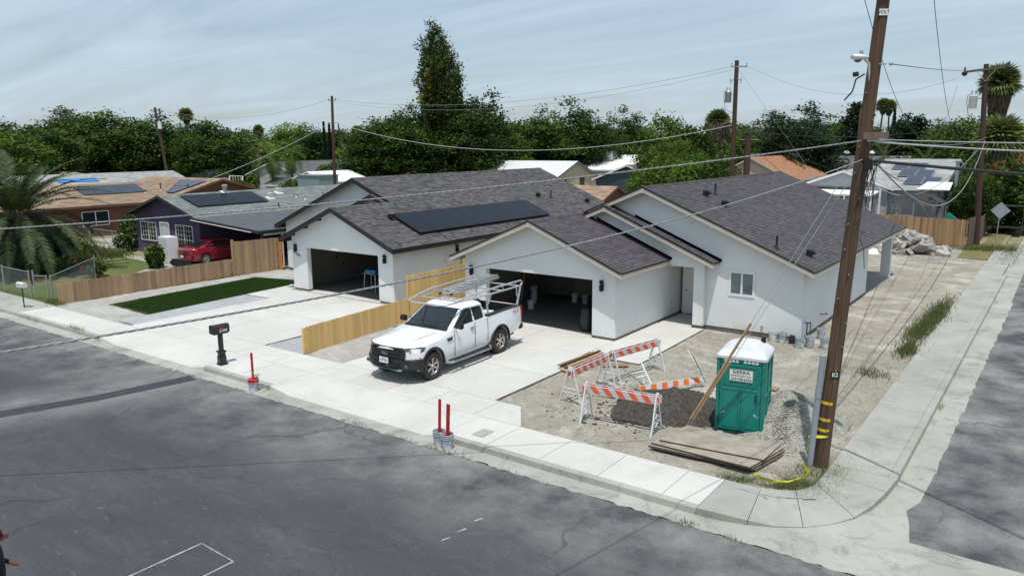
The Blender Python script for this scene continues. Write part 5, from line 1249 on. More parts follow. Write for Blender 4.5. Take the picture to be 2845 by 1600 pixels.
def board(par, L, hgt, z, y, stripes, slant, m1, m2, name='board', x0=None, seg=None):
    """striped board along x centred, height hgt; stripes alternate"""
    mb = MB(); x0 = -L/2 if x0 is None else x0; mb.box(x0, y, z, x0+L, y+0.022, z+hgt); b = mb.build(name, A['barwhite'], par, bevel=0.003)
    wst = L/(stripes*2); k = 0
    for side, yy in ((0, y-0.0015), (1, y+0.0235)):
        for i in range(-2, stripes*2+2):
            if i % 2: continue
            pts = [(x0+i*wst, z+0.012), (x0+(i+1)*wst, z+0.012), (x0+(i+1)*wst-slant, z+hgt-0.012), (x0+i*wst-slant, z+hgt-0.012)]
            lo, hi = x0+0.008, x0+L-0.008
            def cl(poly, xv, keep):
                out_ = []
                for a, c in zip(poly, poly[1:]+poly[:1]):
                    ia = (a[0] > xv) == keep; ic = (c[0] > xv) == keep
                    if ia: out_.append(a)
                    if ia != ic: t_ = (xv-a[0])/(c[0]-a[0]); out_.append((xv, a[1]+(c[1]-a[1])*t_))
                return out_
            pts = cl(pts, lo, True)
            if len(pts) < 3: continue
            pts = cl(pts, hi, False)
            if len(pts) < 3: continue
            if max(p[0] for p in pts)-min(p[0] for p in pts) < 0.01: continue
            mb = MB(); pp3 = [(p[0], yy, p[1]) for p in pts]
            if side: pp3 = pp3[::-1]
            mb.add(pp3, [tuple(range(len(pp3)))]); mb.build('stripe', A[m1], b)
        mb = MB(); q = [(x0+0.006,yy+(0.0007 if not side else -0.0007),z+0.008),(x0+L-0.006,yy+(0.0007 if not side else -0.0007),z+0.008),(x0+L-0.006,yy+(0.0007 if not side else -0.0007),z+hgt-0.008),(x0+0.006,yy+(0.0007 if not side else -0.0007),z+hgt-0.008)]
        mb.add(q if not side else q[::-1], [(0,1,2,3)]); mb.build('reflective_sheet', A[m2], b)
    return b
def barricade(label, a, b, z=-0.06, L=None, sp=0.72, h=1.02, flip=1, low=False, ends=0.06):
    a = Vector(a); b = Vector(b); d = b-a; ang = math.atan2(d.y, d.x); L = d.length
    t = thing('barricade', label, 'barricade', ((a.x+b.x)/2,(a.y+b.y)/2,z), ang, 'striped A frame barricades round the spoil heap')
    aframe(t, -L/2+0.03, h, sp); aframe(t, L/2-0.03, h, sp)
    board(t, L+2*ends, 0.205, h-0.25, -0.085, 6, 0.15*flip, 'orange', 'greystripe')
    board(t, L+2*ends, 0.205, h-0.25, 0.062, 6, -0.15*flip, 'orange', 'greystripe')
    if low: board(t, L, 0.20, 0.02, 0.16, 4, 0.12, 'orange2', 'barwhite', 'lower_board')
    return t
barricade('striped barricade standing nearest the sidewalk in front of the dark soil', (-9.62,16.28), (-7.66,16.45))
barricade('striped barricade seen at a slant beside the lumber pile on the slab edge', (-10.60,17.10), (-10.55,19.02))
barricade('striped barricade farthest back, in front of the walkway slab corner', (-10.55,19.35), (-10.08,21.42))
# the fallen one: boards lying, frames tipped up
fb = thing('barricade', 'collapsed barricade lying on the dirt behind the dark soil heap, orange and white rail', 'barricade', (-8.68,19.62,-0.02), math.atan2(20.54-18.71, -8.2+9.22), 'striped A frame barricades round the spoil heap')
b_ = board(fb, 2.25, 0.20, 0.10, -0.02, 6, 0.0, 'orange2', 'barwhite'); b_.rotation_euler = (rad(-14),0,0)
for x, ang, lean in ((-0.72, 20, -0.2), (1.12, 75, 0.3)):
    f_ = bpy.data.objects.new('leg_frame', None); COL.objects.link(f_); f_.parent = fb; f_.location = (x, 0.0, 0.12)
    f_.rotation_euler = (rad(-58 if x < 0 else -28), rad(0), rad(ang-10))
    for sg in (-1, 1):
        mb = MB(); mb.bar((sg*0.04,0,-0.02),(sg*0.38,0.0,1.0), 0.045, 0.035, up=(0,1,0)); mb.build('leg', A['barwhite'] if sg > 0 else A['metal'], f_, bevel=0.006)
    mb = MB(); mb.bar((-0.28,0,0.72),(0.28,0,0.72), 0.03, 0.02, up=(0,1,0)); mb.bar((-0.22,0,0.55),(0.22,0,0.55), 0.03, 0.02, up=(0,1,0))
    mb.tube([(-0.12,0.0,0.30),(0.05,0.02,0.45),(-0.06,0,0.60)], 0.012, 5); mb.build('crosspiece', A['barwhite'], f_)
b2 = board(fb, 1.0, 0.20, 0.03, 0.32, 3, 0.1, 'orange', 'greystripe', 'loose_board', x0=-1.25); b2.rotation_euler = (rad(-80),0,rad(30)); b2.location = (-0.25,0.55,0.10)
lb = thing('loose_board', 'short orange and white striped board end lying in the dirt behind the near barricade', 'board', (-10.02,18.1,-0.02), rad(8))
board(lb, 0.55, 0.17, 0.02, 0.0, 2, 0.08, 'orange2', 'barwhite')

# ---------------------------------------------------------------- steel plates / plywood stack
def plate(label, pts, z, th, lbl_kind='plate'):
    mb = MB(); n = len(pts); vs = [(p[0],p[1],z+th+(p[2] if len(p) > 2 else 0)) for p in pts]+[(p[0],p[1],z+(p[2] if len(p) > 2 else 0)) for p in pts]
    mb.add(vs, [tuple(range(n))], 0); mb.add(vs, [tuple(range(2*n-1,n-1,-1))]+[((i+1) % n, i, n+i, n+(i+1) % n) for i in range(n)], 1)
    return tag(mb.build('trench_plate', [A['ply'], A['plyedge']], bevel=0.004), label, 'trench plate', 'stack of dirty trench plates')
plate('lowest dirty trench plate of the stack in front of the teal toilet', [(-7.32,15.50),(-4.95,15.62),(-4.72,16.75),(-7.1,16.72)], -0.04, 0.05)
plate('middle dirty trench plate of the stack, its edge showing above the lowest', [(-7.38,15.36),(-4.98,15.50),(-4.70,16.88),(-7.06,16.86)], 0.028, 0.055)
plate('third dirty trench plate, shifted left under the top sheet', [(-7.36,15.44),(-5.0,15.40),(-4.72,16.92),(-7.02,16.90)], 0.10, 0.03)
plate('topmost dust covered trench plate of the stack in front of the teal toilet', [(-7.22,15.60),(-4.86,15.86,0.0),(-4.82,16.98,0.0),(-7.06,16.86)], 0.145, 0.028)

# ---------------------------------------------------------------- lumber pile
random.seed(41)
def stick(label, a, b, w, h, mat='lumber', name='lumber_board'):
    mb = MB(); a = Vector(a); b = Vector(b); mb.bar((0,0,0)-(b-a)/2, (b-a)/2, w, h) if False else mb.bar(-(b-a)/2, (b-a)/2, w, h)
    o = mb.build(name, A[mat], None, bevel=0.003); o.location = (a+b)/2; return tag(o, label, 'lumber board', 'loose boards on the slab edge')
L_ = [((-12.55,19.75,0.02),(-12.62,21.7,0.02),0.14,0.04,'widest grey board at the left of the lumber pile'),((-12.38,19.65,0.02),(-12.50,21.75,0.02),0.09,0.04,'second board from the left in the lumber pile'),
 ((-12.20,19.6,0.0),(-12.36,21.6,0.02),0.14,0.04,'middle brown board lying flat in the lumber pile'),((-12.0,19.62,-0.02),(-12.2,21.7,0.02),0.09,0.04,'fourth board of the lumber pile, over the slab edge'),
 ((-12.50,19.9,0.065),(-12.42,21.95,0.065),0.09,0.04,'upper left board of the lumber pile'),((-12.30,19.72,0.065),(-12.20,21.8,0.07),0.14,0.038,'upper middle board of the lumber pile with a pale face'),
 ((-12.55,19.55,0.11),(-12.40,21.55,0.11),0.09,0.04,'topmost board of the lumber pile'),((-12.08,19.8,0.05),(-11.85,21.6,0.05),0.09,0.04,'right hand board of the lumber pile nearest the barricade'),
 ((-12.45,19.5,0.01),(-11.9,19.58,-0.02),0.16,0.03,'short chipped board across the near end of the lumber pile')]
for a, b, w_, h_, lb_ in L_: stick(lb_, a, b, w_, h_, random.choice(('lumber','wood_grey','lumber')))
stick('broken plank lying by the walkway slab corner', (-11.6,20.7,-0.02), (-10.95,21.15,0.0), 0.30, 0.03, 'lumber', 'broken_plank')
stick('plank flat on the dirt behind the far barricade', (-8.95,23.55,-0.03), (-8.62,23.75,-0.03), 0.09, 0.03, 'lumber', 'broken_plank')
stick('pale plank half hidden behind the teal toilet', (-7.9,21.6,-0.03), (-6.3,21.5,-0.03), 0.30, 0.03, 'lumber', 'broken_plank')
stick('short pale stake lying on the gravel heap by the toilet', (-5.27,17.5,0.0), (-4.95,17.95,0.06), 0.05, 0.025, 'lumber', 'stake')
stick('small white stick on the dirt behind the slanted barricade', (-10.35,18.35,-0.03), (-10.1,18.3,-0.03), 0.05, 0.02, 'lumber', 'stake')

# ---------------------------------------------------------------- mounds
def mound(name, label, cx, cy, rx, ry, hh, mat, st=0.045, seed=0, rough=0.03, rot=0.0):
    nx = int(2*rx/st); ny = int(2*ry/st); vs = []; ok = {}
    mb = MB()
    for j in range(ny+1):
        for i in range(nx+1):
            u = -1+2*i/nx; v = -1+2*j/ny; x = u*rx; y = v*ry
            r = math.sqrt(u*u+v*v)*(1+0.28*noise.noise(Vector((math.atan2(v,u)*1.1, seed, 0))))
            z = hh*max(0, 1-r)**1.05*(1+0.25*noise.noise(Vector((x*2, y*2, seed))))
            z += (rough*noise.noise(Vector((x*9, y*9, seed)))+rough*0.8*noise.noise(Vector((x*23, y*23, seed))))*(1 if r < 1 else 0.2)
            z -= 0.10 if r > 1.02 else 0.0
            ca, sa = math.cos(rot), math.sin(rot)
            mb.v.append((cx+x*ca-y*sa, cy+x*sa+y*ca, z-0.055)); ok[(i,j)] = r < 1.06
    for j in range(ny):
        for i in range(nx):
            if ok[(i,j)] or ok[(i+1,j+1)]: a = j*(nx+1)+i; mb.f.append((a,a+1,a+nx+2,a+nx+1)); mb.m.append(0); mb.c.append(random.random())
    o = mb.build(name, mat, None, kind='stuff'); tag(o, label, name.replace('_', ' ')); return o
mound('soil_heap', 'dark soil heap between the barricades and the teal toilet', -8.2, 18.35, 1.6, 1.6, 0.52, A['darksoil'], 0.04, 3, 0.05, 0.3)
mound('gravel_heap', 'pale gravel heap behind the leaning pole, right of the toilet', -5.25, 19.1, 1.35, 2.1, 0.85, A['gravelpile'], 0.03, 8, 0.018)
mound('rubble_fines', 'small pale heap of crumbled concrete at the caution tape', -4.62, 15.42, 0.35, 0.32, 0.10, A['rock'], 0.03, 12, 0.02)
# pebbles / clods scattered
def rock_mesh(seed, s=1.0, flat=0.6):
    bm = bmesh.new(); bmesh.ops.create_icosphere(bm, subdivisions=1, radius=0.5)
    rnd_ = random.Random(seed)
    for v in bm.verts: v.co *= rnd_.uniform(0.75, 1.25); v.co.z *= flat
    me = bpy.data.meshes.new('rock'); bm.to_mesh(me); bm.free(); return me
RK = [rock_mesh(i) for i in range(5)]
for me in RK: me.materials.append(A['darksoil'])
random.seed(51)
mb = MB()
def scatter(name, label, n, area, smin, smax, mat, fl=0.6, hf=None):
    tmpl = [([tuple(v.co) for v in me.vertices], [tuple(p.vertices) for p in me.polygons]) for me in RK]
    mb = MB()
    for i in range(n):
        x, y = area(); s_ = random.uniform(smin, smax)*(1 if random.random() < 0.9 else 1.6); vs, fs = random.choice(tmpl); a = random.uniform(0, 6.28)
        z = (hf(x, y) if hf else hills(x, y))+s_*0.1
        mb.add([(x+(v[0]*math.cos(a)-v[1]*math.sin(a))*s_, y+(v[0]*math.sin(a)+v[1]*math.cos(a))*s_, z+v[2]*s_*fl) for v in vs], fs, 0, random.random())
    o = mb.build(name, mat, None, kind='stuff'); tag(o, label, name.replace('_', ' ')); return o
def lot_xy():
    while True:
        x = random.uniform(-12.3,-3.7); y = random.uniform(14.85, 30)
        if (x > -10.6 or y > 16.1) and (y < 21.4 or x > -10.6) and (y < 27.2 or x > -7.2): return x, y
scatter('pebbles', 'small stones strewn over the bare dirt corner lot', 4200, lot_xy, 0.012, 0.055, A['gravelpile'])
scatter('clods', 'dark soil clods spilled round the soil heap', 420, lambda: (random.gauss(-8.7,0.95), random.gauss(17.9,0.9)), 0.03, 0.10, A['darksoil'])
for i, (x, y, s_) in enumerate(((-8.55,16.95,0.17),(-9.05,17.1,0.12),(-8.95,16.98,0.10),(-8.85,17.2,0.09),(-9.55,18.0,0.12))):
    o = inst('soil_clod', RK[i % 5], None, (x, y, 0.0), (0,0,i), (s_,s_,s_)); tag(o, 'loose dark clod on the dirt between near barricade and soil heap', 'clod', 'dark clods behind the near barricade')
def gravel_hf(x, y):
    u = (x+5.25)/1.35; v = (y-19.1)/2.1; r = math.sqrt(u*u+v*v)*(1+0.28*noise.noise(Vector((math.atan2(v,u)*1.1, 8, 0)))); return 0.85*max(0, 1-r)**1.05-0.06
scatter('gravel_stones', 'pale stones covering the gravel heap', 5200, lambda: (random.gauss(-5.2,0.52), random.gauss(18.95,0.85)), 0.022, 0.042, A['gravelpile'], 0.7, gravel_hf)
def strip_xy():
    return random.uniform(-36.4,-29.8), random.uniform(14.9, 27)
scatter('yard_stones', 'small stones on the gravel strip beside the new lawn', 900, strip_xy, 0.012, 0.035, A['gravelpile'])

# ---------------------------------------------------------------- buckets
random.seed(61)
def bucket(label, x, y, z, body='bucket', group=None, h=0.37, lid=False, tilt=None):
    t = thing('bucket', label, 'bucket', (x, y, z), random.uniform(0, 6), group)
    if tilt: t.rotation_euler = tilt
    r0, r1 = 0.130, 0.150
    mb = MB(); mb.lathe([(r0,0.0),(r0+(r1-r0)*0.7,h*0.70),(r1+0.006,h*0.71),(r1+0.006,h*0.74),(r1-0.003,h*0.745),(r1,h*0.82),(r1+0.007,h*0.825),(r1+0.007,h*0.85),(r1,h*0.855),(r1+0.002,h*0.93),(r1+0.010,h*0.94),(r1+0.010,h),(r1-0.006,h),(r0-0.006,0.03),(0.0,0.03)], 28)
    mb.build('pail', A[body], t, smooth=35)
    mb = MB(); n = 14; pts = [(math.cos(PI*i/n)*(r1+0.014), -0.03-math.sin(PI*i/n)*0.10, h*0.80-math.sin(PI*i/n)*0.12) for i in range(n+1)]
    mb.tube(pts, 0.003, 5); mb.build('handle', A['metal'], t)
    for sg in (-1, 1):
        mb = MB(); mb.obox((sg*(r1+0.008),-0.02,h*0.80), 0.02, 0.035, 0.035); mb.build('handle_ear', A[body], t)
    return t
bucket('white bucket standing at the left of the bucket row against the corner house', -8.17, 26.95, -0.04, 'bucketw', 'buckets at the foot of the corner house')
bucket('grey bucket second from the left in the row by the house wall', -7.81, 26.88, -0.05, 'bucket', 'buckets at the foot of the corner house')
bucket('grey bucket nearest the camera in the row by the house corner', -7.15, 26.62, -0.05, 'bucket', 'buckets at the foot of the corner house')
bucket('grey bucket to the right of the nearest one at the house corner', -6.88, 26.92, -0.05, 'bucket', 'buckets at the foot of the corner house')
bucket('grey bucket alone on the dirt past the house corner', -6.86, 28.3, -0.05, 'bucket', 'buckets at the foot of the corner house')
bucket('grey bucket half hidden behind the leaning pole', -6.42, 27.05, -0.05, 'bucket', 'buckets at the foot of the corner house')
mb = MB(); mb.prism([(-0.13,-0.1),(0.14,-0.1),(0.14,0.12),(-0.13,0.12)], 0, 0.30); mb.v = [(v[0]*(0.75+0.5*v[2]), v[1]*(0.75+0.5*v[2]), v[2]) for v in mb.v]
o = mb.build('square_tub', A['rubber'], None, bevel=0.02, loc=(-7.52,26.95,-0.05)); o.rotation_euler = (0, rad(10), 0.2); tag(o, 'dark tilted square tub between the grey buckets by the wall', 'tub')
def staked(label, x, y, body, hh, lean, wst=0.085):
    t = bucket(label+' bucket' if False else label, x, y, SZ+0.002, body, 'paint buckets holding red stakes in the gutter')
    return t
for lb_, x, y, top, lx, ly, w_ in (('splashed grey bucket with a red rim holding a single red stake', -19.02, 12.93, 1.12, 0.0, 0.0, 0.085),
      ('splashed grey bucket holding a red stake, left one of the pair in the gutter', -11.74, 12.98, 1.13, 0.05, 0.0, 0.075), ('splashed grey bucket with white paint holding a wide red stake, right one of the pair', -11.44, 12.93, 1.08, 0.06, 0.0, 0.10)):
    t = bucket(lb_, x, y, SZ+0.004, 'bucket', 'paint buckets holding red stakes in the gutter'); t.rotation_euler = (0,0,0)
    if x < -15:
        mb = MB(); mb.lathe([(0.152,0.26),(0.158,0.30),(0.164,0.365),(0.150,0.372)], 28); mb.build('red_rim', A['red'], t, smooth=40)
    mb = MB(); mb.lathe([(0.0,0.15),(0.13,0.15)], 16); mb.build('filling', A['slab_edge'], t)
    mb = MB(); mb.bar((0,0,0.0),(lx,ly,top), w_, 0.03, up=(0,1,0)); s_ = mb.build('stake', A['red'], None, bevel=0.003)
    s_.location = (x, y, SZ+0.04); tag(s_, {-19.02:'single red painted stake standing in the bucket near the mailbox', -11.74:'taller red painted stake in the left bucket of the pair', -11.44:'red painted stake with a cord tied round it, right one of the pair'}[x], 'stake', 'red stakes in buckets')
    if x != -11.74:
        zc = 0.78 if x > -15 else 0.55
        mb = MB(); mb.tube([(w_*0.6*math.cos(a)+lx*0.7, 0.03*math.sin(a), zc+0.01*math.sin(3*a)) for a in [2*PI*i/12 for i in range(13)]]+[(w_*0.6+lx*0.7,-0.03,zc-0.08)], 0.007, 5); mb.build('cord', A['wood_old'], s_)
mb = MB()
for i in range(26):
    a = random.uniform(0, 6.28); p = Vector((-18.93+0.03*math.cos(a), 12.98+0.03*math.sin(a), 0.22)); q = p+Vector((random.gauss(0,0.05), random.gauss(0,0.05), random.uniform(0.03,0.12)))
    s_ = 0.022; mb.add([q+Vector((-s_,0,0)), q+Vector((0,-s_,s_)), q+Vector((s_,0,0)), q+Vector((0,s_,s_))], [(0,1,2,3)], 0, random.random())
tag(mb.build('sprig', A['leaf_light']), 'small green sprig in the bucket by the mailbox', 'sprig')

# ---------------------------------------------------------------- mailboxes
def mb_arch(L, w, h, z0, n=10):
    pts = [(-w/2, z0), (w/2, z0)]+[(w/2*math.cos(PI*i/n), z0+h-w/2*0.75+w/2*0.75*math.sin(PI*i/n)) for i in range(n+1)]
    vs = [(-L/2, p[0], p[1]) for p in pts]+[(L/2, p[0], p[1]) for p in pts]; k = len(pts)
    return vs, [tuple(range(k)), tuple(range(2*k-1,k-1,-1))]+[((i+1) % k, i, k+i, k+(i+1) % k) for i in range(k)]
mbx = thing('mailbox', 'black mailbox numbered 2104 on a thick black post at the kerb', 'mailbox', (-21.80, 13.72, 0.0), rad(84))
mb = MB(); mb.box(-0.11,-0.11,0,0.11,0.11,0.30); mb.box(-0.135,-0.135,0.0,0.135,0.135,0.05); mb.box(-0.095,-0.095,0.30,0.095,0.095,0.43); mb.box(-0.125,-0.125,0.42,0.125,0.125,0.47); mb.box(-0.065,-0.065,0.47,0.065,0.065,1.05); mb.build('post', A['black'], mbx, bevel=0.012)
mb = MB(); mb.box(-0.24,-0.09,1.03,0.24,0.09,1.07); mb.build('bracket', A['black'], mbx)
mb = MB(); mb.add(*mb_arch(0.56, 0.24, 0.28, 1.07)); bx = mb.build('box', A['black'], mbx, smooth=35)
mb = MB(); mb.add(*[( [(v[0]-0.285 if v[0] < 0 else -0.275, v[1]*1.06, (v[2]-1.2)*1.05+1.2) for v in mb_arch(0.02, 0.24, 0.28, 1.07)[0]]), mb_arch(0.02, 0.24, 0.28, 1.07)[1]]); mb.build('door', A['black'], bx)
mb = MB(); mb.obox((-0.31,0,1.32), 0.03, 0.03, 0.05); mb.build('latch', A['black'], bx)
text('numeral', '2104', 0.135, A['white'], bx, (0.06,-0.1225,1.145), (rad(90),0,0), 0.0015)
mb = MB(); mb.obox((0.0,-0.1235,1.255), 0.20, 0.004, 0.035); mb.build('flag', A['red'], bx)
wm = thing('mailbox', 'small dented white mailbox on a thin steel post by the chain link fence', 'mailbox', (-37.05, 13.89, 0.0), rad(8))
mb = MB(); mb.box(-0.02,-0.02,0,0.02,0.02,0.92); mb.build('post', A['rubber'], wm)
mb = MB(); mb.add(*mb_arch(0.52, 0.19, 0.23, 0.92)); mb.build('box', A['bucketw'], wm, smooth=35)
mb = MB(); mb.obox((0.0,-0.1,1.08), 0.16, 0.006, 0.03); mb.build('flag', A['metal'], wm)

# ---------------------------------------------------------------- near utility pole
def pole(label, x, y, x1, y1, h, r0, r1, mat='pole_far', cat='utility pole', grp=None):
    t = thing('utility_pole', label, cat, (x, y, 0), 0, grp)
    mb = MB(); n = 14; pts = []; rs_ = []
    for i in range(n+1):
        f = i/n; pts.append(((x1-x)*f, (y1-y)*f, -0.15+(h+0.15)*f)); rs_.append(r0+(r1-r0)*f)
    mb.tube(pts, rs_, 20); mb.build('shaft', A[mat], t, smooth=50); return t
HP = 11.6
np_ = pole('tall brown wooden utility pole leaning at the street corner, grey conduit at its foot', -3.90, 16.77, -3.90+0.0566*HP, 16.77, HP, 0.165, 0.108, 'pole')
def PX_(z): return -3.90+0.0566*z
def rel(x, y, z): return (x+3.90, y-16.77, z)
mb = MB(); mb.tube([rel(-4.07,16.58,-0.1), rel(-3.95,16.60,2.5)], 0.066, 14); mb.build('conduit', A['pvc'], np_, smooth=50)
mb = MB(); mb.tube([rel(-3.995,16.59,1.55), rel(-3.985,16.592,1.75)], 0.072, 14); mb.build('conduit_sleeve', A['pvc'], np_, smooth=50)
for z in (0.83, 1.07, 1.45):
    mb = MB(); r = 0.165-0.057*z/HP+0.004; mb.tube([rel(PX_(z-.035),16.77,z-0.035), rel(PX_(z+.035),16.77,z+0.035)], r, 20, cap=False); mb.build('reflective_band', A['yellowpaint'], np_, smooth=50)
cr_, cu_ = ax_r, ax_u
def facing_plate(par, body, size, x, y, z, w_, h_, bg=None, tc=None, ang=None):
    a = ang if ang is not None else math.atan2(-y, -x)+PI/2
    q = Vector((math.sin(a), -math.cos(a), 0))
    if bg is not None:
        mb = MB(); mb.obox((0,0,0), w_, 0.004, h_); o = mb.build('tag_plate', bg, par); o.location = (x, y, z); o.rotation_euler = (0,0,a); base = o; off = (0,-0.003,0)
        text('tag_text', body, size, tc, o, off, (rad(90),0,0), 0.0008)
    else: text('tag_text', body, size, tc, par, (x, y, z), (rad(90),0,a), 0.001)
def pole_face(z, r_extra=0.006, side=0.0):
    a = math.atan2(0-16.77, 0-PX_(z)); a += side; r = 0.165-0.057*z/HP+r_extra
    return PX_(z)+r*math.cos(a)+3.90, r*math.sin(a), a+PI/2
x, y, a = pole_face(2.10, side=0.35); facing_plate(np_, '82', 0.13, x, y, 2.10, 0.17, 0.15, A['blackm'], A['white'], a)
x, y, a = pole_face(9.42, side=0.35); facing_plate(np_, 'VOLT', 0.085, x, y, 9.42, 0.175, 0.12, A['white'], A['ink'], a)
random.seed(71)
for i in range(13):
    z = 2.2+i*0.52; x, y, a = pole_face(z, 0.0, random.choice((-0.5, 0.3, 0.8))); mb = MB()
    mb.bar((x, y, z), (x+0.05*math.sin(a), y-0.05*math.cos(a), z), 0.022, 0.022); mb.build('step_bolt', A['metal'], np_)
mb = MB(); q = []
for i in range(30):
    z = 0.3+i*0.2; x, y, a = pole_face(z, 0.004, 0.15+0.1*math.sin(i)); q.append((x, y, z))
mb.tube(q, 0.006, 5); mb.build('ground_wire', A['cable_dark'], np_)
# street light arm and head (folded against the pole), bracket braces at the top, connector boxes
sl_ = thing('street_light', 'white cobra head street light bolted to the leaning pole', 'street light', (0,0,0))
zc = 8.60; c0 = Vector((-3.60,16.60,zc))
dirL = Vector((-0.48,-0.88,0)).normalized()
mb = MB(); st_ = []
mb.tube([(-3.42,16.75,zc-1.0),(-3.46,16.68,zc-0.5),(-3.50,16.66,zc-0.12),c0], 0.028, 8); mb.build('arm', A['alu'], sl_, smooth=60)
mb = MB(); R = Matrix((dirL, Vector((-dirL.y, dirL.x, 0)), Vector((0,0,1)))).transposed()
hd = []
for t_, wd, zt, zb in ((0.0,0.04,0.03,-0.03),(0.08,0.055,0.04,-0.04),(0.16,0.09,0.05,-0.06),(0.26,0.11,0.055,-0.075),(0.36,0.10,0.045,-0.055),(0.42,0.05,0.03,-0.02)):
    ring_ = [(t_-0.12, wd*math.cos(a), (zt if math.sin(a) > 0 else -zb)*math.sin(a)) for a in [2*PI*i/14 for i in range(14)]]
    hd.append([c0+R@Vector(p) for p in ring_])
mb.add([p for r in hd for p in r], [(i*14+k, i*14+(k+1) % 14, (i+1)*14+(k+1) % 14, (i+1)*14+k) for i in range(5) for k in range(14)]+[tuple(range(13,-1,-1)), tuple(range(70,84))]); mb.build('head', A['white'], sl_, smooth=60)
mb = MB(); mb.lathe([(0.07,0),(0.06,-0.03),(0.0,-0.05)], 14, c0+R@Vector((0.14,0,-0.06))); mb.build('lens', A['lens'], sl_, smooth=60)
mb = MB(); mb.lathe([(0.03,0.04),(0.035,0.05),(0.035,0.12),(0.03,0.125)], 12, c0+R@Vector((0.06,0,0.0))); mb.build('photocell', A['metal'], sl_, smooth=40)
def bracket_wire(name, pts, r, mat, par, n=6):
    mb = MB(); mb.tube(pts, r, n); return mb.build(name, A[mat], par, smooth=60)
bracket_wire('dead_arm', [rel(-3.55,16.6,8.28), rel(-3.68,16.5,8.18), rel(-3.73,16.5,7.95), rel(-3.86,16.45,7.78)], 0.016, 'rubber', np_)
bracket_wire('insulator', [rel(-3.64,16.5,8.28), rel(-3.74,16.5,8.27)], 0.045, 'cable_dark', np_, 8)
mb = MB(); mb.tube([rel(-3.33,16.70,8.46), rel(-3.18,16.68,8.45)], 0.012, 6); mb.lathe([(0.02,0),(0.035,0.02),(0.035,0.05),(0.02,0.07)], 10, rel(-3.14,16.68,8.45), M=Rx90); mb.build('dead_end', A['metal'], np_)
# braces meeting at the top and crossarm above the frame
mb = MB(); mb.bar(rel(PX_(9.72),16.62,9.70), rel(PX_(9.72)-0.75,16.62,10.25), 0.035, 0.012, up=(0,1,0)); mb.bar(rel(PX_(9.72),16.62,9.70), rel(PX_(9.72)+0.75,16.62,10.25), 0.035, 0.012, up=(0,1,0)); mb.build('brace', A['metal'], np_)
mb = MB(); mb.box(PX_(10.3)+3.9-1.2,-0.27,10.2,PX_(10.3)+3.9+1.2,-0.15,10.34); mb.build('crossarm', A['pole'], np_)
for x in (-1.1,-0.4,0.4,1.1):
    mb = MB(); mb.lathe([(0.015,0),(0.045,0.05),(0.03,0.08),(0.045,0.11),(0.02,0.15)], 10, (PX_(10.3)+3.9+x,-0.21,10.34)); mb.build('insulator', A['cable_dark'], np_, smooth=50)
# mid brackets, connectors bundle
mb = MB(); mb.box(-0.02+0.45,-0.25,7.02,0.45+0.42,-0.13,7.16); mb.build('crossarm', A['wood_grey'], np_)
mb = MB(); mb.box(0.42+0.08,-0.24,6.98,0.42+0.36,-0.12,7.01); mb.build('bracket', A['metal'], np_)
mb = MB(); mb.box(0.47,-0.22,6.42,0.62,-0.08,6.62); mb.build('splice_box', A['blackm'], np_, bevel=0.01)
mb = MB()
for i in range(16):
    a = Vector((0.50+random.uniform(0,0.22), -0.16+random.uniform(-0.05,0.05), 6.62-random.uniform(0,0.1))); b = Vector((0.40+random.uniform(-0.03,0.45), -0.16+random.uniform(-0.1,0.1), 6.05-random.uniform(0,0.55)))
    mid = a.lerp(b, 0.5)+Vector((random.uniform(-0.05,0.08), 0, -random.uniform(0,0.12))); mb.tube([a, mid, b], 0.007, 4)
mb.build('drop_wires', A['cable_dark'], np_)
mb = MB(); mb.tube([rel(-3.36,16.6,5.2),rel(-3.40,16.55,5.05),rel(-3.30,16.5,4.85),rel(-3.26,16.5,4.45)], 0.008, 5); mb.build('loose_wire', A['cable_dark'], np_)
# guy wires with a pale wooden guard
an = (-7.22,17.02,-0.05); top1 = (-3.46,16.75,7.0)
gw = thing('guy_wire', 'pair of guy wires slanting from the leaning pole to the soil heap, with wooden guard', 'guy wire')
mb = MB(); mb.tube([an, top1], 0.0075, 5); mb.build('strand', A['cable_light'], gw)
mb = MB(); mb.tube([(an[0]+0.10,an[1]+0.0,0.0), (-3.42,16.75,6.75)], 0.0075, 5); mb.build('strand', A['cable_light'], gw)
g0, g1 = Vector(an).lerp(Vector(top1), 0.05), Vector(an).lerp(Vector(top1), 0.42)
mb = MB(); mb.tube([g0, g1], 0.033, 8); mb.tube([g0+Vector((0.07,0,0)), g0.lerp(g1,0.62)+Vector((0.07,0,0))], 0.028, 8); mb.build('guard', A['wood_old'], gw, smooth=60)
# caution tape
tp = MB(); P_ = [(-3.76,16.62,0.68),(-3.86,16.58,0.66),(-4.0,16.56,0.64),(-4.12,16.58,0.62),(-4.10,16.6,0.45),(-4.16,16.6,0.25),(-4.20,16.62,0.0),(-4.12,16.3,-0.04),(-3.98,16.10,-0.02),(-4.08,15.7,-0.03),(-4.2,15.35,0.0),(-4.4,15.17,0.02),(-4.6,15.2,0.0),(-4.72,15.25,-0.02),(-4.85,15.28,0.0),(-4.9,15.4,0.01)]
vs = []; 
for i, p in enumerate(P_):
    a = i*0.9; vs += [(p[0], p[1], p[2]), (p[0]+0.02*math.cos(a), p[1]+0.02*math.sin(a), p[2]+0.045+0.02*math.sin(a*1.3))]
tp.add(vs, [(2*i, 2*i+2, 2*i+3, 2*i+1) for i in range(len(P_)-1)])
vs = [(v[0]+0.03, v[1]+0.02, v[2]*0.98+0.01) for v in vs]; tp.add(vs[6:], [(2*i, 2*i+2, 2*i+3, 2*i+1) for i in range(len(P_)-4)])
tag(tp.build('caution_tape', A['tape']), 'yellow caution tape tied to the leaning pole and trailing on the weeds', 'caution tape')

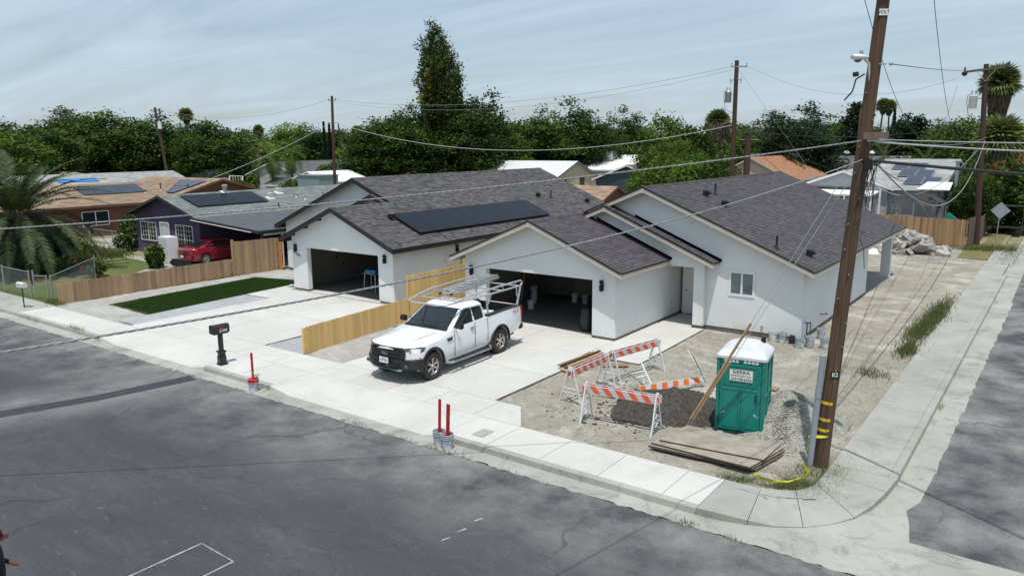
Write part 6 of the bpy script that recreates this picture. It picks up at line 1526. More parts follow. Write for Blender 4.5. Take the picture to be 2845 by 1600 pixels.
# ---------------------------------------------------------------- rear poles
def insulator(par, x, y, z, h=0.25, mat='cable_dark'):
    mb = MB(); mb.lathe([(0.02,0),(0.07,h*0.3),(0.04,h*0.5),(0.07,h*0.7),(0.02,h)], 8, (x,y,z)); mb.build('insulator', A[mat], par, smooth=60)
def transformer(par, x, y, z, mat='metal'):
    mb = MB(); mb.lathe([(0.24,-0.42),(0.25,-0.40),(0.25,0.36),(0.26,0.38),(0.22,0.44)], 18, (x,y,z)); t = mb.build('transformer', A[mat], par, smooth=40)
    for dx_ in (-0.1, 0.12):
        mb = MB(); mb.lathe([(0.02,0),(0.06,0.06),(0.03,0.14),(0.06,0.2),(0.02,0.34)], 8, (x+dx_,y,z+0.44)); mb.build('bushing', A['metal'], t)
    mb = MB(); mb.bar((x,y,z+0.2),(x+0.5*(1 if x < 0 else -1),y,z+0.2), 0.06, 0.06); mb.build('bracket', A['metal'], t)
    mb = MB(); mb.tube([(x-0.05,y,z+0.5),(x-0.32,y,z+0.45),(x-0.36,y,z+0.0),(x-0.2,y,z-0.85),(x+0.15,y,z-1.15),(0.0,y,z-1.25)], 0.018, 6); mb.build('lead', A['cable_dark'], t, smooth=60)
    return t
pC = pole('brown rear utility pole with a white transformer, beside the back fence end', -4.98, 60.3, -5.48, 60.3, 11.85, 0.20, 0.15, 'pole_far')
mb = MB(); mb.bar((-1.75,-0.15,11.40),(0.85,-0.15,11.62), 0.12, 0.14); mb.build('crossarm', A['wood_grey'], pC)
mb = MB(); mb.bar((-1.0,-0.2,11.42),(-0.46,-0.2,10.75), 0.04, 0.03); mb.bar((0.1,-0.2,11.5),(-0.44,-0.2,10.75), 0.04, 0.03); mb.build('brace', A['metal'], pC)
for x, z in ((-1.68,11.47),(0.78,11.68)):
    insulator(pC, x, -0.15, z); mb = MB(); mb.lathe([(0.0,-0.3),(0.16,-0.2),(0.18,-0.05),(0.1,0.0)], 10, (x,-0.15,z-0.05)); mb.build('lightning_arrester', A['cable_dark'], pC, smooth=50)
transformer(pC, -1.05, 0.0, 9.45, 'bucketw')
pB = pole('dark rear utility pole with a grey transformer, behind the corner house ridge', -22.25, 60.3, -22.28, 60.3, 13.2, 0.21, 0.16, 'pole_far')
mb = MB(); mb.bar((-0.45,-0.1,12.75),(0.85,-0.1,12.68), 0.10, 0.12); mb.build('crossarm', A['metal'], pB)
insulator(pB, -0.4, -0.1, 12.85, 0.2, 'metal'); insulator(pB, 0.8, -0.1, 12.78, 0.2, 'metal')
for sg in (-1, 1):
    mb = MB(); mb.bar((sg*0.1,-0.1,11.8),(sg*0.45,-0.1,11.65), 0.06, 0.06); mb.tube([(sg*0.45,-0.1,11.9),(sg*0.38,-0.1,11.4)], 0.035, 6); mb.build('fuse_cutout', A['metal'], pB)
transformer(pB, -0.62, 0.0, 10.45, 'metal')
pS = pole('short dark topped utility pole right of the transformer pole', -21.2, 60.6, -21.2, 60.6, 7.45, 0.26, 0.25, 'pole_far')
mb = MB(); mb.bar((-0.75,0,7.15),(0.75,0,7.12), 0.06, 0.06); mb.build('crossarm', A['metal'], pS); insulator(pS, 0, 0, 7.45, 0.35)
pA_ = pole('brown utility pole with a tiny crossbar left of the tall tree', -69.9, 60.3, -69.6, 60.3, 12.45, 0.20, 0.14, 'pole_far')
mb = MB(); mb.bar((-0.3,0,11.95),(0.9,0,11.95), 0.06, 0.06); mb.bar((-0.1,0,9.4),(0.9,0,9.5), 0.05, 0.05); mb.build('crossarm', A['metal'], pA_); insulator(pA_, -0.3,0,12.0,0.18); insulator(pA_, 0.9,0,12.0,0.18)
pD = pole('grey utility pole with a white transformer, far left above the dark trees', -105.2, 60.3, -107.5, 60.3, 12.4, 0.24, 0.17, 'signgrey' if False else 'pole_far')
mb = MB(); mb.bar((-3.5,0,12.0),(-0.9,0,12.15), 0.08, 0.08); mb.build('crossarm', A['wood_grey'], pD); insulator(pD, -3.4,0,11.9,0.3); insulator(pD, -1.0,0,12.05,0.3)
mb = MB(); mb.lathe([(0.28,-0.5),(0.28,0.5)], 14, (-1.4,0,9.9)); mb.build('transformer', A['white'], pD, smooth=40)
pE = pole('far pale utility pole with a small white transformer behind the leaning pole', -20.6, 95, -20.4, 95, 10.6, 0.16, 0.12, 'wood_grey')
mb = MB(); mb.lathe([(0.28,-0.5),(0.28,0.5)], 12, (0.75,0,9.6)); mb.build('transformer', A['white'], pE)
pF = pole('far thin utility pole above the grey roofs, left of the brown pole', -92.5, 82, -93.5, 82, 10.3, 0.15, 0.1, 'pole_far')

# ---------------------------------------------------------------- wires
def wire(label, a, b, sag, r, mat='cable', cat='cable', n=28, grp=None):
    mb = MB(); mb.tube(catenary(a, b, sag, n), r, 5); o = mb.build('overhead_cable', A[mat], None, smooth=80); return tag(o, label, cat, grp)
def twisted(label, a, b, sag, r, R0, pitch, mat='cable'):
    t = thing('service_cable', label, 'cable'); a = Vector(a); b = Vector(b); L = (b-a).length; d = (b-a).normalized(); x = d.cross(Vector((0,0,1))).normalized(); y = x.cross(d)
    n = int(L/pitch*9)
    for k in range(3):
        pts = []
        for i in range(n+1):
            f = i/n; c = a.lerp(b, f)-Vector((0,0,sag*4*f*(1-f))); an_ = 2*PI*(f*L/pitch)+2*PI*k/3
            pts.append(c+(x*math.cos(an_)+y*math.sin(an_))*R0)
        mb = MB(); mb.tube(pts, r, 5); mb.build('strand', A[mat], t, smooth=80)
    return t
twisted('thick twisted cable crossing low over the truck and street toward the lower left', (-8.7,-7.6,5.9), (-3.48,16.62,6.62), 0.78, 0.0062, 0.0062, 0.26)
twisted('twisted cable passing over the roofs above the house ridges toward the left', (-38,-13.2,6.0), (-3.48,16.70,7.0), 1.22, 0.0078, 0.0078, 0.34)
wire('pale taut cable leaving the pole to the right edge, upper one', (-3.30,16.6,7.02), (10,9.0,7.4), 0.25, 0.009, 'cable_light')
wire('pale thick cable leaving the pole to the right edge, lower one', (-3.28,16.6,6.97), (10.2,8.6,7.25), 0.35, 0.014, 'cable_light')
wire('heavy black bundled cable leaving the pole to the right edge', (-3.25,16.6,6.60), (9.5,9.2,6.5), 0.22, 0.03, 'cable_dark')
wire('black cable from the leaning pole to the rear pole beside the back fence', (-3.3,16.8,6.62), (-5.1,60.3,6.9), 2.3, 0.02, 'cable')
wire('cable from the leaning pole across to the rear pole, upper one', (-3.3,16.8,7.0), (-5.1,60.3,7.1), 0.25, 0.012, 'cable')
wire('high line from the leaning pole to the rear pole crossarm', (-3.12,16.7,8.45), (-6.7,60.1,11.5), 0.05, 0.010, 'cable_dark')
wire('high line from above the frame sagging past the leaning pole to the rear pole', (-3.9,16.6,10.45), (-7.0,60.1,10.6), 3.5, 0.008, 'cable_dark')
wire('thin line falling from the top edge to the rear transformer', (-2.6,16.6,10.45), (-6.1,60.3,8.6), 2.4, 0.008, 'cable_dark')
wire('black wire from the rear pole rising left behind the corner roof', (-5.1,60.3,8.1), (-22.2,60.3,8.0), 0.8, 0.018, 'cable_dark')
wire('upper line between the two rear transformer poles', (-7.1,60.2,11.0), (-21.5,60.2,12.8), 1.6, 0.012, 'cable')
wire('long high line from the transformer pole to the brown pole at left', (-22.7,60.2,12.75), (-69.9,60.3,12.1), 1.6, 0.016, 'cable')
wire('second high line from the transformer pole to the brown pole at left', (-22.6,60.2,12.5), (-69.9,60.3,11.9), 1.9, 0.012, 'cable')
wire('high line from the brown pole to the far left pole', (-70.0,60.3,12.1), (-106,60.3,12.1), 1.6, 0.016, 'cable')
wire('pale sagging cable in front of the tall tree between rear poles', (-22.2,60.3,8.3), (-69.9,60.3,9.6), 2.6, 0.028, 'cable_light')
wire('pale cable from the brown pole falling left to the green roofed yard', (-69.8,60.2,9.5), (-55.6,34.6,4.2), 0.3, 0.022, 'cable_light')
wire('guy line from the transformer pole down to the right', (-22.2,60.3,12.6), (-17.5,66,4.2), 0.0, 0.010, 'cable')
wire('service drop from the transformer pole to the brown shingled roof, upper', (-22.1,60.3,8.6), (-16.0,75,3.6), 0.4, 0.016, 'cable_dark')
wire('service drop from the transformer pole to the brown shingled roof, lower', (-22.1,60.3,8.5), (-19.0,64,4.2), 0.4, 0.016, 'cable_dark')
wire('black line from the right edge to the rear transformer', (-5.2,60.3,8.9), (3.0,52,7.0), 0.3, 0.016, 'cable_dark')
wire('slack cable from the rear pole down to the solar roofed house', (-5.1,60.2,6.9), (-13.6,66,4.4), 2.6, 0.024, 'cable_light')
wire('second slack cable from the rear pole down behind the leaning pole', (-5.1,60.2,6.8), (-8.5,62,3.4), 0.4, 0.020, 'cable_light')
wire('black service drop from the leaning pole down to the solar roofed house', (-3.3,16.9,6.55), (-9.8,64,4.2), 0.3, 0.016, 'cable_dark')
wire('black line from far left pole down to the dark round tree', (-106,60.3,9.2), (-92,66,5.5), 0.4, 0.02, 'cable_dark')

# ---------------------------------------------------------------- street sign at the rear, bin
sg_ = thing('street_sign', 'diamond shaped grey metal sign seen from behind at the far sidewalk', 'road sign', (-3.80,59.0,0))
mb = MB(); mb.tube([(0,0,-0.1),(0.08,0,2.62)], 0.03, 8); mb.build('post', A['metal'], sg_, smooth=50)
mb = MB(); c = Vector((0.09,-0.035,2.44)); r = 0.56; mb.slab([c+Vector((-r,0,0)), c+Vector((0,0,-r)), c+Vector((r,0,0)), c+Vector((0,0,r))], 0.008); mb.build('plate', A['signgrey'], sg_)
random.seed(81)
rb = [rock_mesh(100+i, 1, 0.5) for i in range(6)]
for me in rb: me.materials.append(A['rock'])
def slabrock(seed):
    r_ = random.Random(seed); n = r_.choice((5,6)); a0 = r_.uniform(0,6); pts = [(0.5*r_.uniform(0.7,1.1)*math.cos(a0+2*PI*i/n), 0.42*r_.uniform(0.7,1.1)*math.sin(a0+2*PI*i/n)) for i in range(n)]
    mb = MB(); mb.prism(pts, -0.11, 0.11); me = mb.mesh('broken_concrete', [A['rock']], 40, 0.02); return me
SR = [slabrock(i) for i in range(8)]
k = 0
for ly, (n, z0, spread) in enumerate(((26,0.0,1.0),(20,0.28,0.75),(14,0.55,0.5),(8,0.82,0.3),(3,1.05,0.12))):
    for i in range(n):
        x = -8.0+random.uniform(-2.1,1.9)*spread; y = 54.0+random.uniform(-1.5,1.5)*spread
        o = inst('concrete_chunk', random.choice(SR), None, (x, y, z0+0.1+random.uniform(-0.06,0.06)), (random.gauss(0,0.45), random.gauss(0,0.45), random.uniform(0,6.28)), tuple([random.uniform(0.65,1.25)]*2+[random.uniform(0.8,1.3)]))
        tag(o, 'broken concrete chunk in the rubble pile before the back fence', 'concrete chunk', 'broken concrete in the rubble pile')
wp = MB()
mound('plaster_heap', 'low white heap of plaster and sheeting left of the rubble pile', -10.9, 52.8, 1.7, 1.2, 0.45, A['white'], 0.08, 30, 0.08)
mound('white_dust', 'flat white spill on the dirt in front of the rubble pile', -6.6, 52.3, 2.3, 0.9, 0.08, A['gravelpile'], 0.08, 33, 0.03)
gb = MB(); gb.add([(-0.28,-0.3,0),(0.28,-0.3,0),(0.28,0.3,0),(-0.28,0.3,0),(-0.36,-0.4,1.0),(0.36,-0.4,1.0),(0.36,0.4,1.0),(-0.36,0.4,1.0)], [(0,3,2,1),(4,5,6,7),(0,1,5,4),(1,2,6,5),(2,3,7,6),(3,0,4,7)])
o = gb.build('green_cone', A['teal'], None, bevel=0.03, loc=(-5.9,59.3,1.35)); o.rotation_euler = (0, rad(-55), 0); o.scale = (0.55,0.55,1.1); tag(o, 'green plastic tub tipped over the end of the back fence', 'tub')
# ---------------------------------------------------------------- garage contents
random.seed(91)
BG = 'buckets stored in the corner house garage'
for lb_, x, y, z, body in (('white bucket nearest the opening, left side of the corner house garage', -18.29,26.3,0.01,'bucketw'),('bucket behind the nearest one in the corner house garage', -18.9,27.4,0.01,'bucketw'),
    ('bucket stacked high on the back left of the corner house garage', -18.9,27.42,0.39,'bucket'),('bucket in the middle of the back wall of the corner house garage', -17.5,28.6,0.01,'bucketw'),
    ('bucket right of centre near the back of the corner house garage', -16.9,28.5,0.01,'bucket'),('white bucket at the right side of the corner house garage', -15.1,27.6,0.01,'bucketw'),('farthest right bucket inside the corner house garage', -14.1,28.1,0.01,'bucketw')):
    bucket(lb_, x, y, z, body, BG)
mb = MB(); vs = []
rr = [(0.0,0.0),(0.26,0.02),(0.30,0.25),(0.27,0.6),(0.22,0.85),(0.10,0.95),(0.0,0.93)]
mb.lathe(rr, 14); mb.v = [(v[0]*(1+0.25*noise.noise(Vector(v)*3)), v[1]*(1+0.25*noise.noise(Vector(v)*3+Vector((5,5,5)))), v[2]) for v in mb.v]
tag(mb.build('trash_bag', A['black'], None, smooth=60, loc=(-14.35,24.35,0.0)), 'full black trash bag standing inside the right edge of the open garage', 'trash bag')
for i, (x, y, z, w_, h_, lb_) in enumerate(((-17.2,29.05,1.2,1.0,2.2,'pale sheet leaning on the back wall of the corner house garage'),(-15.4,29.0,1.1,0.8,2.0,'door panel leaning on the back right wall of the corner house garage'))):
    mb = MB(); mb.obox((0,0,0), w_, 0.04, h_); o = mb.build('leaning_panel', A['drywall'] if i == 0 else A['white'], None, loc=(x, y-0.12, z)); o.rotation_euler = (rad(-5),0,0); tag(o, lb_, 'panel')
stick('long dark red board on the garage floor along the left wall', (-19.2,25.0,0.03), (-19.2,28.8,0.03), 0.14, 0.04, 'lumber')
stick('board leaning on the left inner wall of the corner house garage', (-19.25,26.9,0.05), (-19.32,27.4,2.1), 0.09, 0.03, 'lumber')
wb = thing('workbench', 'small sawhorse workbench under blue cloth inside the solar house garage', 'workbench', (-26.95,25.35,0))
for sx_ in (-0.35,0.35):
    for sy_ in (-0.2,0.2):
        mb = MB(); mb.bar((sx_*1.15,sy_*1.3,0),(sx_,sy_,0.85),0.04,0.04); mb.build('leg', A['metal'], wb)
mb = MB(); mb.box(-0.45,-0.28,0.85,0.45,0.28,0.89); mb.build('top', A['lumber'], wb)
mb = MB(); mb.obox((0,0,0), 0.62, 0.42, 0.16, Matrix.Rotation(0.3,3,'Z')); tag(mb.build('blue_cloth', A['bluetarp'], None, bevel=0.05, smooth=60, loc=(-26.95,25.3,0.97)), 'bright blue cloth bundle on the workbench in the solar house garage', 'cloth')
o = thing('wooden_chair', 'dark low table behind the workbench in the solar house garage', 'table', (-26.2,26.3,0))
for sx_ in (-0.4,0.4):
    for sy_ in (-0.25,0.25):
        mb = MB(); mb.bar((sx_,sy_,0),(sx_,sy_,0.5),0.05,0.05); mb.build('leg', A['wood_grey'], o)
mb = MB(); mb.box(-0.5,-0.35,0.5,0.5,0.35,0.55); mb.build('top', A['wood_grey'], o)
for (y, z) in ((26.1,1.2),(26.7,1.35),(26.5,0.85)):
    mb = MB(); mb.box(-30.44,y,z,-30.40,y+0.09,z+0.13); tag(mb.build('outlet_box', A['blackm']), 'dark electrical box on the bare side wall of the solar house garage', 'electrical box', 'electrical boxes in the solar house garage')

# ---------------------------------------------------------------- new lawn
random.seed(101)
A['lawnsoil'] = dirt_mat('lawn_edge_soil', (0.11,0.085,0.055), (0.08,0.06,0.04), (0.2,0.17,0.13), (0.04,0.03,0.02), 0.4)
LW = [(-34.58,16.55),(-31.14,16.45),(-31.4,19.5),(-31.75,24.0),(-32.3,25.0),(-32.9,25.1),(-35.2,24.5)]
sheet('lawn_soil', [(-34.72,16.42),(-31.05,16.34),(-31.3,19.5),(-31.66,24.0),(-32.2,25.1),(-32.95,25.22),(-35.35,24.6)], -0.018, A['lawnsoil'])
sheet('lawn', LW, -0.012, A['lawn_new'])
def inpoly(x, y, P_):
    c = False; j = len(P_)-1
    for i in range(len(P_)):
        if ((P_[i][1] > y) != (P_[j][1] > y)) and (x < (P_[j][0]-P_[i][0])*(y-P_[i][1])/(P_[j][1]-P_[i][1])+P_[i][0]): c = not c
        j = i
    return c
def np_faces(name, V, rnd_, mat, parent=None, kind='stuff', vpf=4):
    """V: (n*vpf,3) array, faces of vpf verts"""
    n = len(V)//vpf; me = bpy.data.meshes.new(name); me.vertices.add(len(V)); me.vertices.foreach_set('co', np.asarray(V, np.float32).ravel())
    me.loops.add(n*vpf); me.loops.foreach_set('vertex_index', np.arange(n*vpf, dtype=np.int32)); me.polygons.add(n)
    me.polygons.foreach_set('loop_start', np.arange(0, n*vpf, vpf, dtype=np.int32))
    try: me.polygons.foreach_set('loop_total', np.full(n, vpf, dtype=np.int32))
    except Exception: pass
    at = me.attributes.new('rnd', 'FLOAT', 'FACE'); at.data.foreach_set('value', np.asarray(rnd_, np.float32))
    me.materials.append(mat); me.update(calc_edges=True)
    if name.startswith('_'): return me
    return inst(name, me, parent, kind=kind)
rng = np.random.default_rng(7)
def blades(name, label, pts, hmin, hmax, w, mat, z0=-0.02, lean=0.5, kind='stuff'):
    n = len(pts); P = np.zeros((n, 3)); P[:, :2] = pts; P[:, 2] = z0
    a = rng.uniform(0, 2*np.pi, n); h = rng.uniform(hmin, hmax, n); b = rng.uniform(0, 2*np.pi, n); l = rng.uniform(0, lean, n)*h
    dx_ = np.stack([np.cos(a), np.sin(a), np.zeros(n)], 1)*w/2; tip = np.stack([np.cos(b)*l, np.sin(b)*l, h], 1)
    V = np.stack([P-dx_, P+dx_, P+tip], 1).reshape(-1, 3)
    o = np_faces(name, V, rng.uniform(0, 1, n), mat, vpf=3, kind=kind); return tag(o, label, 'grass')
pts = []
while len(pts) < 52000:
    x = random.uniform(-35.4,-31.0); y = random.uniform(16.4,25.2)
    if inpoly(x+random.gauss(0,0.06), y+random.gauss(0,0.06), LW) and not (x < -34.0 and y < 17.6 and random.random() < 0.75): pts.append((x, y))
blades('lawn_grass', 'short bright green blades of the new lawn strip', pts, 0.03, 0.075, 0.014, A['grassblade'], -0.015)
def clump_pts(cs): 
    out_ = []
    for cx, cy, sx_, sy_, n in cs:
        for i in range(n): out_.append((random.gauss(cx, sx_), random.gauss(cy, sy_)))
    return out_
blades('weeds', 'dry green weeds round the leaning pole foot and the corner', clump_pts([(-3.6,16.4,0.22,0.4,1300),(-3.9,15.5,0.28,0.2,1300),(-4.4,15.2,0.3,0.12,700),(-4.15,16.3,0.15,0.3,260),(-5.25,14.98,0.15,0.08,160),(-5.0,15.05,0.1,0.1,160)]), 0.04, 0.17, 0.010, A['weed'], -0.06, 1.5)
blades('verge_weeds', 'yellow green weeds along the inner edge of the side sidewalk', clump_pts([(-4.0,34.5,0.22,1.9,2600),(-4.1,31.0,0.2,1.0,1000),(-4.0,28.2,0.16,0.6,700),(-4.4,24.6,0.3,0.3,180),(-4.0,58.5,0.7,1.0,1500),(-4.9,57.5,0.6,0.5,900),(-2.9,57,0.3,2.5,800)]), 0.06, 0.30, 0.022, A['weed'], -0.06, 1.0)
blades('gutter_weeds', 'small weeds sprouting along the gutter joints', clump_pts([(-11.2,12.73,0.3,0.05,90),(-12.6,12.75,0.2,0.05,50),(-5.25,12.8,0.12,0.05,80),(-4.4,12.72,0.1,0.04,40),(-14.5,12.76,0.4,0.04,60),(-9.3,12.73,0.4,0.03,30),(-2.3,22.8,0.04,0.2,40)]), 0.03, 0.12, 0.012, A['weed'], SZ, 1.0)
blades('fence_foot_grass', 'dry straw grass tuft at the end of the weathered cedar fence', clump_pts([(-36.9,15.1,0.3,0.15,700),(-37.5,15.2,0.3,0.12,400),(-31.0,13.3,0.4,0.05,150)]), 0.08, 0.28, 0.012, A['weed'], -0.03, 1.0)
for p in ((-5.08,15.02),(-4.93,15.1)):
    pass

# ---------------------------------------------------------------- neighbour yards
sheet('neighbour_lawn', [(-60,14.9),(-36.75,14.9),(-36.85,24.2),(-41.5,24.2),(-45.0,24.6),(-51,26.0),(-60,23.8)], -0.05, A['lawn_old'])
sheet('neighbour_dry_lawn', [(-90,16),(-60,15.0),(-60,23.8),(-51,26.0),(-52.2,27.2),(-62,28.2),(-90,24)], -0.048, A['lawn_dry'])
sheet('neighbour_path', [(-64,24.0),(-59.4,23.6),(-52.4,27.6),(-53.5,28.6),(-60,26.5),(-66,26.4)], -0.044, A['conc_old'])
sheet('neighbour_driveway', [(-41.4,20.5),(-37.0,20.0),(-36.85,30),(-43.7,30),(-43.7,26.0),(-44.6,24.6)], -0.04, A['conc_old'])
sheet('stepping_path', [(-50.8,24.7),(-49.9,25.5),(-45.2,24.9),(-44.2,24.2)], -0.038, A['conc_old'])
sheet('brown_driveway', [(-60.5,27),(-54,27),(-55,45),(-60.5,45)], -0.05, A['conc_old'])
random.seed(111)
pts = clump_pts([(-52.3,22.9,0.9,0.7,900),(-50.5,24.3,0.8,0.4,500),(-54,24.5,0.8,0.5,500),(-49.5,22.0,0.7,0.4,250)])
blades('border_plants', 'yellow green strap leaved border plants by the purple house lawn', pts, 0.2, 0.75, 0.06, A['weed'], -0.05, 0.9)
def bush(label, x, y, r, h, mat, n=700, ls=0.12, name='shrub', flowers=None, z0=0.0, cat='shrub', grp=None):
    t = thing(name, label, cat, (x, y, z0), 0, grp)
    d = rng.normal(size=(n, 3)); d /= np.linalg.norm(d, axis=1)[:, None]; rr_ = rng.uniform(0.45, 1.0, n)**0.5
    lob = 1+0.25*np.sin(d[:, 0]*5+x)*np.cos(d[:, 1]*4+y)
    c = d*rr_[:, None]*lob[:, None]*np.array([r, r, h/2])+np.array([0, 0, h/2]); c[:, 2] = np.abs(c[:, 2])
    o = leafcloud('foliage', c, ls, mat, t)
    if flowers:
        k = rng.integers(0, n, max(12, n//14)); cc = c[k]*1.03; leafcloud('blossoms', cc, ls*0.9, flowers, t)
    mb = MB(); mb.tube([(0,0,-0.05),(0,0,h*0.6)], [max(0.03, r*0.05), 0.02], 6); mb.build('stem', A['bark'], t)
    return t
def leaf_quads(c, ls, up=0.35):
    n = len(c); nrm = rng.normal(size=(n, 3)); nrm[:, 2] = np.abs(nrm[:, 2])+up; nrm /= np.linalg.norm(nrm, axis=1)[:, None]
    t_ = rng.normal(size=(n, 3)); t_ -= nrm*np.sum(t_*nrm, 1)[:, None]; t_ /= np.linalg.norm(t_, axis=1)[:, None]; b = np.cross(nrm, t_)
    s = ls*rng.uniform(0.6, 1.35, n)[:, None]; e = rng.uniform(0.45, 0.8, n)[:, None]
    return np.stack([c-t_*s, c+b*s*e, c+t_*s, c-b*s*e], 1).reshape(-1, 3)
def leafcloud(name, c, ls, mat, par=None, rn=None):
    n = len(c); V = leaf_quads(c, ls); rn = rng.uniform(0, 1, n) if rn is None else rn
    return np_faces(name, V, rn, mat, par, kind='stuff' if not name.startswith('_') else None)
bush('leafy green shrub beside the white cabinet in the purple house yard', -43.0, 23.3, 0.55, 1.35, A['leaf_mid'], 700, 0.13)
bush('rose bush with red flowers behind the low chain link fence', -44.6, 19.3, 0.75, 1.05, A['leaf_dark'], 600, 0.09, flowers=A['flower_red'])
bush('red flowering shrub nearest the chain link corner post', -42.9, 19.8, 0.6, 0.8, A['leaf_dark'], 450, 0.09, flowers=A['flower_red'])
bush('tall bushy shrub at the left corner of the purple house', -53.3, 27.6, 1.0, 2.3, A['leaf_mid'], 1100, 0.14)
bush('low shrub with pale flowers in front of the purple house corner', -52.0, 26.2, 0.75, 1.1, A['leaf_dark'], 700, 0.11, flowers=A['white'])
bush('small plant with yellow flowers in the lawn border', -52.6, 23.3, 0.7, 1.0, A['leaf_mid'], 600, 0.12, flowers=A['leaf_yellow'])
bush('hanging dry plant at the purple house window by the red car', -45.3, 26.4, 0.7, 1.0, A['deadfrond'], 500, 0.10)
bush('yellow leaved shrub at the left edge behind the chain link fence', -55.5, 19.5, 1.0, 1.5, A['leaf_yellow'], 700, 0.14)
cbn = thing('cabinet', 'white box cabinet standing on the lawn beside the red car', 'cabinet', (-44.35,24.95,-0.04), rad(-4))
mb = MB(); mb.box(-0.55,-0.35,0,0.55,0.35,1.62); mb.build('case', A['white'], cbn, bevel=0.02, smooth=40)
mb = MB(); mb.box(-0.53,-0.365,0.05,0.53,-0.35,1.57); mb.build('door', A['pproof'], cbn, bevel=0.006)

# ---------------------------------------------------------------- generic small house
def rectw(par, plane, pos, u0, z0, u1, z1, out_, grid=(2, 1), frame='vinyl', pane='dglass', bars=False, name='window'):
    """window on wall plane ('y' faces -y, 'x' faces +x)"""
    w = bpy.data.objects.new(name, None); COL.objects.link(w); w.parent = par
    f = 0.05
    def bx_(mb, a, za, b, zb, d0, d1):
        if plane == 'y': mb.box(a, pos-d1, za, b, pos-d0, zb)
        else: mb.box(pos+d0, a, za, pos+d1, b, zb)
    mb = MB(); bx_(mb, u0-f, z0-f, u1+f, z0, 0.0, 0.05); bx_(mb, u0-f, z1, u1+f, z1+f, 0.0, 0.05); bx_(mb, u0-f, z0, u0, z1, 0.0, 0.05); bx_(mb, u1, z0, u1+f, z1, 0.0, 0.05)
    gx = grid[0]
    for i in range(1, gx):
        u = u0+(u1-u0)*i/gx; bx_(mb, u-0.03, z0, u+0.03, z1, 0.0, 0.045)
    mb.build('frame', A[frame], w)
    for i in range(gx):
        a = u0+(u1-u0)*i/gx+(0.03 if i else 0); b = u0+(u1-u0)*(i+1)/gx-(0.03 if i < gx-1 else 0)
        mb = MB(); bx_(mb, a, z0, b, z1, 0.004, 0.012); mb.build('pane', A[pane], w)
    if bars:
        mb = MB(); n = int((u1-u0)/0.28)
        for i in range(1, n): u = u0+(u1-u0)*i/n; bx_(mb, u-0.008, z0, u+0.008, z1, 0.052, 0.066)
        for i in range(1, 4): z = z0+(z1-z0)*i/4; bx_(mb, u0, z-0.008, u1, z+0.008, 0.052, 0.066)
        mb.build('security_bars', A['vinyl'], w)
    return w
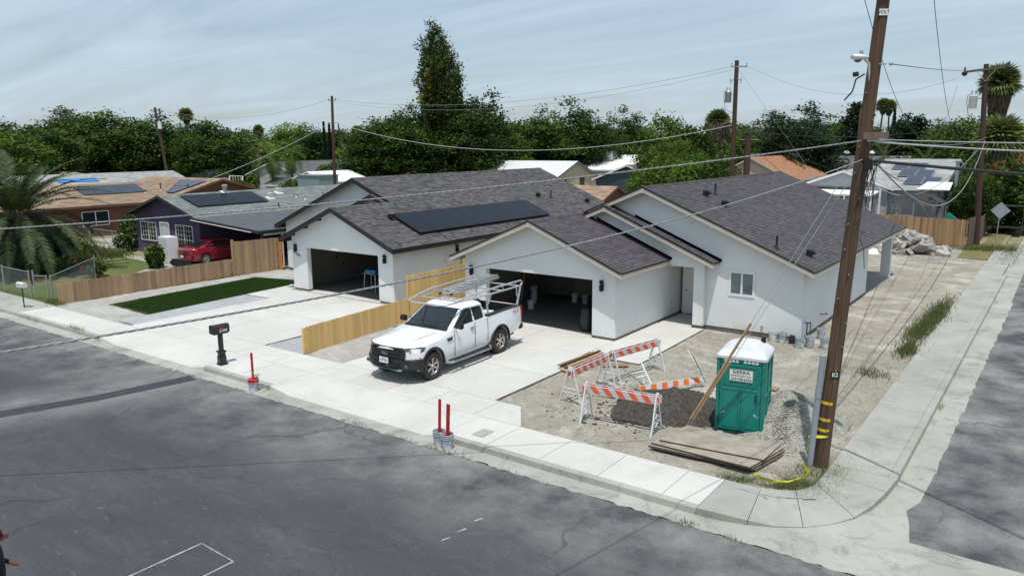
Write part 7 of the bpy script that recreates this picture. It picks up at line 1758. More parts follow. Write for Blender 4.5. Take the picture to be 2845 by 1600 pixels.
def gable_house(label, axis, c, g0, g1, half, ze, zp, wallm, roofm, fasc='white', oh=0.45, wins=(), gdist=0.35, exp=0.2, asym=None, cat='house', course=True):
    """ridge along axis; c = centre coordinate across, g0..g1 extent of walls along the ridge"""
    t = thing('house', label, cat)
    hl, hr = (half, half) if asym is None else asym
    sl = (zp-ze)/half
    def P3(u, v, z): return (u, v, z) if axis == 'y' else (v, u, z)
    # walls as closed pentagonal solid
    w = 0
    prof = [(c-hl, -0.05), (c+hr, -0.05), (c+hr, zp-sl*hr-0.04), (c, zp-0.04), (c-hl, zp-sl*hl-0.04)]
    mb = MB(); vs = [P3(u, g0, z) for u, z in prof]+[P3(u, g1, z) for u, z in prof]
    mb.add(vs, [(4,3,2,1,0),(5,6,7,8,9)]+[(i, (i+1) % 5, 5+(i+1) % 5, 5+i) for i in range(5)]); me = mb.mesh('wall', [wallm]); bm = bmesh.new(); bm.from_mesh(me); bmesh.ops.recalc_face_normals(bm, faces=bm.faces); bm.to_mesh(me); bm.free(); inst('wall', me, t)
    for sg, hh in ((-1, hl), (1, hr)):
        e = hh+oh; a = P3(c+sg*e, g0-gdist, zp-sl*e); 
        if axis == 'y' and course:
            roof_slope(t, c+sg*e, zp-sl*e+0.03, c, zp+0.03, g0-gdist, g1+gdist, roofm, exp=exp, tabw=0.5, strong=0.5)
        else:
            q = [P3(c+sg*e, g0-gdist, zp-sl*e+0.03), P3(c+sg*e, g1+gdist, zp-sl*e+0.03), P3(c, g1+gdist, zp+0.03), P3(c, g0-gdist, zp+0.03)]
            v = [Vector(p) for p in q]
            if (v[1]-v[0]).cross(v[2]-v[1]).z < 0: v = v[::-1]
            # split in strips for course relief
            if course:
                L = math.hypot(e, sl*e); n = int(L/(exp*1.6)); mb = MB()
                for i in range(n):
                    f0, f1 = i/n, (i+1)/n
                    def at(f, gg, lift): return Vector(P3(c+sg*e*(1-f), gg, zp+0.03-sl*e*(1-f)+lift))
                    yy = g0-gdist
                    while yy < g1+gdist-0.01:
                        y2 = min(yy+random.uniform(0.5, 1.3), g1+gdist); qq = [at(f0, yy, 0.02), at(f0, y2, 0.02), at(f1, y2, 0.004), at(f1, yy, 0.004)]; lo = [at(f0, yy, 0.0), at(f0, y2, 0.0)]
                        if (qq[1]-qq[0]).cross(qq[2]-qq[1]).z < 0: mb.add(qq+lo, [(3,2,1,0),(0,1,5,4)], 0, random.random())
                        else: mb.add(qq+lo, [(0,1,2,3),(4,5,1,0)], 0, random.random())
                        yy = y2
                mb.build('shingles', roofm, t, kind='stuff')
            mb = MB(); mb.slab([p-Vector((0,0,0.003)) for p in v], 0.05); mb.build('roof', roofm if not course else A['drip'], t)
        mb = MB(); mb.bar(P3(c+sg*(e+0.012), g0-gdist-0.02, zp-sl*e-0.06), P3(c+sg*(e+0.012), g1+gdist+0.02, zp-sl*e-0.06), 0.02, 0.17); mb.build('fascia_board', A[fasc] if isinstance(fasc, str) else fasc, t)
        for gg, s2 in ((g0-gdist-0.012, 1), (g1+gdist+0.012, 1)):
            mb = MB(); p0 = Vector(P3(c+sg*e, gg, zp-sl*e-0.06)); p1 = Vector(P3(c, gg, zp-0.06)); mb.bar(p0, p1, 0.025, 0.17); mb.build('fascia_board', A[fasc] if isinstance(fasc, str) else fasc, t)
    for wn in wins: rectw(t, *wn)
    return t
random.seed(121)
# purple house with carport
pu = gable_house('purple stucco house with grey green shingles and a solar array, behind the cedar fence', 'y', -47.6, 26.75, 42.0, 3.80, 2.70, 3.84, A['purple'], A['shing_green'], fasc='blacktrim', oh=0.35, gdist=0.45, exp=0.143,
    wins=[('y',26.75,-50.75,0.82,-48.9,2.0,0,(2,1),'vinyl','dglass',True),('y',26.75,-46.45,0.80,-44.6,1.98,0,(2,1),'vinyl','dglass',True)])
d = bpy.data.objects.new('door', None); COL.objects.link(d); d.parent = pu
mb = MB(); mb.box(-48.2,26.70,0.05,-47.2,26.74,2.06); mb.build('door_leaf', A['bucketw'], d)
mb = MB()
for i in range(7): mb.box(-48.16+i*0.15,26.64,0.05,-48.145+i*0.15,26.655,2.05)
mb.box(-48.25,26.63,0.0,-48.2,26.68,2.12); mb.box(-47.2,26.63,0.0,-47.15,26.68,2.12); mb.box(-48.2,26.63,2.06,-47.2,26.68,2.12); mb.build('security_door', A['vinyl'], d)
mb = MB(); q = [Vector((-43.75,26.2,2.66)), Vector((-36.95,26.2,2.24)), Vector((-36.95,38,2.24)), Vector((-43.75,38,2.66))]; mb.slab(q, 0.06); mb.build('carport_roof', A['flat_grey'], pu)
mb = MB(); mb.bar((-43.75,26.18,2.56),(-36.9,26.18,2.14),0.03,0.16); mb.bar((-36.93,26.2,2.14),(-36.93,38,2.14),0.03,0.16); mb.build('fascia_board', A['blacktrim'], pu)
mb = MB(); mb.tube([(-43.7,26.12,2.50),(-37.6,26.12,2.12)], 0.025, 6); mb.build('gutter_pipe', A['white'], pu)
mb = MB(); mb.tube([(-37.0,26.5,1.98),(-37.0,33,1.98)], 0.055, 8); mb.build('carport_beam', A['white'], pu)
for y in (27.8,31.5): mb = MB(); mb.tube([(-37.0,y,-0.05),(-37.0,y,1.95)], 0.045, 8); mb.build('carport_post', A['white'], pu)
for y in (26.4,): mb = MB(); mb.box(-37.05,y-0.05,-0.05,-36.95,y+0.05,2.2); mb.build('carport_post', A['blacktrim'], pu)
mb = MB(); mb.box(-43.7,37.6,-0.05,-37.0,37.75,2.3); mb.build('carport_wall', A['purple'], pu)
mb = MB(); mb.box(-45.85,26.66,0.1,-45.75,26.75,0.3); mb.build('foundation_vent', A['rubber'], pu)
solar_array('dark solar array of five panels on the grey green roof of the purple house', -45.05, 3.10, -47.05, 3.70, 27.5, 5, 1.08, 0.10)
for x_, y_, k, lb_ in ((-47.4,31.1,'t','white capped flue on the ridge of the purple house roof'),(-45.8,33.6,'b','white box vent on the purple house roof behind the solar array'),(-46.7,35.0,'b','small white box vent near the ridge of the purple house roof'),(-45.5,35.6,'p','small vent pipe with white flashing on the purple house roof'),(-45.0,36.0,'p','taller vent pipe with white flashing on the purple house roof'),(-45.4,38.0,'q','dark vent pipe at the rear of the purple house roof'),(-44.1,33.0,'q','small dark vent pipe low on the purple house roof')):
    z = 3.87-0.30*abs(x_+47.6)+0.02
    if k == 't':
        t = thing('roof_vent', lb_, 'roof vent', (x_, y_, z)); mb = MB(); mb.lathe([(0.14,-0.05),(0.14,0.35),(0.20,0.36),(0.20,0.48),(0.15,0.52),(0,0.53)], 14); mb.build('flue', A['metal'], t, smooth=40); mb = MB(); mb.obox((0,0,0.0), 0.6, 0.5, 0.02, Matrix.Rotation(rad(17),3,'Y')); mb.build('flashing', A['white'], t)
    elif k == 'b':
        t = thing('roof_vent', lb_, 'roof vent', (x_, y_, z)); mb = MB(); mb.box(-0.12,-0.12,-0.1,0.12,0.12,0.28); mb.build('box', A['white'], t, bevel=0.01); mb = MB(); mb.box(-0.17,-0.18,0.28,0.17,0.18,0.33); mb.build('cap', A['white'], t); mb = MB(); mb.obox((0,0,-0.01), 0.55, 0.55, 0.02, Matrix.Rotation(rad(17),3,'Y')); mb.build('flashing', A['white'], t)
    else: vent_pipe((x_, y_, z), lb_, 0.32 if k == 'p' else 0.25, 0.04, 'metal' if k == 'p' else 'blackm', 'white' if k == 'p' else 'blackm', 'vent pipes on the purple house', 17)

# ---------------------------------------------------------------- red car
rc = thing('parked_car', 'dark red sedan parked nose in under the purple house carport', 'car', (-42.75,27.25,-0.04), 0)
def csec(y, zb, zs, wm, wt, k=0.0, zt=None):
    zt = zt if zt else zs+0.02
    pts = [(0,zb),(wm*0.85,zb),(wm*0.96,zb+0.08),(wm,zb+0.30),(wm*0.995,zs-0.18),(wm*0.96,zs-0.05),(wt,zs),(wt*0.6,zt),(0,zt)]
    return [(p[0], y+k*(abs(p[0])/0.92)**2.2, p[1]) for p in pts]
cb_ = loft([csec(-2.42,0.34,0.86,0.72,0.62,0.30),csec(-2.38,0.28,0.93,0.84,0.72,0.30),csec(-2.25,0.24,0.99,0.90,0.76,0.22),csec(-1.9,0.22,1.01,0.925,0.78,0.08),csec(-1.2,0.22,0.99,0.93,0.80),csec(0,0.20,0.95,0.925,0.82),csec(0.95,0.22,0.93,0.925,0.80,0,0.97),csec(1.6,0.22,0.86,0.925,0.76,0,0.92),csec(2.1,0.24,0.76,0.90,0.70,-0.05,0.80),csec(2.4,0.30,0.66,0.80,0.60,-0.25)], 0).build('body', A['redcar'], rc)
finish(cb_); cut = []
for y in (-1.42, 1.42):
    mb = MB(); mb.lathe([(0.37,-1.2),(0.37,1.2)], 32, (0,y,0.34), M=Rx90); o = mb.build('cut', A['black'], rc); cut.append(o)
bpy.context.view_layer.update(); boolean(cb_, cut); finish(cb_, 34)
def cring(z, y0, y1, w, r=0.14):
    n = 4; pts = []
    for cx, cy, a0 in ((w-r, y1-r*2, 0), (-w+r, y1-r*2, PI/2), (-w+r, y0+r*2, PI), (w-r, y0+r*2, 3*PI/2)):
        for i in range(n+1): a = a0+PI/2*i/n; pts.append((cx+r*math.cos(a), cy+2*r*math.sin(a), z))
    return pts
rg = [cring(0.93,-1.85,1.35,0.80,0.10), cring(1.12,-1.42,0.95,0.745), cring(1.30,-0.95,0.60,0.665), cring(1.40,-0.55,0.32,0.60), cring(1.435,-0.30,0.15,0.48)]
k = len(rg[0]); mb = MB(); mb.add([p for r in rg for p in r], [(i*k+j, i*k+(j+1) % k, (i+1)*k+(j+1) % k, (i+1)*k+j) for i in range(len(rg)-1) for j in range(k)]+[tuple(range((len(rg)-1)*k, len(rg)*k))])
c_ = mb.build('cab', A['redcar'], rc); finish(c_, 40)
mb = MB(); mb.add([(-0.62,-1.70,0.995),(0.62,-1.70,0.995),(0.56,-0.93,1.315),(-0.56,-0.93,1.315)], [(0,1,2,3)]); mb.v = [(v[0], v[1]-0.03, v[2]+0.015) for v in mb.v]; mb.build('rear_window', A['glass'], rc)
for sg in (-1, 1):
    q = [(-1.45,1.02),(-1.05,0.985),(0.9,0.98),(0.55,1.24),(0.15,1.355),(-0.45,1.365),(-0.95,1.27)]
    def cs(y, z): return Vector((sg*(0.80-(z-0.93)*0.40+0.012), y, z))
    p_ = [cs(y, z) for y, z in q]; quadpanel(rc, 'side_windows', p_ if sg > 0 else p_[::-1], A['glass'], 0.006)
    mb = MB(); mb.tube([cs(*v)+Vector((sg*0.012,0,0)) for v in q+[q[0]]], 0.010, 5); mb.build('chrome_trim', A['chrome'], rc)
    mb = MB(); a_, b_2 = cs(-0.28,0.985), cs(-0.30,1.36); mb.bar(a_+Vector((sg*.01,0,0)), b_2+Vector((sg*.01,0,0)), 0.06, 0.02, up=(1,0,0)); mb.build('pillar', A['blackm'], rc)
    for y in (-1.42, 1.42): wheel(rc, sg*0.80, y, 0.335, 0.22, sg, 10, 0.225)
    for y in (-0.95, 0.15):
        mb = MB(); mb.obox((sg*0.93,y,0.80), 0.02, 0.18, 0.03); mb.build('door_handle', A['chrome'], rc)
    mb = MB(); mb.obox((sg*0.70,-2.20,0.86), 0.38, 0.10, 0.12, Matrix.Rotation(sg*rad(20),3,'Z')); mb.build('tail_light', A['redlens'], rc, bevel=0.02)
mb = MB(); mb.obox((0.0,-2.44,0.52), 0.32, 0.02, 0.15); mb.build('licence_plate', A['white'], rc)
mb = MB(); mb.obox((0,-0.62,1.43), 0.04, 0.20, 0.06); mb.build('antenna_fin', A['redcar'], rc, bevel=0.015)
mb = MB(); mb.lathe([(0.0,0.02),(0.06,0.0)], 14, (0,-2.39,0.78), M=Matrix.Rotation(rad(90),3,'X')); mb.build('badge', A['chrome'], rc)
mb = MB(); mb.obox((0,0,0), 1.5, 0.55, 0.40, Matrix.Rotation(rad(4),3,'Z')); tag(mb.build('black_tarp', A['black'], None, bevel=0.12, smooth=60, loc=(-41.9,24.2,0.26)), 'black plastic bundle lying at the rear bumper of the red car', 'plastic bundle')

# ---------------------------------------------------------------- more neighbours
br = gable_house('brown stucco house with tan shingles and skylit yard, left wing facing the street side', 'y', -67.3, 20.0, 44.0, 4.6, 2.50, 3.85, A['brownwall'], A['shing_tan'], fasc='brownwall', oh=0.4,
    wins=[('x',-62.7,28.4,0.85,30.4,1.9,0,(2,1),'vinyl','dglass',False)])
br2 = gable_house('brown house right wing with tan shingles, gable end behind the purple house', 'x', 40.6, -74.0, -62.6, 5.2, 2.6, 4.02, A['brownwall'], A['shing_tan'], fasc='brownwall', oh=0.5, gdist=0.5)
solar_array('solar array on the tan roof left of the date palm fronds', -64.6, 3.05, -66.6, 3.66, 29.6, 5, 1.05, 0.10, 'solar2')
t = thing('solar_array', 'dark solar array on the front slope of the brown house right wing', 'solar panels')
dv_ = Vector((0, 5.2, 1.42)).normalized(); nn = Vector((0, -dv_.z, dv_.y)); R = Matrix((Vector((1,0,0)), dv_, nn)).transposed()
for i in range(4):
    for j in range(2):
        c = Vector((-67.0+i*1.1, 40.6, 4.05))-dv_*(0.9+1.75*j+0.85)+nn*0.1
        mb = MB(); mb.obox(c, 1.08, 1.70, 0.035, R); p = mb.build('panel', A['solarframe'], t); mb = MB(); mb.obox(c+nn*0.0195, 1.03, 1.65, 0.004, R); mb.build('cells', A['solar2'], p)
for x_, y_, h_, lb_ in ((-64.8,36.2,0.65,'tall rusty vent pipe on the tan roof'),(-63.5,38.0,0.35,'short vent with pale cap left of the front solar array'),(-64.4,34.6,0.3,'short vent low on the tan roof valley')):
    z = max(3.85-0.293*abs(x_+67.3), 4.02-0.273*abs(y_-40.6)); vent_pipe((x_, y_, z+0.05), lb_, h_, 0.06, 'bark', 'cream', 'vents on the tan roofs', 0)
gable_house('long pale grey roofed house behind the brown house', 'y', -86.4, 33, 49.6, 6.4, 2.3, 4.1, A['greywall'], A['shing_grey'], 'white', 0.5)
gable_house('low slate roofed house end behind the date palm', 'x', 30, -90, -80, 4.0, 2.4, 3.5, A['greywall'], A['shing_slate'], 'white', 0.4)
mb = MB(); mb.slab([Vector((-83.6,36.0,3.44)),Vector((-83.6,40.0,3.44)),Vector((-84.6,40.0,3.72)),Vector((-84.6,36.0,3.72))], 0.05); tag(mb.build('blue_awning', A['bluetarp']), 'strip of bright blue tarp roof between the tan and grey roofs', 'awning')
gable_house('tan roofed house peeking behind the date palm', 'x', 46, -109, -102.5, 5, 2.8, 3.8, A['cream'], A['shing_tan'], 'white', 0.5)
def cooler(label, x, y, z, w=1.5, d=1.5, h=0.9, mat='greywall'):
    t = thing('evaporative_cooler', label, 'rooftop cooler', (x, y, z))
    mb = MB(); mb.box(-w/2,-d/2,0,w/2,d/2,h); mb.build('case', A[mat], t, bevel=0.03)
    mb = MB()
    for i in range(7): mb.box(-w/2+0.1,-d/2-0.02,0.12+i*(h-0.2)/7,w/2-0.1,-d/2,0.12+i*(h-0.2)/7+0.05); mb.box(w/2,-d/2+0.1,0.12+i*(h-0.2)/7,w/2+0.02,d/2-0.1,0.12+i*(h-0.2)/7+0.05)
    mb.build('louvres', A['metal'], t)
    mb = MB(); mb.box(-w/2-0.04,-d/2-0.04,h,w/2+0.04,d/2+0.04,h+0.05); mb.build('lid', A['metal'], t)
    for sx_ in (-1,1):
        for sy_ in (-1,1): mb = MB(); mb.box(sx_*(w/2-0.08)-0.04,sy_*(d/2-0.08)-0.04,-1.0,sx_*(w/2-0.08)+0.04,sy_*(d/2-0.08)+0.04,0); mb.build('stand_leg', A['metal'], t)
    return t
def shed(label, x, y, w, d, h, mat, roofmat='flat_grey'):
    t = thing('shed', label, 'shed', (x, y, 0)); mb = MB(); mb.box(-w/2,-d/2,0,w/2,d/2,h); mb.build('wall', A[mat], t); mb = MB(); mb.box(-w/2-0.12,-d/2-0.12,h,w/2+0.12,d/2+0.12,h+0.08); mb.build('roof', A[roofmat], t)
    mb = MB(); mb.box(-0.4,-d/2-0.02,0.05,0.4,-d/2,2.0); mb.build('door', A['metal'], t)
    mb = MB()
    for i in range(int(w/0.5)): mb.box(-w/2+i*0.5,-d/2-0.015,0.02,-w/2+i*0.5+0.03,-d/2,h-0.02)
    mb.build('siding_ribs', A[mat], t); return t
A['teal_metal'] = M('pale_blue_siding', (0.20,0.28,0.30), (0.17,0.24,0.26), 0.6, 3)
shed('pale blue flat topped shed right of the tan roof, before the dark round tree', -108.5,68.5,4.2,3,3.3,'teal_metal','metal')
shed('pale blue shed behind the green grey roof beside the brown pole', -75.6,62.6,4.0,3,3.3,'teal_metal','metal')
cooler('pale rooftop cooler behind the date palm crown', -104.5,42.0,3.9,2.2,1.6,0.9,'cream')
cooler('yellow cream rooftop cooler on the slate roof in the distance', -137,110,4.7,2.6,2,1.2,'yellow')
gable_house('white roofed shed behind the solar house ridge, at the foot of the brown pole', 'y', -79.6, 64.5, 71, 3.8, 2.5, 3.6, A['greywall'], A['white'], 'white', 0.4, course=False)
gable_house('small slate roofed shed with a white ridge among the shrubs', 'x', 64.5, -86, -82, 2.0, 2.0, 2.75, A['greywall'], A['shing_slate'], 'white', 0.3)
gable_house('long light grey roofed house behind the feathery palms', 'y', -131, 83, 101, 6, 2.6, 4.3, A['greywall'], A['shing_grey'], 'white', 0.6, wins=[('x',-125,92,1.0,94,2.0,0,(2,1)),('x',-125,96,1.0,98,2.0,0,(2,1))])
gable_house('dark slate roofed house with the cream cooler, farther back', 'y', -142, 100, 116, 7, 3.2, 5.2, A['greywall'], A['shing_slate'], 'white', 0.6)
gable_house('tan roofed far house above the slate roof at left', 'y', -168, 118, 136, 7, 4.6, 6.5, A['cream'], A['shing_tan'], 'white', 0.5)
gable_house('slate grey roofed house left of the big leafy tree', 'y', -98.5, 73, 86, 6.2, 2.6, 4.5, A['greywall'], A['shing_slate'], 'white', 0.5)
gable_house('tan roofed outbuilding behind the ridge of the solar house', 'x', 80, -87, -80.5, 3, 2.4, 3.1, A['brownwall'], A['shing_tan'], 'white', 0.4)
gable_house('orange tan roofed small building behind the ridge, right of the white roof', 'x', 78, -79, -74.4, 3.2, 2.4, 3.35, A['brownwall'], A['shing_tan'], 'white', 0.3)
A['teal_trim'] = M('blue_green_trim', (0.05,0.16,0.20), None, 0.6, 3)
yh = gable_house('pale yellow sided cottage with blue trim and a white roof', 'x', 89.2, -68, -54.6, 5.2, 2.55, 4.55, A['yellow'], A['bucketw'], 'teal_trim', 0.5, course=False,
    wins=[('x',-54.6,85.6,1.0,86.8,2.2,0,(1,1),'teal_trim','dglass'),('x',-54.6,90.2,0.9,91.4,2.4,0,(1,1),'teal_trim','dglass')])
mb = MB()
for i in range(22): mb.box(-54.6,84.2,0.1+i*0.2,-54.585,94.2,0.115+i*0.2) if i < 12 else mb.box(-54.6,89.2-(5.0-(i-12)*0.5),0.1+i*0.2,-54.585,89.2+(5.0-(i-12)*0.5),0.115+i*0.2)
mb.build('siding', A['cream'], yh, kind='stuff')
bh = gable_house('dark blue sided house with a grey shingle roof, right of the yellow cottage', 'y', -43.0, 82, 93, 4.3, 2.75, 4.35, A['bluewall'], A['shing_slate'], 'white', 0.4)
gable_house('white roofed house with a rooftop box behind the blue house', 'x', 106, -66, -52, 6, 3.2, 5.1, A['greywall'], A['white'], 'white', 0.5, course=False)
cooler('white rooftop box on the white roof behind the blue house', -58,104,4.3,2.6,2,1.3,'white')
gable_house('tan tiled low roof just behind the solar house, before the yellow cottage', 'x', 55.6, -34.5, -30.2, 2.2, 2.55, 3.45, A['brownwall'], A['shing_tan'], 'brownwall', 0.25, gdist=0.2)
gable_house('beige house with a red brown shingle roof behind the corner house ridge', 'y', -31.0, 90, 106, 4.6, 2.75, 5.15, A['cream'], A['shing_red'], 'trim', 0.5)
gable_house('small tan roofed wing in front of the beige house', 'x', 86, -41, -34, 3.4, 2.4, 3.5, A['cream'], A['shing_tan'], 'trim', 0.4)
gable_house('blue grey low house behind the red brown roof', 'x', 125, -31, -20, 6, 3.0, 4.7, A['bluewall'], A['shing_slate'], 'white', 0.5)
for x_ in (-28.0,-24.5):
    mb = MB(); mb.lathe([(0.4,0),(0.45,0.2),(0.2,0.45),(0,0.5)], 12, (x_,123,5.0)); tag(mb.build('turbine_vent', A['white'], smooth=50), 'white round turbine vent on the distant blue grey roof', 'roof vent', 'white turbine vents on the blue grey roof')
gable_house('far low pink roofed building under the trees', 'x', 160, -56, -40, 6, 3.2, 5.6, A['cream'], A['shing_grey'], 'white', 0.5)
gable_house('far grey roofed house behind the skirted palm', 'y', -52, 112, 124, 5, 2.8, 4.9, A['cream'], A['shing_grey'], 'white', 0.5)
cooler('pale rooftop unit standing above the red brown roof', -35.5,107,4.2,2.4,2,1.1,'greywall')
# solar roofed house at the right
sh = gable_house('pale grey house with a white metal gable roof, left wing behind the back fence', 'y', -15.0, 65.5, 80, 3.3, 3.45, 4.65, A['greywall'], A['shing_grey'], 'white', 0.45)
mb = MB(); mb.box(-17.6,65.35,3.0,-13.4,65.45,3.3); mb.build('black_band', A['blacktrim'], sh)
mb = MB(); mb.slab([Vector((-19.0,62.5,2.95)),Vector((-12.2,62.5,2.95)),Vector((-12.2,65.5,3.15)),Vector((-19.0,65.5,3.15))], 0.12); mb.build('patio_cover', A['white'], sh)
for x_ in (-18.8,-15.5,-12.3): mb = MB(); mb.box(x_-0.06,62.6,0,x_+0.06,62.72,2.85); mb.build('post', A['white'], sh)
s2 = gable_house('grey house main block with a shingle roof and staggered solar panels', 'x', 75.0, -13.4, -8.3, 9.0, 3.45, 5.35, A['greywall'], A['shing_grey'], 'white', 0.5)
t = thing('solar_array', 'six blue grey solar panels stepped diagonally on the pale roof behind the back fence', 'solar panels')
sl2 = (5.35-3.45)/9.0; dv_ = Vector((0, 1, sl2)).normalized(); nn = Vector((0, -dv_.z, dv_.y)); R = Matrix((Vector((1,0,0)), dv_, nn)).transposed()
for j, (x0, yy) in enumerate(((-11.9,72.0),(-11.05,69.7),(-10.2,67.4))):
    for i in range(2):
        c = Vector((x0+i*1.25, yy, 5.38-sl2*(75.0-yy)))+nn*0.12
        mb = MB(); mb.obox(c, 1.22, 2.15, 0.04, R); p = mb.build('panel', A['metal'], t); mb = MB(); mb.obox(c+nn*0.022, 1.14, 2.05, 0.004, R); mb.build('cells', A['solar2'], p)
# lattice and deck cover
lt = thing('trellis', 'white diagonal lattice screen behind the leaning pole, at the rear house corner', 'lattice screen', (-12.9,62.4,0))
mb = MB(); mb.box(-1.3,-0.03,0,-1.2,0.05,3.0); mb.box(1.2,-0.03,0,1.32,0.05,3.4); mb.build('post', A['white'], lt)
mb = MB()
for i in range(-14, 14):
    for sg in (-1, 1):
        x0 = i*0.18; a = Vector((x0, 0.0, 0.1)); b = Vector((x0+sg*2.6, 0.0, 2.7)); 
        lo, hi = -1.2, 1.2; t0, t1 = 0.0, 1.0; dxx = b.x-a.x
        ta, tb = (lo-a.x)/dxx, (hi-a.x)/dxx; t0 = max(t0, min(ta, tb)); t1 = min(t1, max(ta, tb))
        if t1-t0 > 0.05: mb.bar(a.lerp(b, t0)+Vector((0,0.02*sg,0)), a.lerp(b, t1)+Vector((0,0.02*sg,0)), 0.012, 0.035, up=(0,1,0))
mb.build('lattice_slats', A['white'], lt, kind='stuff')
cn = MB(); n = 12
vs = []
for j in range(7):
    for i in range(n+1):
        u = -1+2*i/n; v = -1+2*j/6; vs.append((-9.3+1.9*u, 63.5+1.3*v, 2.45+0.75*(1-abs(u)**2)*(1-0.5*abs(v)**2)+0.05*math.sin(9*u+5*v)))
cn.add(vs, [(j*(n+1)+i, j*(n+1)+i+1, (j+1)*(n+1)+i+1, (j+1)*(n+1)+i) for j in range(6) for i in range(n)])
cp = thing('canopy', 'dark mesh canopy sagging over the yard behind the back fence', 'canopy'); o = cn.build('shade_cloth', A['rubber'], cp, smooth=80)
for x_ in (-11.1,-9.3,-7.5):
    for y_ in (62.3,64.7): mb = MB(); mb.box(x_-0.04,y_-0.04,0,x_+0.04,y_+0.04,2.5); mb.build('post', A['metal'], cp)
mb = MB(); mb.slab([Vector((-9.6,64.8,3.35)),Vector((-7.4,64.8,3.35)),Vector((-7.4,66.4,3.85)),Vector((-9.1,66.4,3.85))], 0.06); tag(mb.build('awning', A['white']), 'small pale shingle awning below the solar roof', 'awning')
mb = MB(); mb.tube([(-7.2,66.5,3.5),(-7.2,66.5,5.3)], 0.13, 10); mb.lathe([(0.2,0),(0.22,0.12),(0.0,0.25)], 10, (-7.2,66.5,5.3)); tag(mb.build('chimney_pipe', A['metal'], smooth=50), 'tall metal chimney pipe at the right end of the solar roof', 'chimney pipe')
tr_ = thing('utility_trailer', 'small open frame trailer on the grass right of the diamond sign', 'trailer', (-3.7,69.0,0))
mb = MB(); mb.box(-0.9,-1.2,0.45,0.9,1.4,0.55); mb.build('bed', A['rubber'], tr_)
for x_ in (-0.9,0.9):
    for y_ in (-1.2,1.4): mb = MB(); mb.box(x_-0.03,y_-0.03,0.45,x_+0.03,y_+0.03,2.1); mb.build('post', A['rubber'], tr_)
mb = MB(); mb.box(-0.93,-1.23,2.06,0.93,1.43,2.14); mb.build('top_frame', A['rubber'], tr_)
for sg in (-1, 1): wheel(tr_, sg*1.0, 0.1, 0.33, 0.18, sg)
sheet('verge_lawn', [(-4.6,61),(-3.68,61),(-3.68,100),(-4.8,100)], -0.03, A['lawn_dry'])
sheet('corner_grass', [(-5.3,52.8),(-3.7,52.8),(-3.7,61),(-4.8,61),(-5.4,58.4)], -0.03, A['lawn_dry'])
sheet('far_lawn', [(-30,119),(8,119),(8,150),(-30,150)], -0.06, A['lawn_old'])
# swing set
sw = thing('swing_set', 'white A frame swing set in a yard beyond the purple house', 'swing set', (-99,67.0,0))
for x_ in (-1.6,1.6):
    for sg in (-1,1): mb = MB(); mb.tube([(x_+sg*0.5,-0.6*1,0.8),(x_,0,2.6)], 0.05, 6); mb.build('leg', A['white'], sw)
mb = MB(); mb.tube([(-1.6,0,2.6),(1.6,0,2.6)], 0.05, 6); mb.build('top_bar', A['white'], sw)
for x_ in (-0.9,-0.3,0.4,1.0): mb = MB(); mb.tube([(x_,0,2.6),(x_+0.1,0,1.4)], 0.03, 4); mb.build('chain', A['white'], sw)

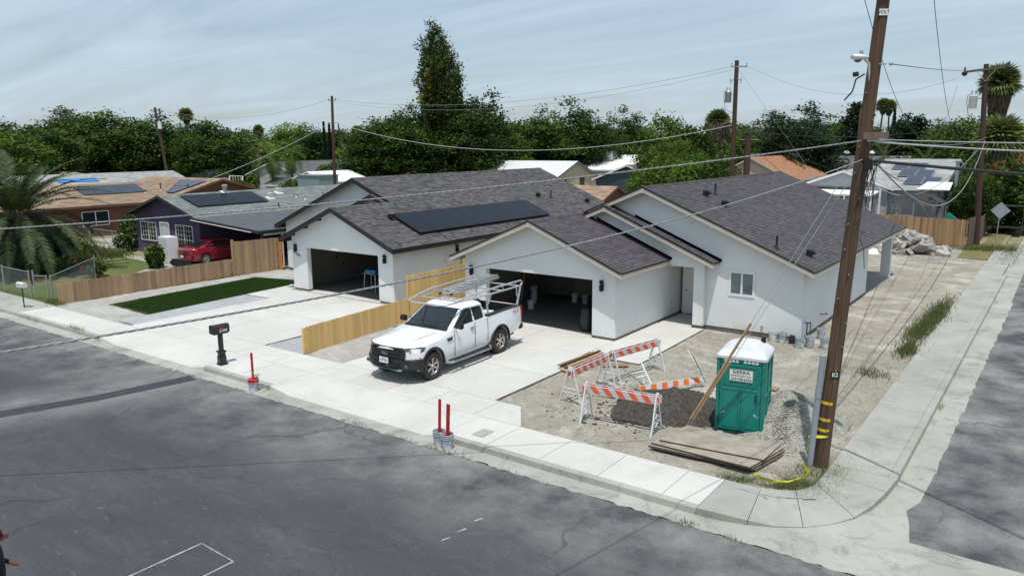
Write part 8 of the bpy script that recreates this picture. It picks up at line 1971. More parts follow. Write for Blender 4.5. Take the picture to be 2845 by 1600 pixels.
# ---------------------------------------------------------------- person at the lower left edge
def skin_fig():
    t = thing('person', 'person in a red cap, maroon shirt and black vest, one arm bent', 'person', (-12.38,3.80,SZ), rad(-35))
    J = {'pel':(0,0,0.80,0.13),'sp':(0,0.0,1.0,0.135),'ch':(0,0.02,1.18,0.15),'nk':(0,0.03,1.33,0.055),'hd':(0,0.05,1.42,0.085),'ht':(0,0.05,1.50,0.085),
         'sl':(-0.17,0.02,1.25,0.06),'el':(-0.24,0.0,1.02,0.042),'wl':(-0.20,0.20,0.92,0.03),'hl':(-0.18,0.27,0.92,0.035),
         'sr':(0.17,0.02,1.25,0.06),'er':(0.27,-0.02,1.02,0.044),'wr':(0.30,0.17,0.90,0.031),'hr':(0.29,0.24,0.88,0.036),
         'kl':(-0.10,0.02,0.44,0.065),'al':(-0.11,0.0,0.08,0.042),'fl':(-0.12,0.15,0.04,0.04),'kr':(0.10,0.03,0.44,0.065),'ar':(0.12,0.0,0.08,0.042),'fr':(0.13,0.15,0.04,0.04),'hpl':(-0.09,0,0.76,0.09),'hpr':(0.09,0,0.76,0.09)}
    E_ = [('pel','sp'),('sp','ch'),('ch','nk'),('nk','hd'),('hd','ht'),('ch','sl'),('sl','el'),('el','wl'),('wl','hl'),('ch','sr'),('sr','er'),('er','wr'),('wr','hr'),('pel','hpl'),('hpl','kl'),('kl','al'),('al','fl'),('pel','hpr'),('hpr','kr'),('kr','ar'),('ar','fr')]
    # fingers of the visible right hand
    for i, (dx_, dz) in enumerate(((-0.026,0.004),(-0.009,0.008),(0.009,0.006),(0.026,0.0))):
        a, b = 'f%da' % i, 'f%db' % i; J[a] = (0.29+dx_,0.275,0.875+dz,0.010); J[b] = (0.29+dx_*1.1,0.315-abs(dx_)*0.4,0.855+dz,0.0085); E_ += [('hr', a), (a, b)]
    J['tha'] = (0.255,0.23,0.885,0.012); J['thb'] = (0.24,0.265,0.875,0.010); E_ += [('hr','tha'),('tha','thb')]
    ks = list(J); me = bpy.data.meshes.new('body'); me.from_pydata([J[k][:3] for k in ks], [(ks.index(a), ks.index(b)) for a, b in E_], [])
    o = bpy.data.objects.new('body', me); COL.objects.link(o); o.parent = t
    md = o.modifiers.new('sk', 'SKIN'); lay = me.skin_vertices[0].data if me.skin_vertices else None
    if lay is None:
        bm = bmesh.new(); bm.from_mesh(me); bm.verts.layers.skin.verify(); bm.to_mesh(me); bm.free(); lay = me.skin_vertices[0].data
    for i, k in enumerate(ks): lay[i].radius = (J[k][3], J[k][3]); lay[i].use_root = (k == 'pel')
    s_ = o.modifiers.new('ss', 'SUBSURF'); s_.levels = 2; s_.render_levels = 2
    bpy.context.view_layer.update(); dg = bpy.context.evaluated_depsgraph_get(); m2 = bpy.data.meshes.new_from_object(o.evaluated_get(dg)); o.modifiers.clear(); o.data = m2
    for mt in ('skin','maroon','darkcloth'): m2.materials.append(A[mt])
    for p in m2.polygons:
        c = p.center; p.use_smooth = True
        if c.z < 0.90 and abs(c.x) < 0.22 and c.y < 0.2: p.material_index = 2
        elif c.z > 1.36: p.material_index = 0
        elif c.y > 0.13 or (c.z < 0.98 and abs(c.x) > 0.19): p.material_index = 0
        elif abs(c.x) < 0.20: p.material_index = 2
        else: p.material_index = 1
    mb = MB(); mb.lathe([(0.104,-0.02),(0.108,0.03),(0.10,0.075),(0.065,0.11),(0.0,0.12)], 18, (0,0.045,1.50)); mb.build('cap', A['maroon'], t, smooth=60)
    mb = MB(); mb.slab([Vector((-0.07,0.13,1.49)),Vector((0.07,0.13,1.49)),Vector((0.05,0.23,1.475)),Vector((-0.05,0.23,1.475))], 0.008); mb.build('cap_brim', A['maroon'], t)
    for sg in (-1,1): mb = MB(); mb.lathe([(0.0,-0.012),(0.012,0),(0,0.012)], 8, (sg*0.035,0.128,1.46)); mb.build('eye', A['ink'], t)
    mb = MB(); mb.obox((0,0.145,1.43), 0.022, 0.03, 0.045); mb.build('nose', A['skin'], t, bevel=0.008)
    return t
skin_fig()
mb = MB(); mb.obox((0,0,0), 0.16, 0.10, 0.05); o = mb.build('remote_controller', A['blackm'], None, bevel=0.012, loc=(-12.03,3.85,SZ+0.86)); o.rotation_euler = (0.2,0,rad(-35)); tag(o, 'small black controller held in the right hand of the person', 'controller')
# ---------------------------------------------------------------- trees
rng = np.random.default_rng(11)
def crown_pts(R, H, zb, nclump, per, csize, shape='round', seed=0):
    r_ = np.random.default_rng(seed); C_ = []; lob = r_.normal(size=(9, 3)); lob /= np.linalg.norm(lob, axis=1)[:, None]
    hh = (H-zb)/2; zc = zb+hh
    while len(C_) < nclump:
        d = r_.normal(size=3); d /= np.linalg.norm(d); rad_ = r_.uniform(0.30, 1.0)**0.5
        k = 0.80+0.42*np.max(lob@d)**4+0.09*r_.normal()
        p = d*rad_*k
        if shape == 'cone':
            z = (p[2]+1)/2; w = max(0.05, (1-z)**0.75)*1.35; p = np.array([p[0]*w, p[1]*w, p[2]])
        if shape == 'flat': p[2] *= 0.8
        C_.append(np.array([p[0]*R, p[1]*R, zc+p[2]*hh]))
    C_ = np.array(C_); n = nclump*per; idx = np.repeat(np.arange(nclump), per)
    off = r_.normal(size=(n, 3))*csize*np.array([1, 1, 0.65]); pts = C_[idx]+off
    ctone = r_.uniform(0, 1, nclump); rn = np.clip(0.75*ctone[idx]**1.3+0.35*r_.uniform(0, 1, n), 0, 1)  # random clump tone, spread to stand in for shaded and sunlit clumps
    pts[:, 2] = np.maximum(pts[:, 2], 0.2)
    return pts, rn, C_
def trunk_mesh(R, H, zb, C_, r0, mat, seed=0, nl=9, multi=1):
    r_ = random.Random(seed); mb = MB()
    for k in range(multi):
        ox, oy = (0, 0) if multi == 1 else (r_.uniform(-.25, .25)*R*0.6, r_.uniform(-.25, .25)*R*0.6)
        top = Vector((ox*1.5+r_.uniform(-.1, .1)*R, oy*1.5+r_.uniform(-.1, .1)*R, zb+(H-zb)*0.72))
        pts = [Vector((ox, oy, -0.2)), Vector((ox+r_.uniform(-.1, .1), oy, H*0.2)), Vector((ox, oy, 0)).lerp(top, 0.55), top]
        mb.tube(pts, [r0, r0*0.8, r0*0.5, r0*0.12], 8)
        for i in range(nl):
            c = Vector(C_[r_.randrange(len(C_))]); f = r_.uniform(0.25, 0.8); base = pts[1].lerp(pts[3], f); mid = base.lerp(c, 0.5)+Vector((0, 0, 0.3)); mb.tube([base, mid, c], [r0*0.32, r0*0.2, r0*0.06], 5)
    return mb.mesh('_trunk', [mat], 60)
PROTO = {}
def proto(key, R, H, zb, ncl, per, cs, ls, leaf, shape='round', bark='bark', nvar=2, up=0.35, multi=1):
    PROTO[key] = []
    for v in range(nvar):
        pts, rn, C_ = crown_pts(R, H, zb, ncl, per, cs, shape, seed=hash_(key)+v)
        V = leaf_quads(pts, ls, up); me = np_faces('_crown', V, rn, A[leaf]); PROTO[key].append((me, trunk_mesh(R, H, zb, C_, 0.16+R*0.03, A[bark], v, multi=multi), R, H))
def hash_(s): return sum(ord(c)*(i+1) for i, c in enumerate(s)) % 1000
proto('dark', 3.6, 9.5, 0.6, 130, 125, 0.55, 0.155, 'leaf_dark', nvar=3)
proto('mid', 3.4, 9.0, 0.5, 120, 120, 0.55, 0.16, 'leaf_mid', nvar=3)
proto('light', 3.8, 9.0, 0.5, 130, 125, 0.55, 0.155, 'leaf_light', nvar=2)
proto('grey', 2.6, 11.5, 1.5, 75, 55, 0.50, 0.20, 'leaf_grey', bark='barkpale', nvar=2)
proto('dense', 4.3, 8.8, 0.4, 240, 85, 0.50, 0.18, 'leaf_dark', nvar=1)
proto('leafy', 3.3, 10.0, 0.4, 125, 120, 0.5, 0.15, 'leaf_dark', nvar=3)
proto('pine', 3.4, 10.5, 0.6, 150, 60, 0.45, 0.17, 'leaf_pine', nvar=2, up=1.2)
proto('cone', 2.2, 12.5, 0.6, 130, 55, 0.45, 0.22, 'leaf_pine', 'cone', nvar=1)
proto('round', 2.6, 10.5, 3.5, 110, 70, 0.45, 0.22, 'leaf_pine', nvar=1)
proto('far', 4.5, 8.5, 0.3, 70, 45, 0.9, 0.42, 'leaf_mid', nvar=3)
proto('fardark', 4.5, 8.5, 0.3, 70, 45, 0.9, 0.42, 'leaf_dark', nvar=3)
random.seed(131)
def tree(kind, x, y, h, r, label, grp=None, name='tree', cat='tree'):
    me, tm, R, H = random.choice(PROTO[kind]); s = h/H; w = r/R
    t = thing(name, label, cat, (x, y, -0.05), random.uniform(0, 6.28), grp)
    inst('crown', me, t, (0,0,0), (0,0,0), (w, w, s), 'stuff'); inst('trunk', tm, t, (0,0,0), (0,0,0), (w*0.9, w*0.9, s)); return t
KW = {'dark':'dark green broadleaf tree','mid':'mid green bushy tree','grey':'sparse grey green eucalyptus','light':'bright yellow green tree','dense':'dense dark round tree','leafy':'leafy dark green tree','pine':'dark feathery evergreen','cone':'dark conifer with a pointed top','round':'dark tree with a round lifted crown'}
TREES = [
('dark',-171.0,64.8,10.7,4.0,'at the far left edge of the skyline'),('mid',-123.2,49.2,10.2,4.6,'at the left above the date palm'),('mid',-107.9,41.1,8.3,4.5,'directly behind the date palm crown'),('mid',-110.3,45.9,9.3,4.5,'just right of the date palm, behind the pale roof'),
('grey',-130.1,57.3,12.2,2.6,'tallest of the grey pair at left'),('grey',-128.8,55.4,10.9,2.4,'shorter one of the grey pair at left'),
('dark',-89.6,42.4,10.8,4.7,'tallest crown of the dark mass left of the far left pole'),('dark',-85.6,38.7,9.0,3.6,'lower left part of the dark mass behind the grey roof'),('dark',-85.3,45.4,10.2,4.2,'right crown of the dark mass before the far left pole'),('dark',-84.2,42.1,8.8,3.8,'in the middle of the dark mass behind the grey roof'),('dark',-86.2,48.0,7.8,3.4,'low crown at the foot of the far left pole'),
('mid',-110.5,64.5,8.8,3.6,'between the far left pole and the round dark tree'),('dense',-69.5,44.1,8.9,3.7,'behind the pale blue shed, right of the far left pole'),
('mid',-178.8,122.0,10.4,6.0,'far off right of the dense round tree'),('mid',-167.4,117.6,9.3,5.5,'far off below the small fan palm'),
('light',-108.1,85.5,10.0,5.4,'left of the brown pole'),('mid',-115.0,86.4,8.8,5.0,'left of the yellow green tree by the brown pole'),('dark',-88.0,74.8,9.2,4.0,'immediately left of the brown pole'),('dark',-87.0,78.0,8.9,4.2,'immediately right of the brown pole'),('mid',-93.8,76.7,8.5,4.0,'behind the feathery palms'),('mid',-74.8,71.5,7.9,3.2,'right of the brown pole above the slate roof'),
('leafy',-57.3,57.2,10.2,3.1,'left shoulder of the mass below the tall tree'),('leafy',-58.0,61.7,10.5,3.0,'left foot of the tall poplar'),('leafy',-58.9,55.8,9.0,3.0,'lowest left crown below the tall poplar'),('leafy',-54.1,67.5,11.9,3.6,'high right shoulder of the tall poplar'),('leafy',-52.6,63.2,10.3,3.7,'in front at the right foot of the tall poplar'),('leafy',-54.6,71.6,9.5,3.8,'right end of the mass below the tall poplar'),('leafy',-50.9,67.4,8.2,3.2,'lowest right crown before the white roofed cottage'),('leafy',-56.6,59.0,7.0,3.4,'low in front of the poplar trunk'),
('dark',-59.8,83.0,9.9,4.2,'behind the white roofed cottage'),('dark',-47.0,73.6,10.6,4.2,'tall broad crown right of the white roofed cottage'),('dark',-49.8,74.4,9.4,3.4,'left part of the broad crown above the cottage'),('dark',-43.7,74.5,9.1,3.0,'right part of the broad crown above the cottage'),('dark',-43.8,82.2,10.0,2.9,'slim crown right of the broad crown'),('dark',-48.3,84.9,8.9,3.6,'behind the broad crown near the cottage'),
('light',-39.5,78.2,8.0,3.4,'above the blue house roof'),('mid',-42.4,82.6,7.8,3.2,'behind the blue house'),('mid',-33.7,72.8,9.0,3.2,'left of the skirted fan palm'),('mid',-31.3,73.0,8.3,3.0,'under the skirted fan palm'),('light',-30.0,66.5,6.4,2.8,'bamboo like growth left of the transformer pole'),('mid',-31.6,69.5,6.8,2.8,'bushy growth above the blue house'),
('mid',-54.2,150.2,9.8,4.5,'far off behind the transformer pole'),('grey',-50.3,153.6,11.9,4.4,'pale one right of the transformer pole'),('mid',-41.7,121.1,8.2,4.2,'right of the short dark pole'),
('pine',-32.0,110.0,11.0,4.6,'largest evergreen above the red brown roof'),('pine',-31.4,103.9,9.8,3.6,'left part of the evergreen group above the red brown roof'),('pine',-31.6,118.4,10.1,3.8,'behind the evergreen group'),('pine',-28.3,108,7.2,4.2,'low evergreen above the roof ridge'),
('grey',-38.7,149.3,11.3,4.0,'grey crown right of the evergreens'),('dark',-36.0,151.1,10.3,4.6,'dark crown right of the evergreens'),('mid',-32.2,141.0,9.3,4.2,'left of the conifer'),
('cone',-28.9,131.6,12.8,2.9,'beside the leaning pole on its left'),('dark',-30.9,154.7,9.4,3.6,'far off right of the leaning pole'),('round',-20.9,130.6,10.6,2.7,'right of the slim cypress'),('grey',-25.7,184.1,11.0,4.2,'far pale one between the round crown and the rear pole'),('dark',-21.1,174.5,9.8,4.2,'far dark flat crown left of the rear pole'),('mid',-11.5,112.1,9.4,3.8,'left of the rear pole with the white transformer'),('mid',-14.5,128.6,8.6,4.6,'behind the spreading palms'),('mid',-20.6,136.7,8.4,5.0,'below the round crown'),('mid',-24.6,140.1,8.2,5.0,'below the slim cypress'),('mid',-7.4,133.9,8.9,4.4,'behind the tall skirted palm at right'),
('dark',-5.9,66.5,4.6,1.5,'dense vine covered column behind the rear pole'),('dark',-6.6,70.5,5.2,1.7,'dark foliage between solar house and rear pole'),('light',-5.5,75,4.8,1.6,'bright foliage under the fan palm at right')]
def kfar(k, x, y):
    if k == 'leafy': return 1.35
    if k == 'dense': return 1.6
    if k == 'dark' and x < -80 and y < 50: return 1.45
    if -120 < x < -70 and y > 60: return 1.35
    if k == 'dark' and -60 < x < -43 and 70 < y < 86: return 1.4
    if x in (-39.5, -42.4): return 1.6
    return 1.0
for k, x, y, h, r, lb_ in TREES:
    f = kfar(k, x, y); x, y, h, r = x*f, y*f, 7+(h-7)*f, r*f
    tree(k, x, y, h, r, KW[k]+' '+lb_)
# bushes mass behind the corner house and between houses
bush('bright yellow green shrub row just behind the ridge of the corner house, front', -27.0, 62.5, 2.6, 5.6, A['leaf_light'], 5200, 0.14, 'tree', cat='tree')
bush('bright shrub mass left of the transformer pole behind the ridge', -30.2, 63.0, 2.6, 5.2, A['leaf_light'], 5200, 0.14, 'tree', cat='tree')
bush('bright green bush right beside the transformer pole', -24.6, 63.2, 2.2, 5.8, A['leaf_mid'], 4600, 0.14, 'tree', cat='tree')
bush('low green shrub among the sheds left of the brown pole', -80.5, 62.5, 1.6, 2.6, A['leaf_mid'], 1800, 0.16)
bush('green shrub between the swing set and the slate shed', -93.0, 63.5, 1.6, 2.2, A['leaf_light'], 1500, 0.16)
bush('dark shrub beside the swing set', -104.0, 68.0, 1.8, 3.4, A['leaf_dark'], 1800, 0.16)
bush('shrub in front of the long light grey house, left', -103, 74.0, 2.0, 3.4, A['leaf_mid'], 2200, 0.18)
bush('shrub with yellow leaves in front of the long grey house', -98, 78.0, 2.0, 3.6, A['leaf_mid'], 2200, 0.18, flowers=A['leaf_yellow'])
bush('round bush left of the brown pole above the blue shed', -88.0, 76.0, 2.6, 4.6, A['leaf_mid'], 2600, 0.18)
bush('citrus tree with yellow fruit right of the brown pole', -84.5, 77.5, 2.6, 4.6, A['leaf_dark'], 2800, 0.17, 'tree', flowers=A['leaf_yellow'], cat='tree')
bush('green shrub patch behind the blue house and the ridge', -38.5, 66.5, 1.6, 1.9, A['leaf_light'], 1800, 0.16)
bush('pink bougainvillea crown on the dark trunk mass at the right edge', -3.9, 71.5, 2.0, 5.6, A['flower_pink'], 1500, 0.16, 'tree', cat='tree', z0=0.0)
bush('dark leafy mass under the pink bougainvillea', -3.7, 70.3, 2.0, 5.2, A['leaf_dark'], 3400, 0.17, 'tree', cat='tree')
bush('orange flowering vine behind the leaning pole', -16.0, 90.0, 2.4, 5.2, A['leaf_dark'], 2200, 0.17, flowers=A['flower_orange'])
bush('yellow flowering crown at the right edge beside the fan palm', -4.6, 84.0, 1.9, 7.6, A['leaf_yellow'], 1700, 0.16, 'tree', cat='tree')
# bare small trees in the yard behind the fence
for (x, y, h, lb_) in ((-10.6,61.8,3.0,'bare leafless shrub left in the yard behind the back fence'),(-8.1,62.2,3.6,'bare leafless tree right in the yard behind the back fence')):
    t = thing('bare_tree', lb_, 'bare tree', (x, y, 0)); mb = MB(); r_ = random.Random(int(-x*10))
    def br(p, d, L, r, dep):
        q = p+d*L; mb.tube([p, q], [r, r*0.6], 4, cap=False)
        if dep == 0: return
        for i in range(3): nd = (d+Vector((r_.uniform(-.8,.8), r_.uniform(-.8,.8), r_.uniform(-.1,.5)))).normalized(); br(q, nd, L*0.66, r*0.6, dep-1)
    br(Vector((0,0,0)), Vector((0.05,0,1)), h*0.33, 0.06, 4); mb.build('branches', A['barkpale'], t)
# tall poplar like tree
def tall_tree():
    t = thing('tree', 'very tall slim poplar like tree with bare grey stems, highest thing on the skyline', 'tree', (-75.2,85.0,-0.05), sc=(1.33,1.33,1.2))
    r_ = np.random.default_rng(5); P_ = []; T_ = []; mb = MB(); rr_ = random.Random(9)
    for s in range(40):
        a = rr_.uniform(0, 6.28); r0 = rr_.uniform(0, 0.5); top_r = rr_.uniform(0.3, 2.35); H = 19.4*(1-0.20*(top_r/2.3)**2)*rr_.uniform(0.78, 1.0); ph = rr_.uniform(0, 6)
        pts = []
        for i in range(13):
            f = i/12; r = r0+(top_r-r0)*min(1, f*1.5)**0.8; pts.append(Vector((r*math.cos(a+0.35*math.sin(f*3+ph)), r*math.sin(a+0.35*math.sin(f*3+ph)), H*f)))
        mb.tube(pts, [0.10*(1-0.85*i/12) for i in range(13)], 5)
        bare = rr_.random() < 0.30
        for i in range(3, 13):
            if bare and i < 12 and rr_.random() < 0.7: continue
            for k in range(3):
                P_.append(np.array(pts[i])+r_.normal(size=3)*np.array([0.32, 0.32, 0.5])); T_.append(0.9 if (rr_.random() < 0.1) else rr_.random()*0.7)
    mb.tube([(0,0,-0.2),(0.1,0,6),(0,0.2,12),(0.2,0,16.5)], [0.42,0.32,0.2,0.08], 10)
    mb.build('trunk', A['barkpale'], t, smooth=60)
    P_ = np.array(P_); per = 46; idx = np.repeat(np.arange(len(P_)), per); pts = P_[idx]+r_.normal(size=(len(idx), 3))*np.array([0.24, 0.24, 0.30])
    rn = np.clip(np.array(T_)[idx]+r_.uniform(-.2, .2, len(idx)), 0, 1); leafcloud('crown', pts, 0.13, A['leaf_mid'], t, rn)
    k = (np.abs(pts[:, 0]-0.4) < 0.5) & (np.abs(pts[:, 2]-12.3) < 2.2) & (pts[:, 1] < 0.3); leafcloud('yellow_leaves', pts[k][:900]*np.array([1.02,1.3,1]), 0.16, A['leaf_yellow'], t)
    cp = r_.normal(size=(52, 3))*np.array([1.3,1.3,1.7])+np.array([0,0,7.0]); idx = np.repeat(np.arange(52), 60); leafcloud('lower_crown', cp[idx]+r_.normal(size=(len(idx), 3))*0.5, 0.17, A['leaf_dark'], t)
tall_tree()
# far tree belt
random.seed(141)
def dirpt(px, dist):
    v = ax_r*((px-1422.5)/2118.0)+ax_f; v = Vector((v.x, v.y, 0)).normalized(); return v*dist
cnt = 0
GF = 'far off trees closing the horizon'
for row, (dist, n, kinds) in enumerate(((235, 62, ('far','fardark')), (300, 58, ('far','fardark')), (170, 40, ('far','fardark','fardark')))):
    for i in range(n):
        az = rad(-36.3)+rad(-43+86*(i+random.uniform(-.35,.35))/n); d_ = dist*random.uniform(0.88, 1.12); x, y = d_*math.sin(az), d_*math.cos(az)
        if x > -6.5 and y < 260: continue
        h = random.uniform(6.6, 9.2) if row < 2 else random.uniform(5.5, 7.6)
        tree(random.choice(kinds), x, y, h, random.uniform(4.0, 6.5), 'far off bushy tree in the belt that closes the horizon', GF)
m_ = np.random.default_rng(3); c = np.stack([m_.uniform(-1, 1, 60000), m_.uniform(0, 1, 60000), m_.uniform(0, 1, 60000)], 1)
az = np.radians(-36.3+48*c[:, 0]); dd = 340+420*c[:, 1]; hh = (5.5+2.2*np.sin(az*47)+1.6*np.sin(az*131+dd*0.02))*c[:, 2]**0.6+1.5
pts = np.stack([dd*np.sin(az), dd*np.cos(az), np.clip(hh, 0, 10)], 1)
o = leafcloud('distant_woods', pts, 1.1, A['leaf_mid']); tag(o, 'continuous distant belt of woods along the horizon', 'woods')

# ---------------------------------------------------------------- palms
def frond_mesh(L, nl, ll, droop, lw=0.035, mat='leaf_palm', up=0.9, seed=0):
    r_ = random.Random(seed); V = []; rn = []
    def pt(f):
        a = up-droop*f*1.0; x = 0; z = 0; n = 16; 
        for i in range(n):
            g = f*i/n; an_ = up-droop*g; x += math.cos(an_)*L*f/n; z += math.sin(an_)*L*f/n
        return Vector((x, 0, z)), up-droop*f
    for i in range(nl):
        f = 0.10+0.90*i/nl; p, a = pt(f); d = Vector((math.cos(a), 0, math.sin(a))); l = ll*math.sin(PI*(0.12+0.80*f))*r_.uniform(0.85, 1.1)
        for sg in (-1, 1):
            q = (d*0.62+Vector((0, sg*0.85, 0))+Vector((-math.sin(a), 0, math.cos(a)))*r_.uniform(0.10, 0.40)).normalized(); tip = p+q*l-Vector((0,0,0.14*l)); w = d*lw/2
            mid = p.lerp(tip, 0.45)+Vector((0,0,0.05*l))
            V += [p-w*0.5, p+w*0.5, mid+w, mid-w, mid-w, mid+w, tip+w*0.1, tip-w*0.1]; t_ = r_.random(); rn += [t_, t_]
    n = 12; prev = None
    for i in range(n):
        p, _ = pt(i/n); q, _ = pt((i+1)/n); w = 0.035*(1-i/n)+0.006; V += [p+Vector((0,-w,0.0)), p+Vector((0,w,0.0)), q+Vector((0,w,0.0)), q+Vector((0,-w,0.0))]; rn += [0.95]
    return np_faces('_frond', np.array([tuple(v) for v in V]), rn, A[mat])
def phoenix(label, x, y, ht, L, n=46, tr=0.45, skirt=0.0, crown_z=None, mat='leaf_palm', droop=1.5, ll=0.42, nl=46, name='date_palm'):
    t = thing(name, label, 'palm tree', (x, y, -0.05), random.uniform(0, 6), None)
    ms = [frond_mesh(L, nl, ll, droop*k, 0.05 if L < 5 else 0.06, mat, 1.35-0.2*i, seed=i) for i, k in enumerate((0.75, 1.0, 1.2))]
    mb = MB(); prof = [(tr*1.25,-0.1),(tr*1.05,0.5)]+[(tr*(1+(0.06 if i % 2 else -0.04)), 0.5+(ht-0.5)*i/14) for i in range(1, 15)]+[(tr*0.6, ht+0.25),(0.0,ht+0.5)]
    mb.lathe(prof, 16); mb.build('trunk', A['palmtrunk'], t, smooth=50)
    for i in range(n):
        f = (i+0.5)/n; el = rad(78)-rad(118)*f**0.85; az_ = i*2.39996+random.uniform(-.15,.15)
        me = ms[min(2, int(f*3))]; inst('frond', me, t, (0.12*math.cos(az_), 0.12*math.sin(az_), ht+0.15), (0, -(el-rad(62)), 0), (1,1,1)); o = bpy.data.objects[-1] if False else None
        ob = t.children[-1] if False else COL.objects[-1]
        ob.rotation_mode = 'XYZ'; ob.rotation_euler = Matrix.Rotation(az_, 3, 'Z').to_4x4().to_3x3().__matmul__(Matrix.Rotation(-(el-rad(75)), 3, 'Y')).to_euler(); sc_ = random.uniform(0.85, 1.05); ob.scale = (sc_, sc_, sc_)
    return t
random.seed(151)
dp = phoenix('large date palm with dark trunk at the left edge, behind the chain link fence', -47.9, 18.2, 3.05, 5.3, 96, 0.62, droop=1.45, ll=0.66, nl=84)
# hanging dead skirt round the big palm
r_ = np.random.default_rng(9); n = 2600; a = r_.uniform(0, 6.28, n); rr2 = 0.62+0.5*r_.uniform(0, 1, n)*1.0; z = r_.uniform(0.3, 3.2, n); rr2 = rr2*(0.75+0.30*z/3)
P0 = np.stack([rr2*np.cos(a), rr2*np.sin(a), z], 1); tip = P0+np.stack([0.15*np.cos(a), 0.15*np.sin(a), -r_.uniform(0.25,0.6,n)], 1); w = np.stack([-np.sin(a), np.cos(a), np.zeros(n)], 1)*0.03
o = np_faces('dead_skirt', np.stack([P0-w, P0+w, tip+w*0.4, tip-w*0.4], 1).reshape(-1, 3), r_.uniform(0, 1, n), A['deadfrond'], dp)
for cx, cy, R_, zt, nn_ in ((1.9,1.2,1.5,1.75,2600),(-1.5,0.5,1.1,1.6,1200)):
    d = r_.normal(size=(nn_, 3)); d /= np.linalg.norm(d, axis=1)[:, None]; c = d*r_.uniform(0.4,1,nn_)[:, None]**0.5*np.array([R_,R_,0.75])+np.array([cx,cy,zt]); o = leafcloud('low_fronds', c, 0.13, A['leaf_pine'], dp)
phoenix('spreading date palm above the pale solar roof, right of centre', -14.8, 105, 4.2, 4.2, 34, 0.35, ll=0.5, nl=30)
phoenix('spreading date palm just right of the leaning pole', -20.7, 111.3, 4.6, 4.2, 34, 0.35, ll=0.5, nl=30)
phoenix('far date palm above the slate roof at left', -104.7, 75.0, 5.2, 4.0, 30, 0.35, ll=0.5, nl=26)
phoenix('feathery queen palm, left one of the pair before the long grey roof', -85.5, 63.3, 5.6, 4.6, 30, 0.17, ll=0.75, nl=34, droop=2.3, mat='leaf_mid', name='queen_palm')
phoenix('feathery queen palm, right one of the pair before the long grey roof', -84.4, 65.6, 5.4, 3.6, 28, 0.14, ll=0.65, nl=30, droop=2.3, mat='leaf_mid', name='queen_palm')
phoenix('drooping feathery palm in the bright growth by the transformer pole', -33.5, 71.5, 5.9, 3.2, 26, 0.17, ll=0.7, nl=30, droop=2.2, mat='leaf_mid', name='queen_palm')
def fan_mesh(seed, R=0.85, seg=18, mat='leaf_fan'):
    r_ = random.Random(seed); V = []; rn = []; tone = r_.random()
    for i in range(seg):
        a0 = -2.0+4.0*i/seg; a1 = -2.0+4.0*(i+1)/seg; am = (a0+a1)/2; l = R*r_.uniform(0.85, 1.05)
        p = Vector((0.55*R, 0, 0)); m0 = p+Vector((math.cos(a0)*l*0.6, math.sin(a0)*l*0.6, 0.03 if i % 2 else -0.03)); m1 = p+Vector((math.cos(a1)*l*0.6, math.sin(a1)*l*0.6, -0.03 if i % 2 else 0.03)); tip = p+Vector((math.cos(am)*l, math.sin(am)*l, -0.22*l))
        V += [p, m0, tip, m1]; rn.append(min(1, tone*0.6+r_.random()*0.4))
    V += [Vector((0,-0.02,0)), Vector((0,0.02,0)), Vector((0.55*R,0.012,0)), Vector((0.55*R,-0.012,0))]; rn.append(0.9)
    return [tuple(v) for v in V], rn
FV = [fan_mesh(i) for i in range(5)]
def fan_palm(label, x, y, ht, R, nf=70, skirt=0.0, tr=0.22, sr=0.9, skirt_top=1.0, crown=1.0, lo=-35, lean=(0,0), name='fan_palm'):
    t = thing(name, label, 'palm tree', (x, y, -0.05))
    mb = MB(); mb.tube([(0,0,-0.2),(lean[0]*0.5,lean[1]*0.5,ht*0.5),(lean[0],lean[1],ht)], [tr*1.35, tr, tr*0.85], 10); mb.build('trunk', A['palmtrunk'], t, smooth=60)
    V = []; rn = []; r_ = random.Random(int(abs(x)*7))
    for i in range(nf):
        f = (i+0.5)/nf; el = rad(85)-rad(85-lo)*f; az_ = i*2.39996; vs, rr_ = FV[i % 5]; s_ = R*r_.uniform(0.85, 1.1); Rm = Matrix.Rotation(az_, 3, 'Z')@Matrix.Rotation(-el, 3, 'Y')@Matrix.Rotation(r_.uniform(-.5,.5), 3, 'X')
        for v in vs: V.append(tuple(Rm@(Vector(v)*s_)+Vector((lean[0], lean[1], ht))))
        dead = f > 0.88; rn += [min(1, q*(1.0 if not dead else 1.2)) for q in rr_]
    np_faces('fronds', np.array(V), rn, A['leaf_fan'], t)
    if skirt > 0:
        q = np.random.default_rng(int(abs(x))); n = int(900*skirt); a = q.uniform(0, 6.28, n); z = q.uniform(-skirt, 0.1, n); rr_ = sr*(0.45+0.55*(z+skirt)/skirt)*(0.55+0.45*q.uniform(0, 1, n))
        P0 = np.stack([lean[0]+rr_*np.cos(a), lean[1]+rr_*np.sin(a), ht+z], 1); tip = P0+np.stack([0.05*np.cos(a), 0.05*np.sin(a), -q.uniform(0.4, 0.9, n)], 1); w = np.stack([-np.sin(a), np.cos(a), np.zeros(n)], 1)*0.06
        np_faces('dead_skirt', np.stack([P0-w, P0+w, tip+w, tip-w], 1).reshape(-1, 3), q.uniform(0, 1, n), A['deadfrond'], t)
    return t
fan_palm('tall fan palm with a shaggy brown skirt behind the rear pole at the right edge', -7.2, 94.8, 12.6, 1.75, 80, 4.2, 0.30, 1.25, lo=-25)
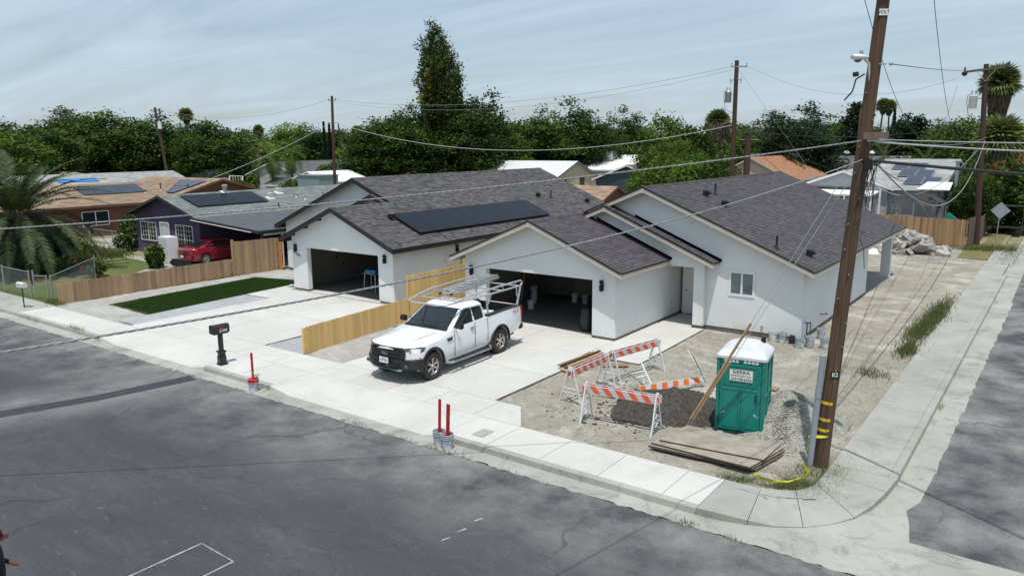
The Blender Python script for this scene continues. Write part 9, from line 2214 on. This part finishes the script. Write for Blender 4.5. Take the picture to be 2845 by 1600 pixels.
fan_palm('broad fan palm lower behind the rear pole at the right edge', -5.4, 76.9, 6.9, 1.75, 150, 3.6, 0.35, 1.6, lo=-60)
fan_palm('fan palm with a thick brown skirt left of the transformer pole', -32.9, 84.0, 9.1, 1.25, 90, 3.4, 0.28, 1.5)
fan_palm('slim fan palm, left one of the twin pair beyond the leaning pole', -30.4, 156.4, 13.2, 1.25, 60, 0.8, 0.16, 0.7, lean=(0.6,0))
fan_palm('slim fan palm, right one of the twin pair beyond the leaning pole', -28.4, 156.4, 13.0, 1.25, 60, 0.8, 0.16, 0.7, lean=(-0.4,0))
fan_palm('slim tall fan palm right of the far left pole', -142.6, 86.3, 12.8, 1.35, 60, 1.0, 0.18, 0.8)
fan_palm('small far fan palm above the slate roofs', -165.8, 119.4, 10.6, 1.3, 60, 1.6, 0.25, 0.9)
fan_palm('far fan palm with a skirt right of the brown pole', -115.0, 105.7, 9.2, 1.3, 60, 2.2, 0.25, 1.1)
for x, y, h, r, lb_ in ((-26.0,146.2,12.2,0.85,'slim dark cypress beyond the leaning pole'),(-104.4,88.3,10.8,0.45,'left one of two tiny cypress tips by the brown pole'),(-103.6,88.8,10.6,0.45,'right one of two tiny cypress tips by the brown pole')):
    t = thing('cypress', lb_, 'cypress', (x, y, 0)); q = np.random.default_rng(4); n = 3200; z = q.uniform(0, 1, n); a = q.uniform(0, 6.28, n); rr_ = r*np.minimum(1, (1-z)*1.6)*(0.75+0.25*q.uniform(0,1,n))*np.minimum(1, 0.5+z*3)
    leafcloud('foliage', np.stack([rr_*np.cos(a), rr_*np.sin(a), 0.3+z*(h-0.3)], 1), 0.20, A['leaf_pine'], t); mb = MB(); mb.tube([(0,0,-0.1),(0,0,h*0.9)], [0.2,0.03], 6); mb.build('trunk', A['bark'], t)
# parked blue and white shapes glimpsed between the trees at right
mb = MB(); mb.obox((0,0,0), 1.4, 0.8, 0.9); tag(mb.build('blue_bin', A['bluecloth'], None, bevel=0.1, loc=(-6.1,80,0.5)), 'blue wheeled bin glimpsed beyond the rear fence', 'bin')
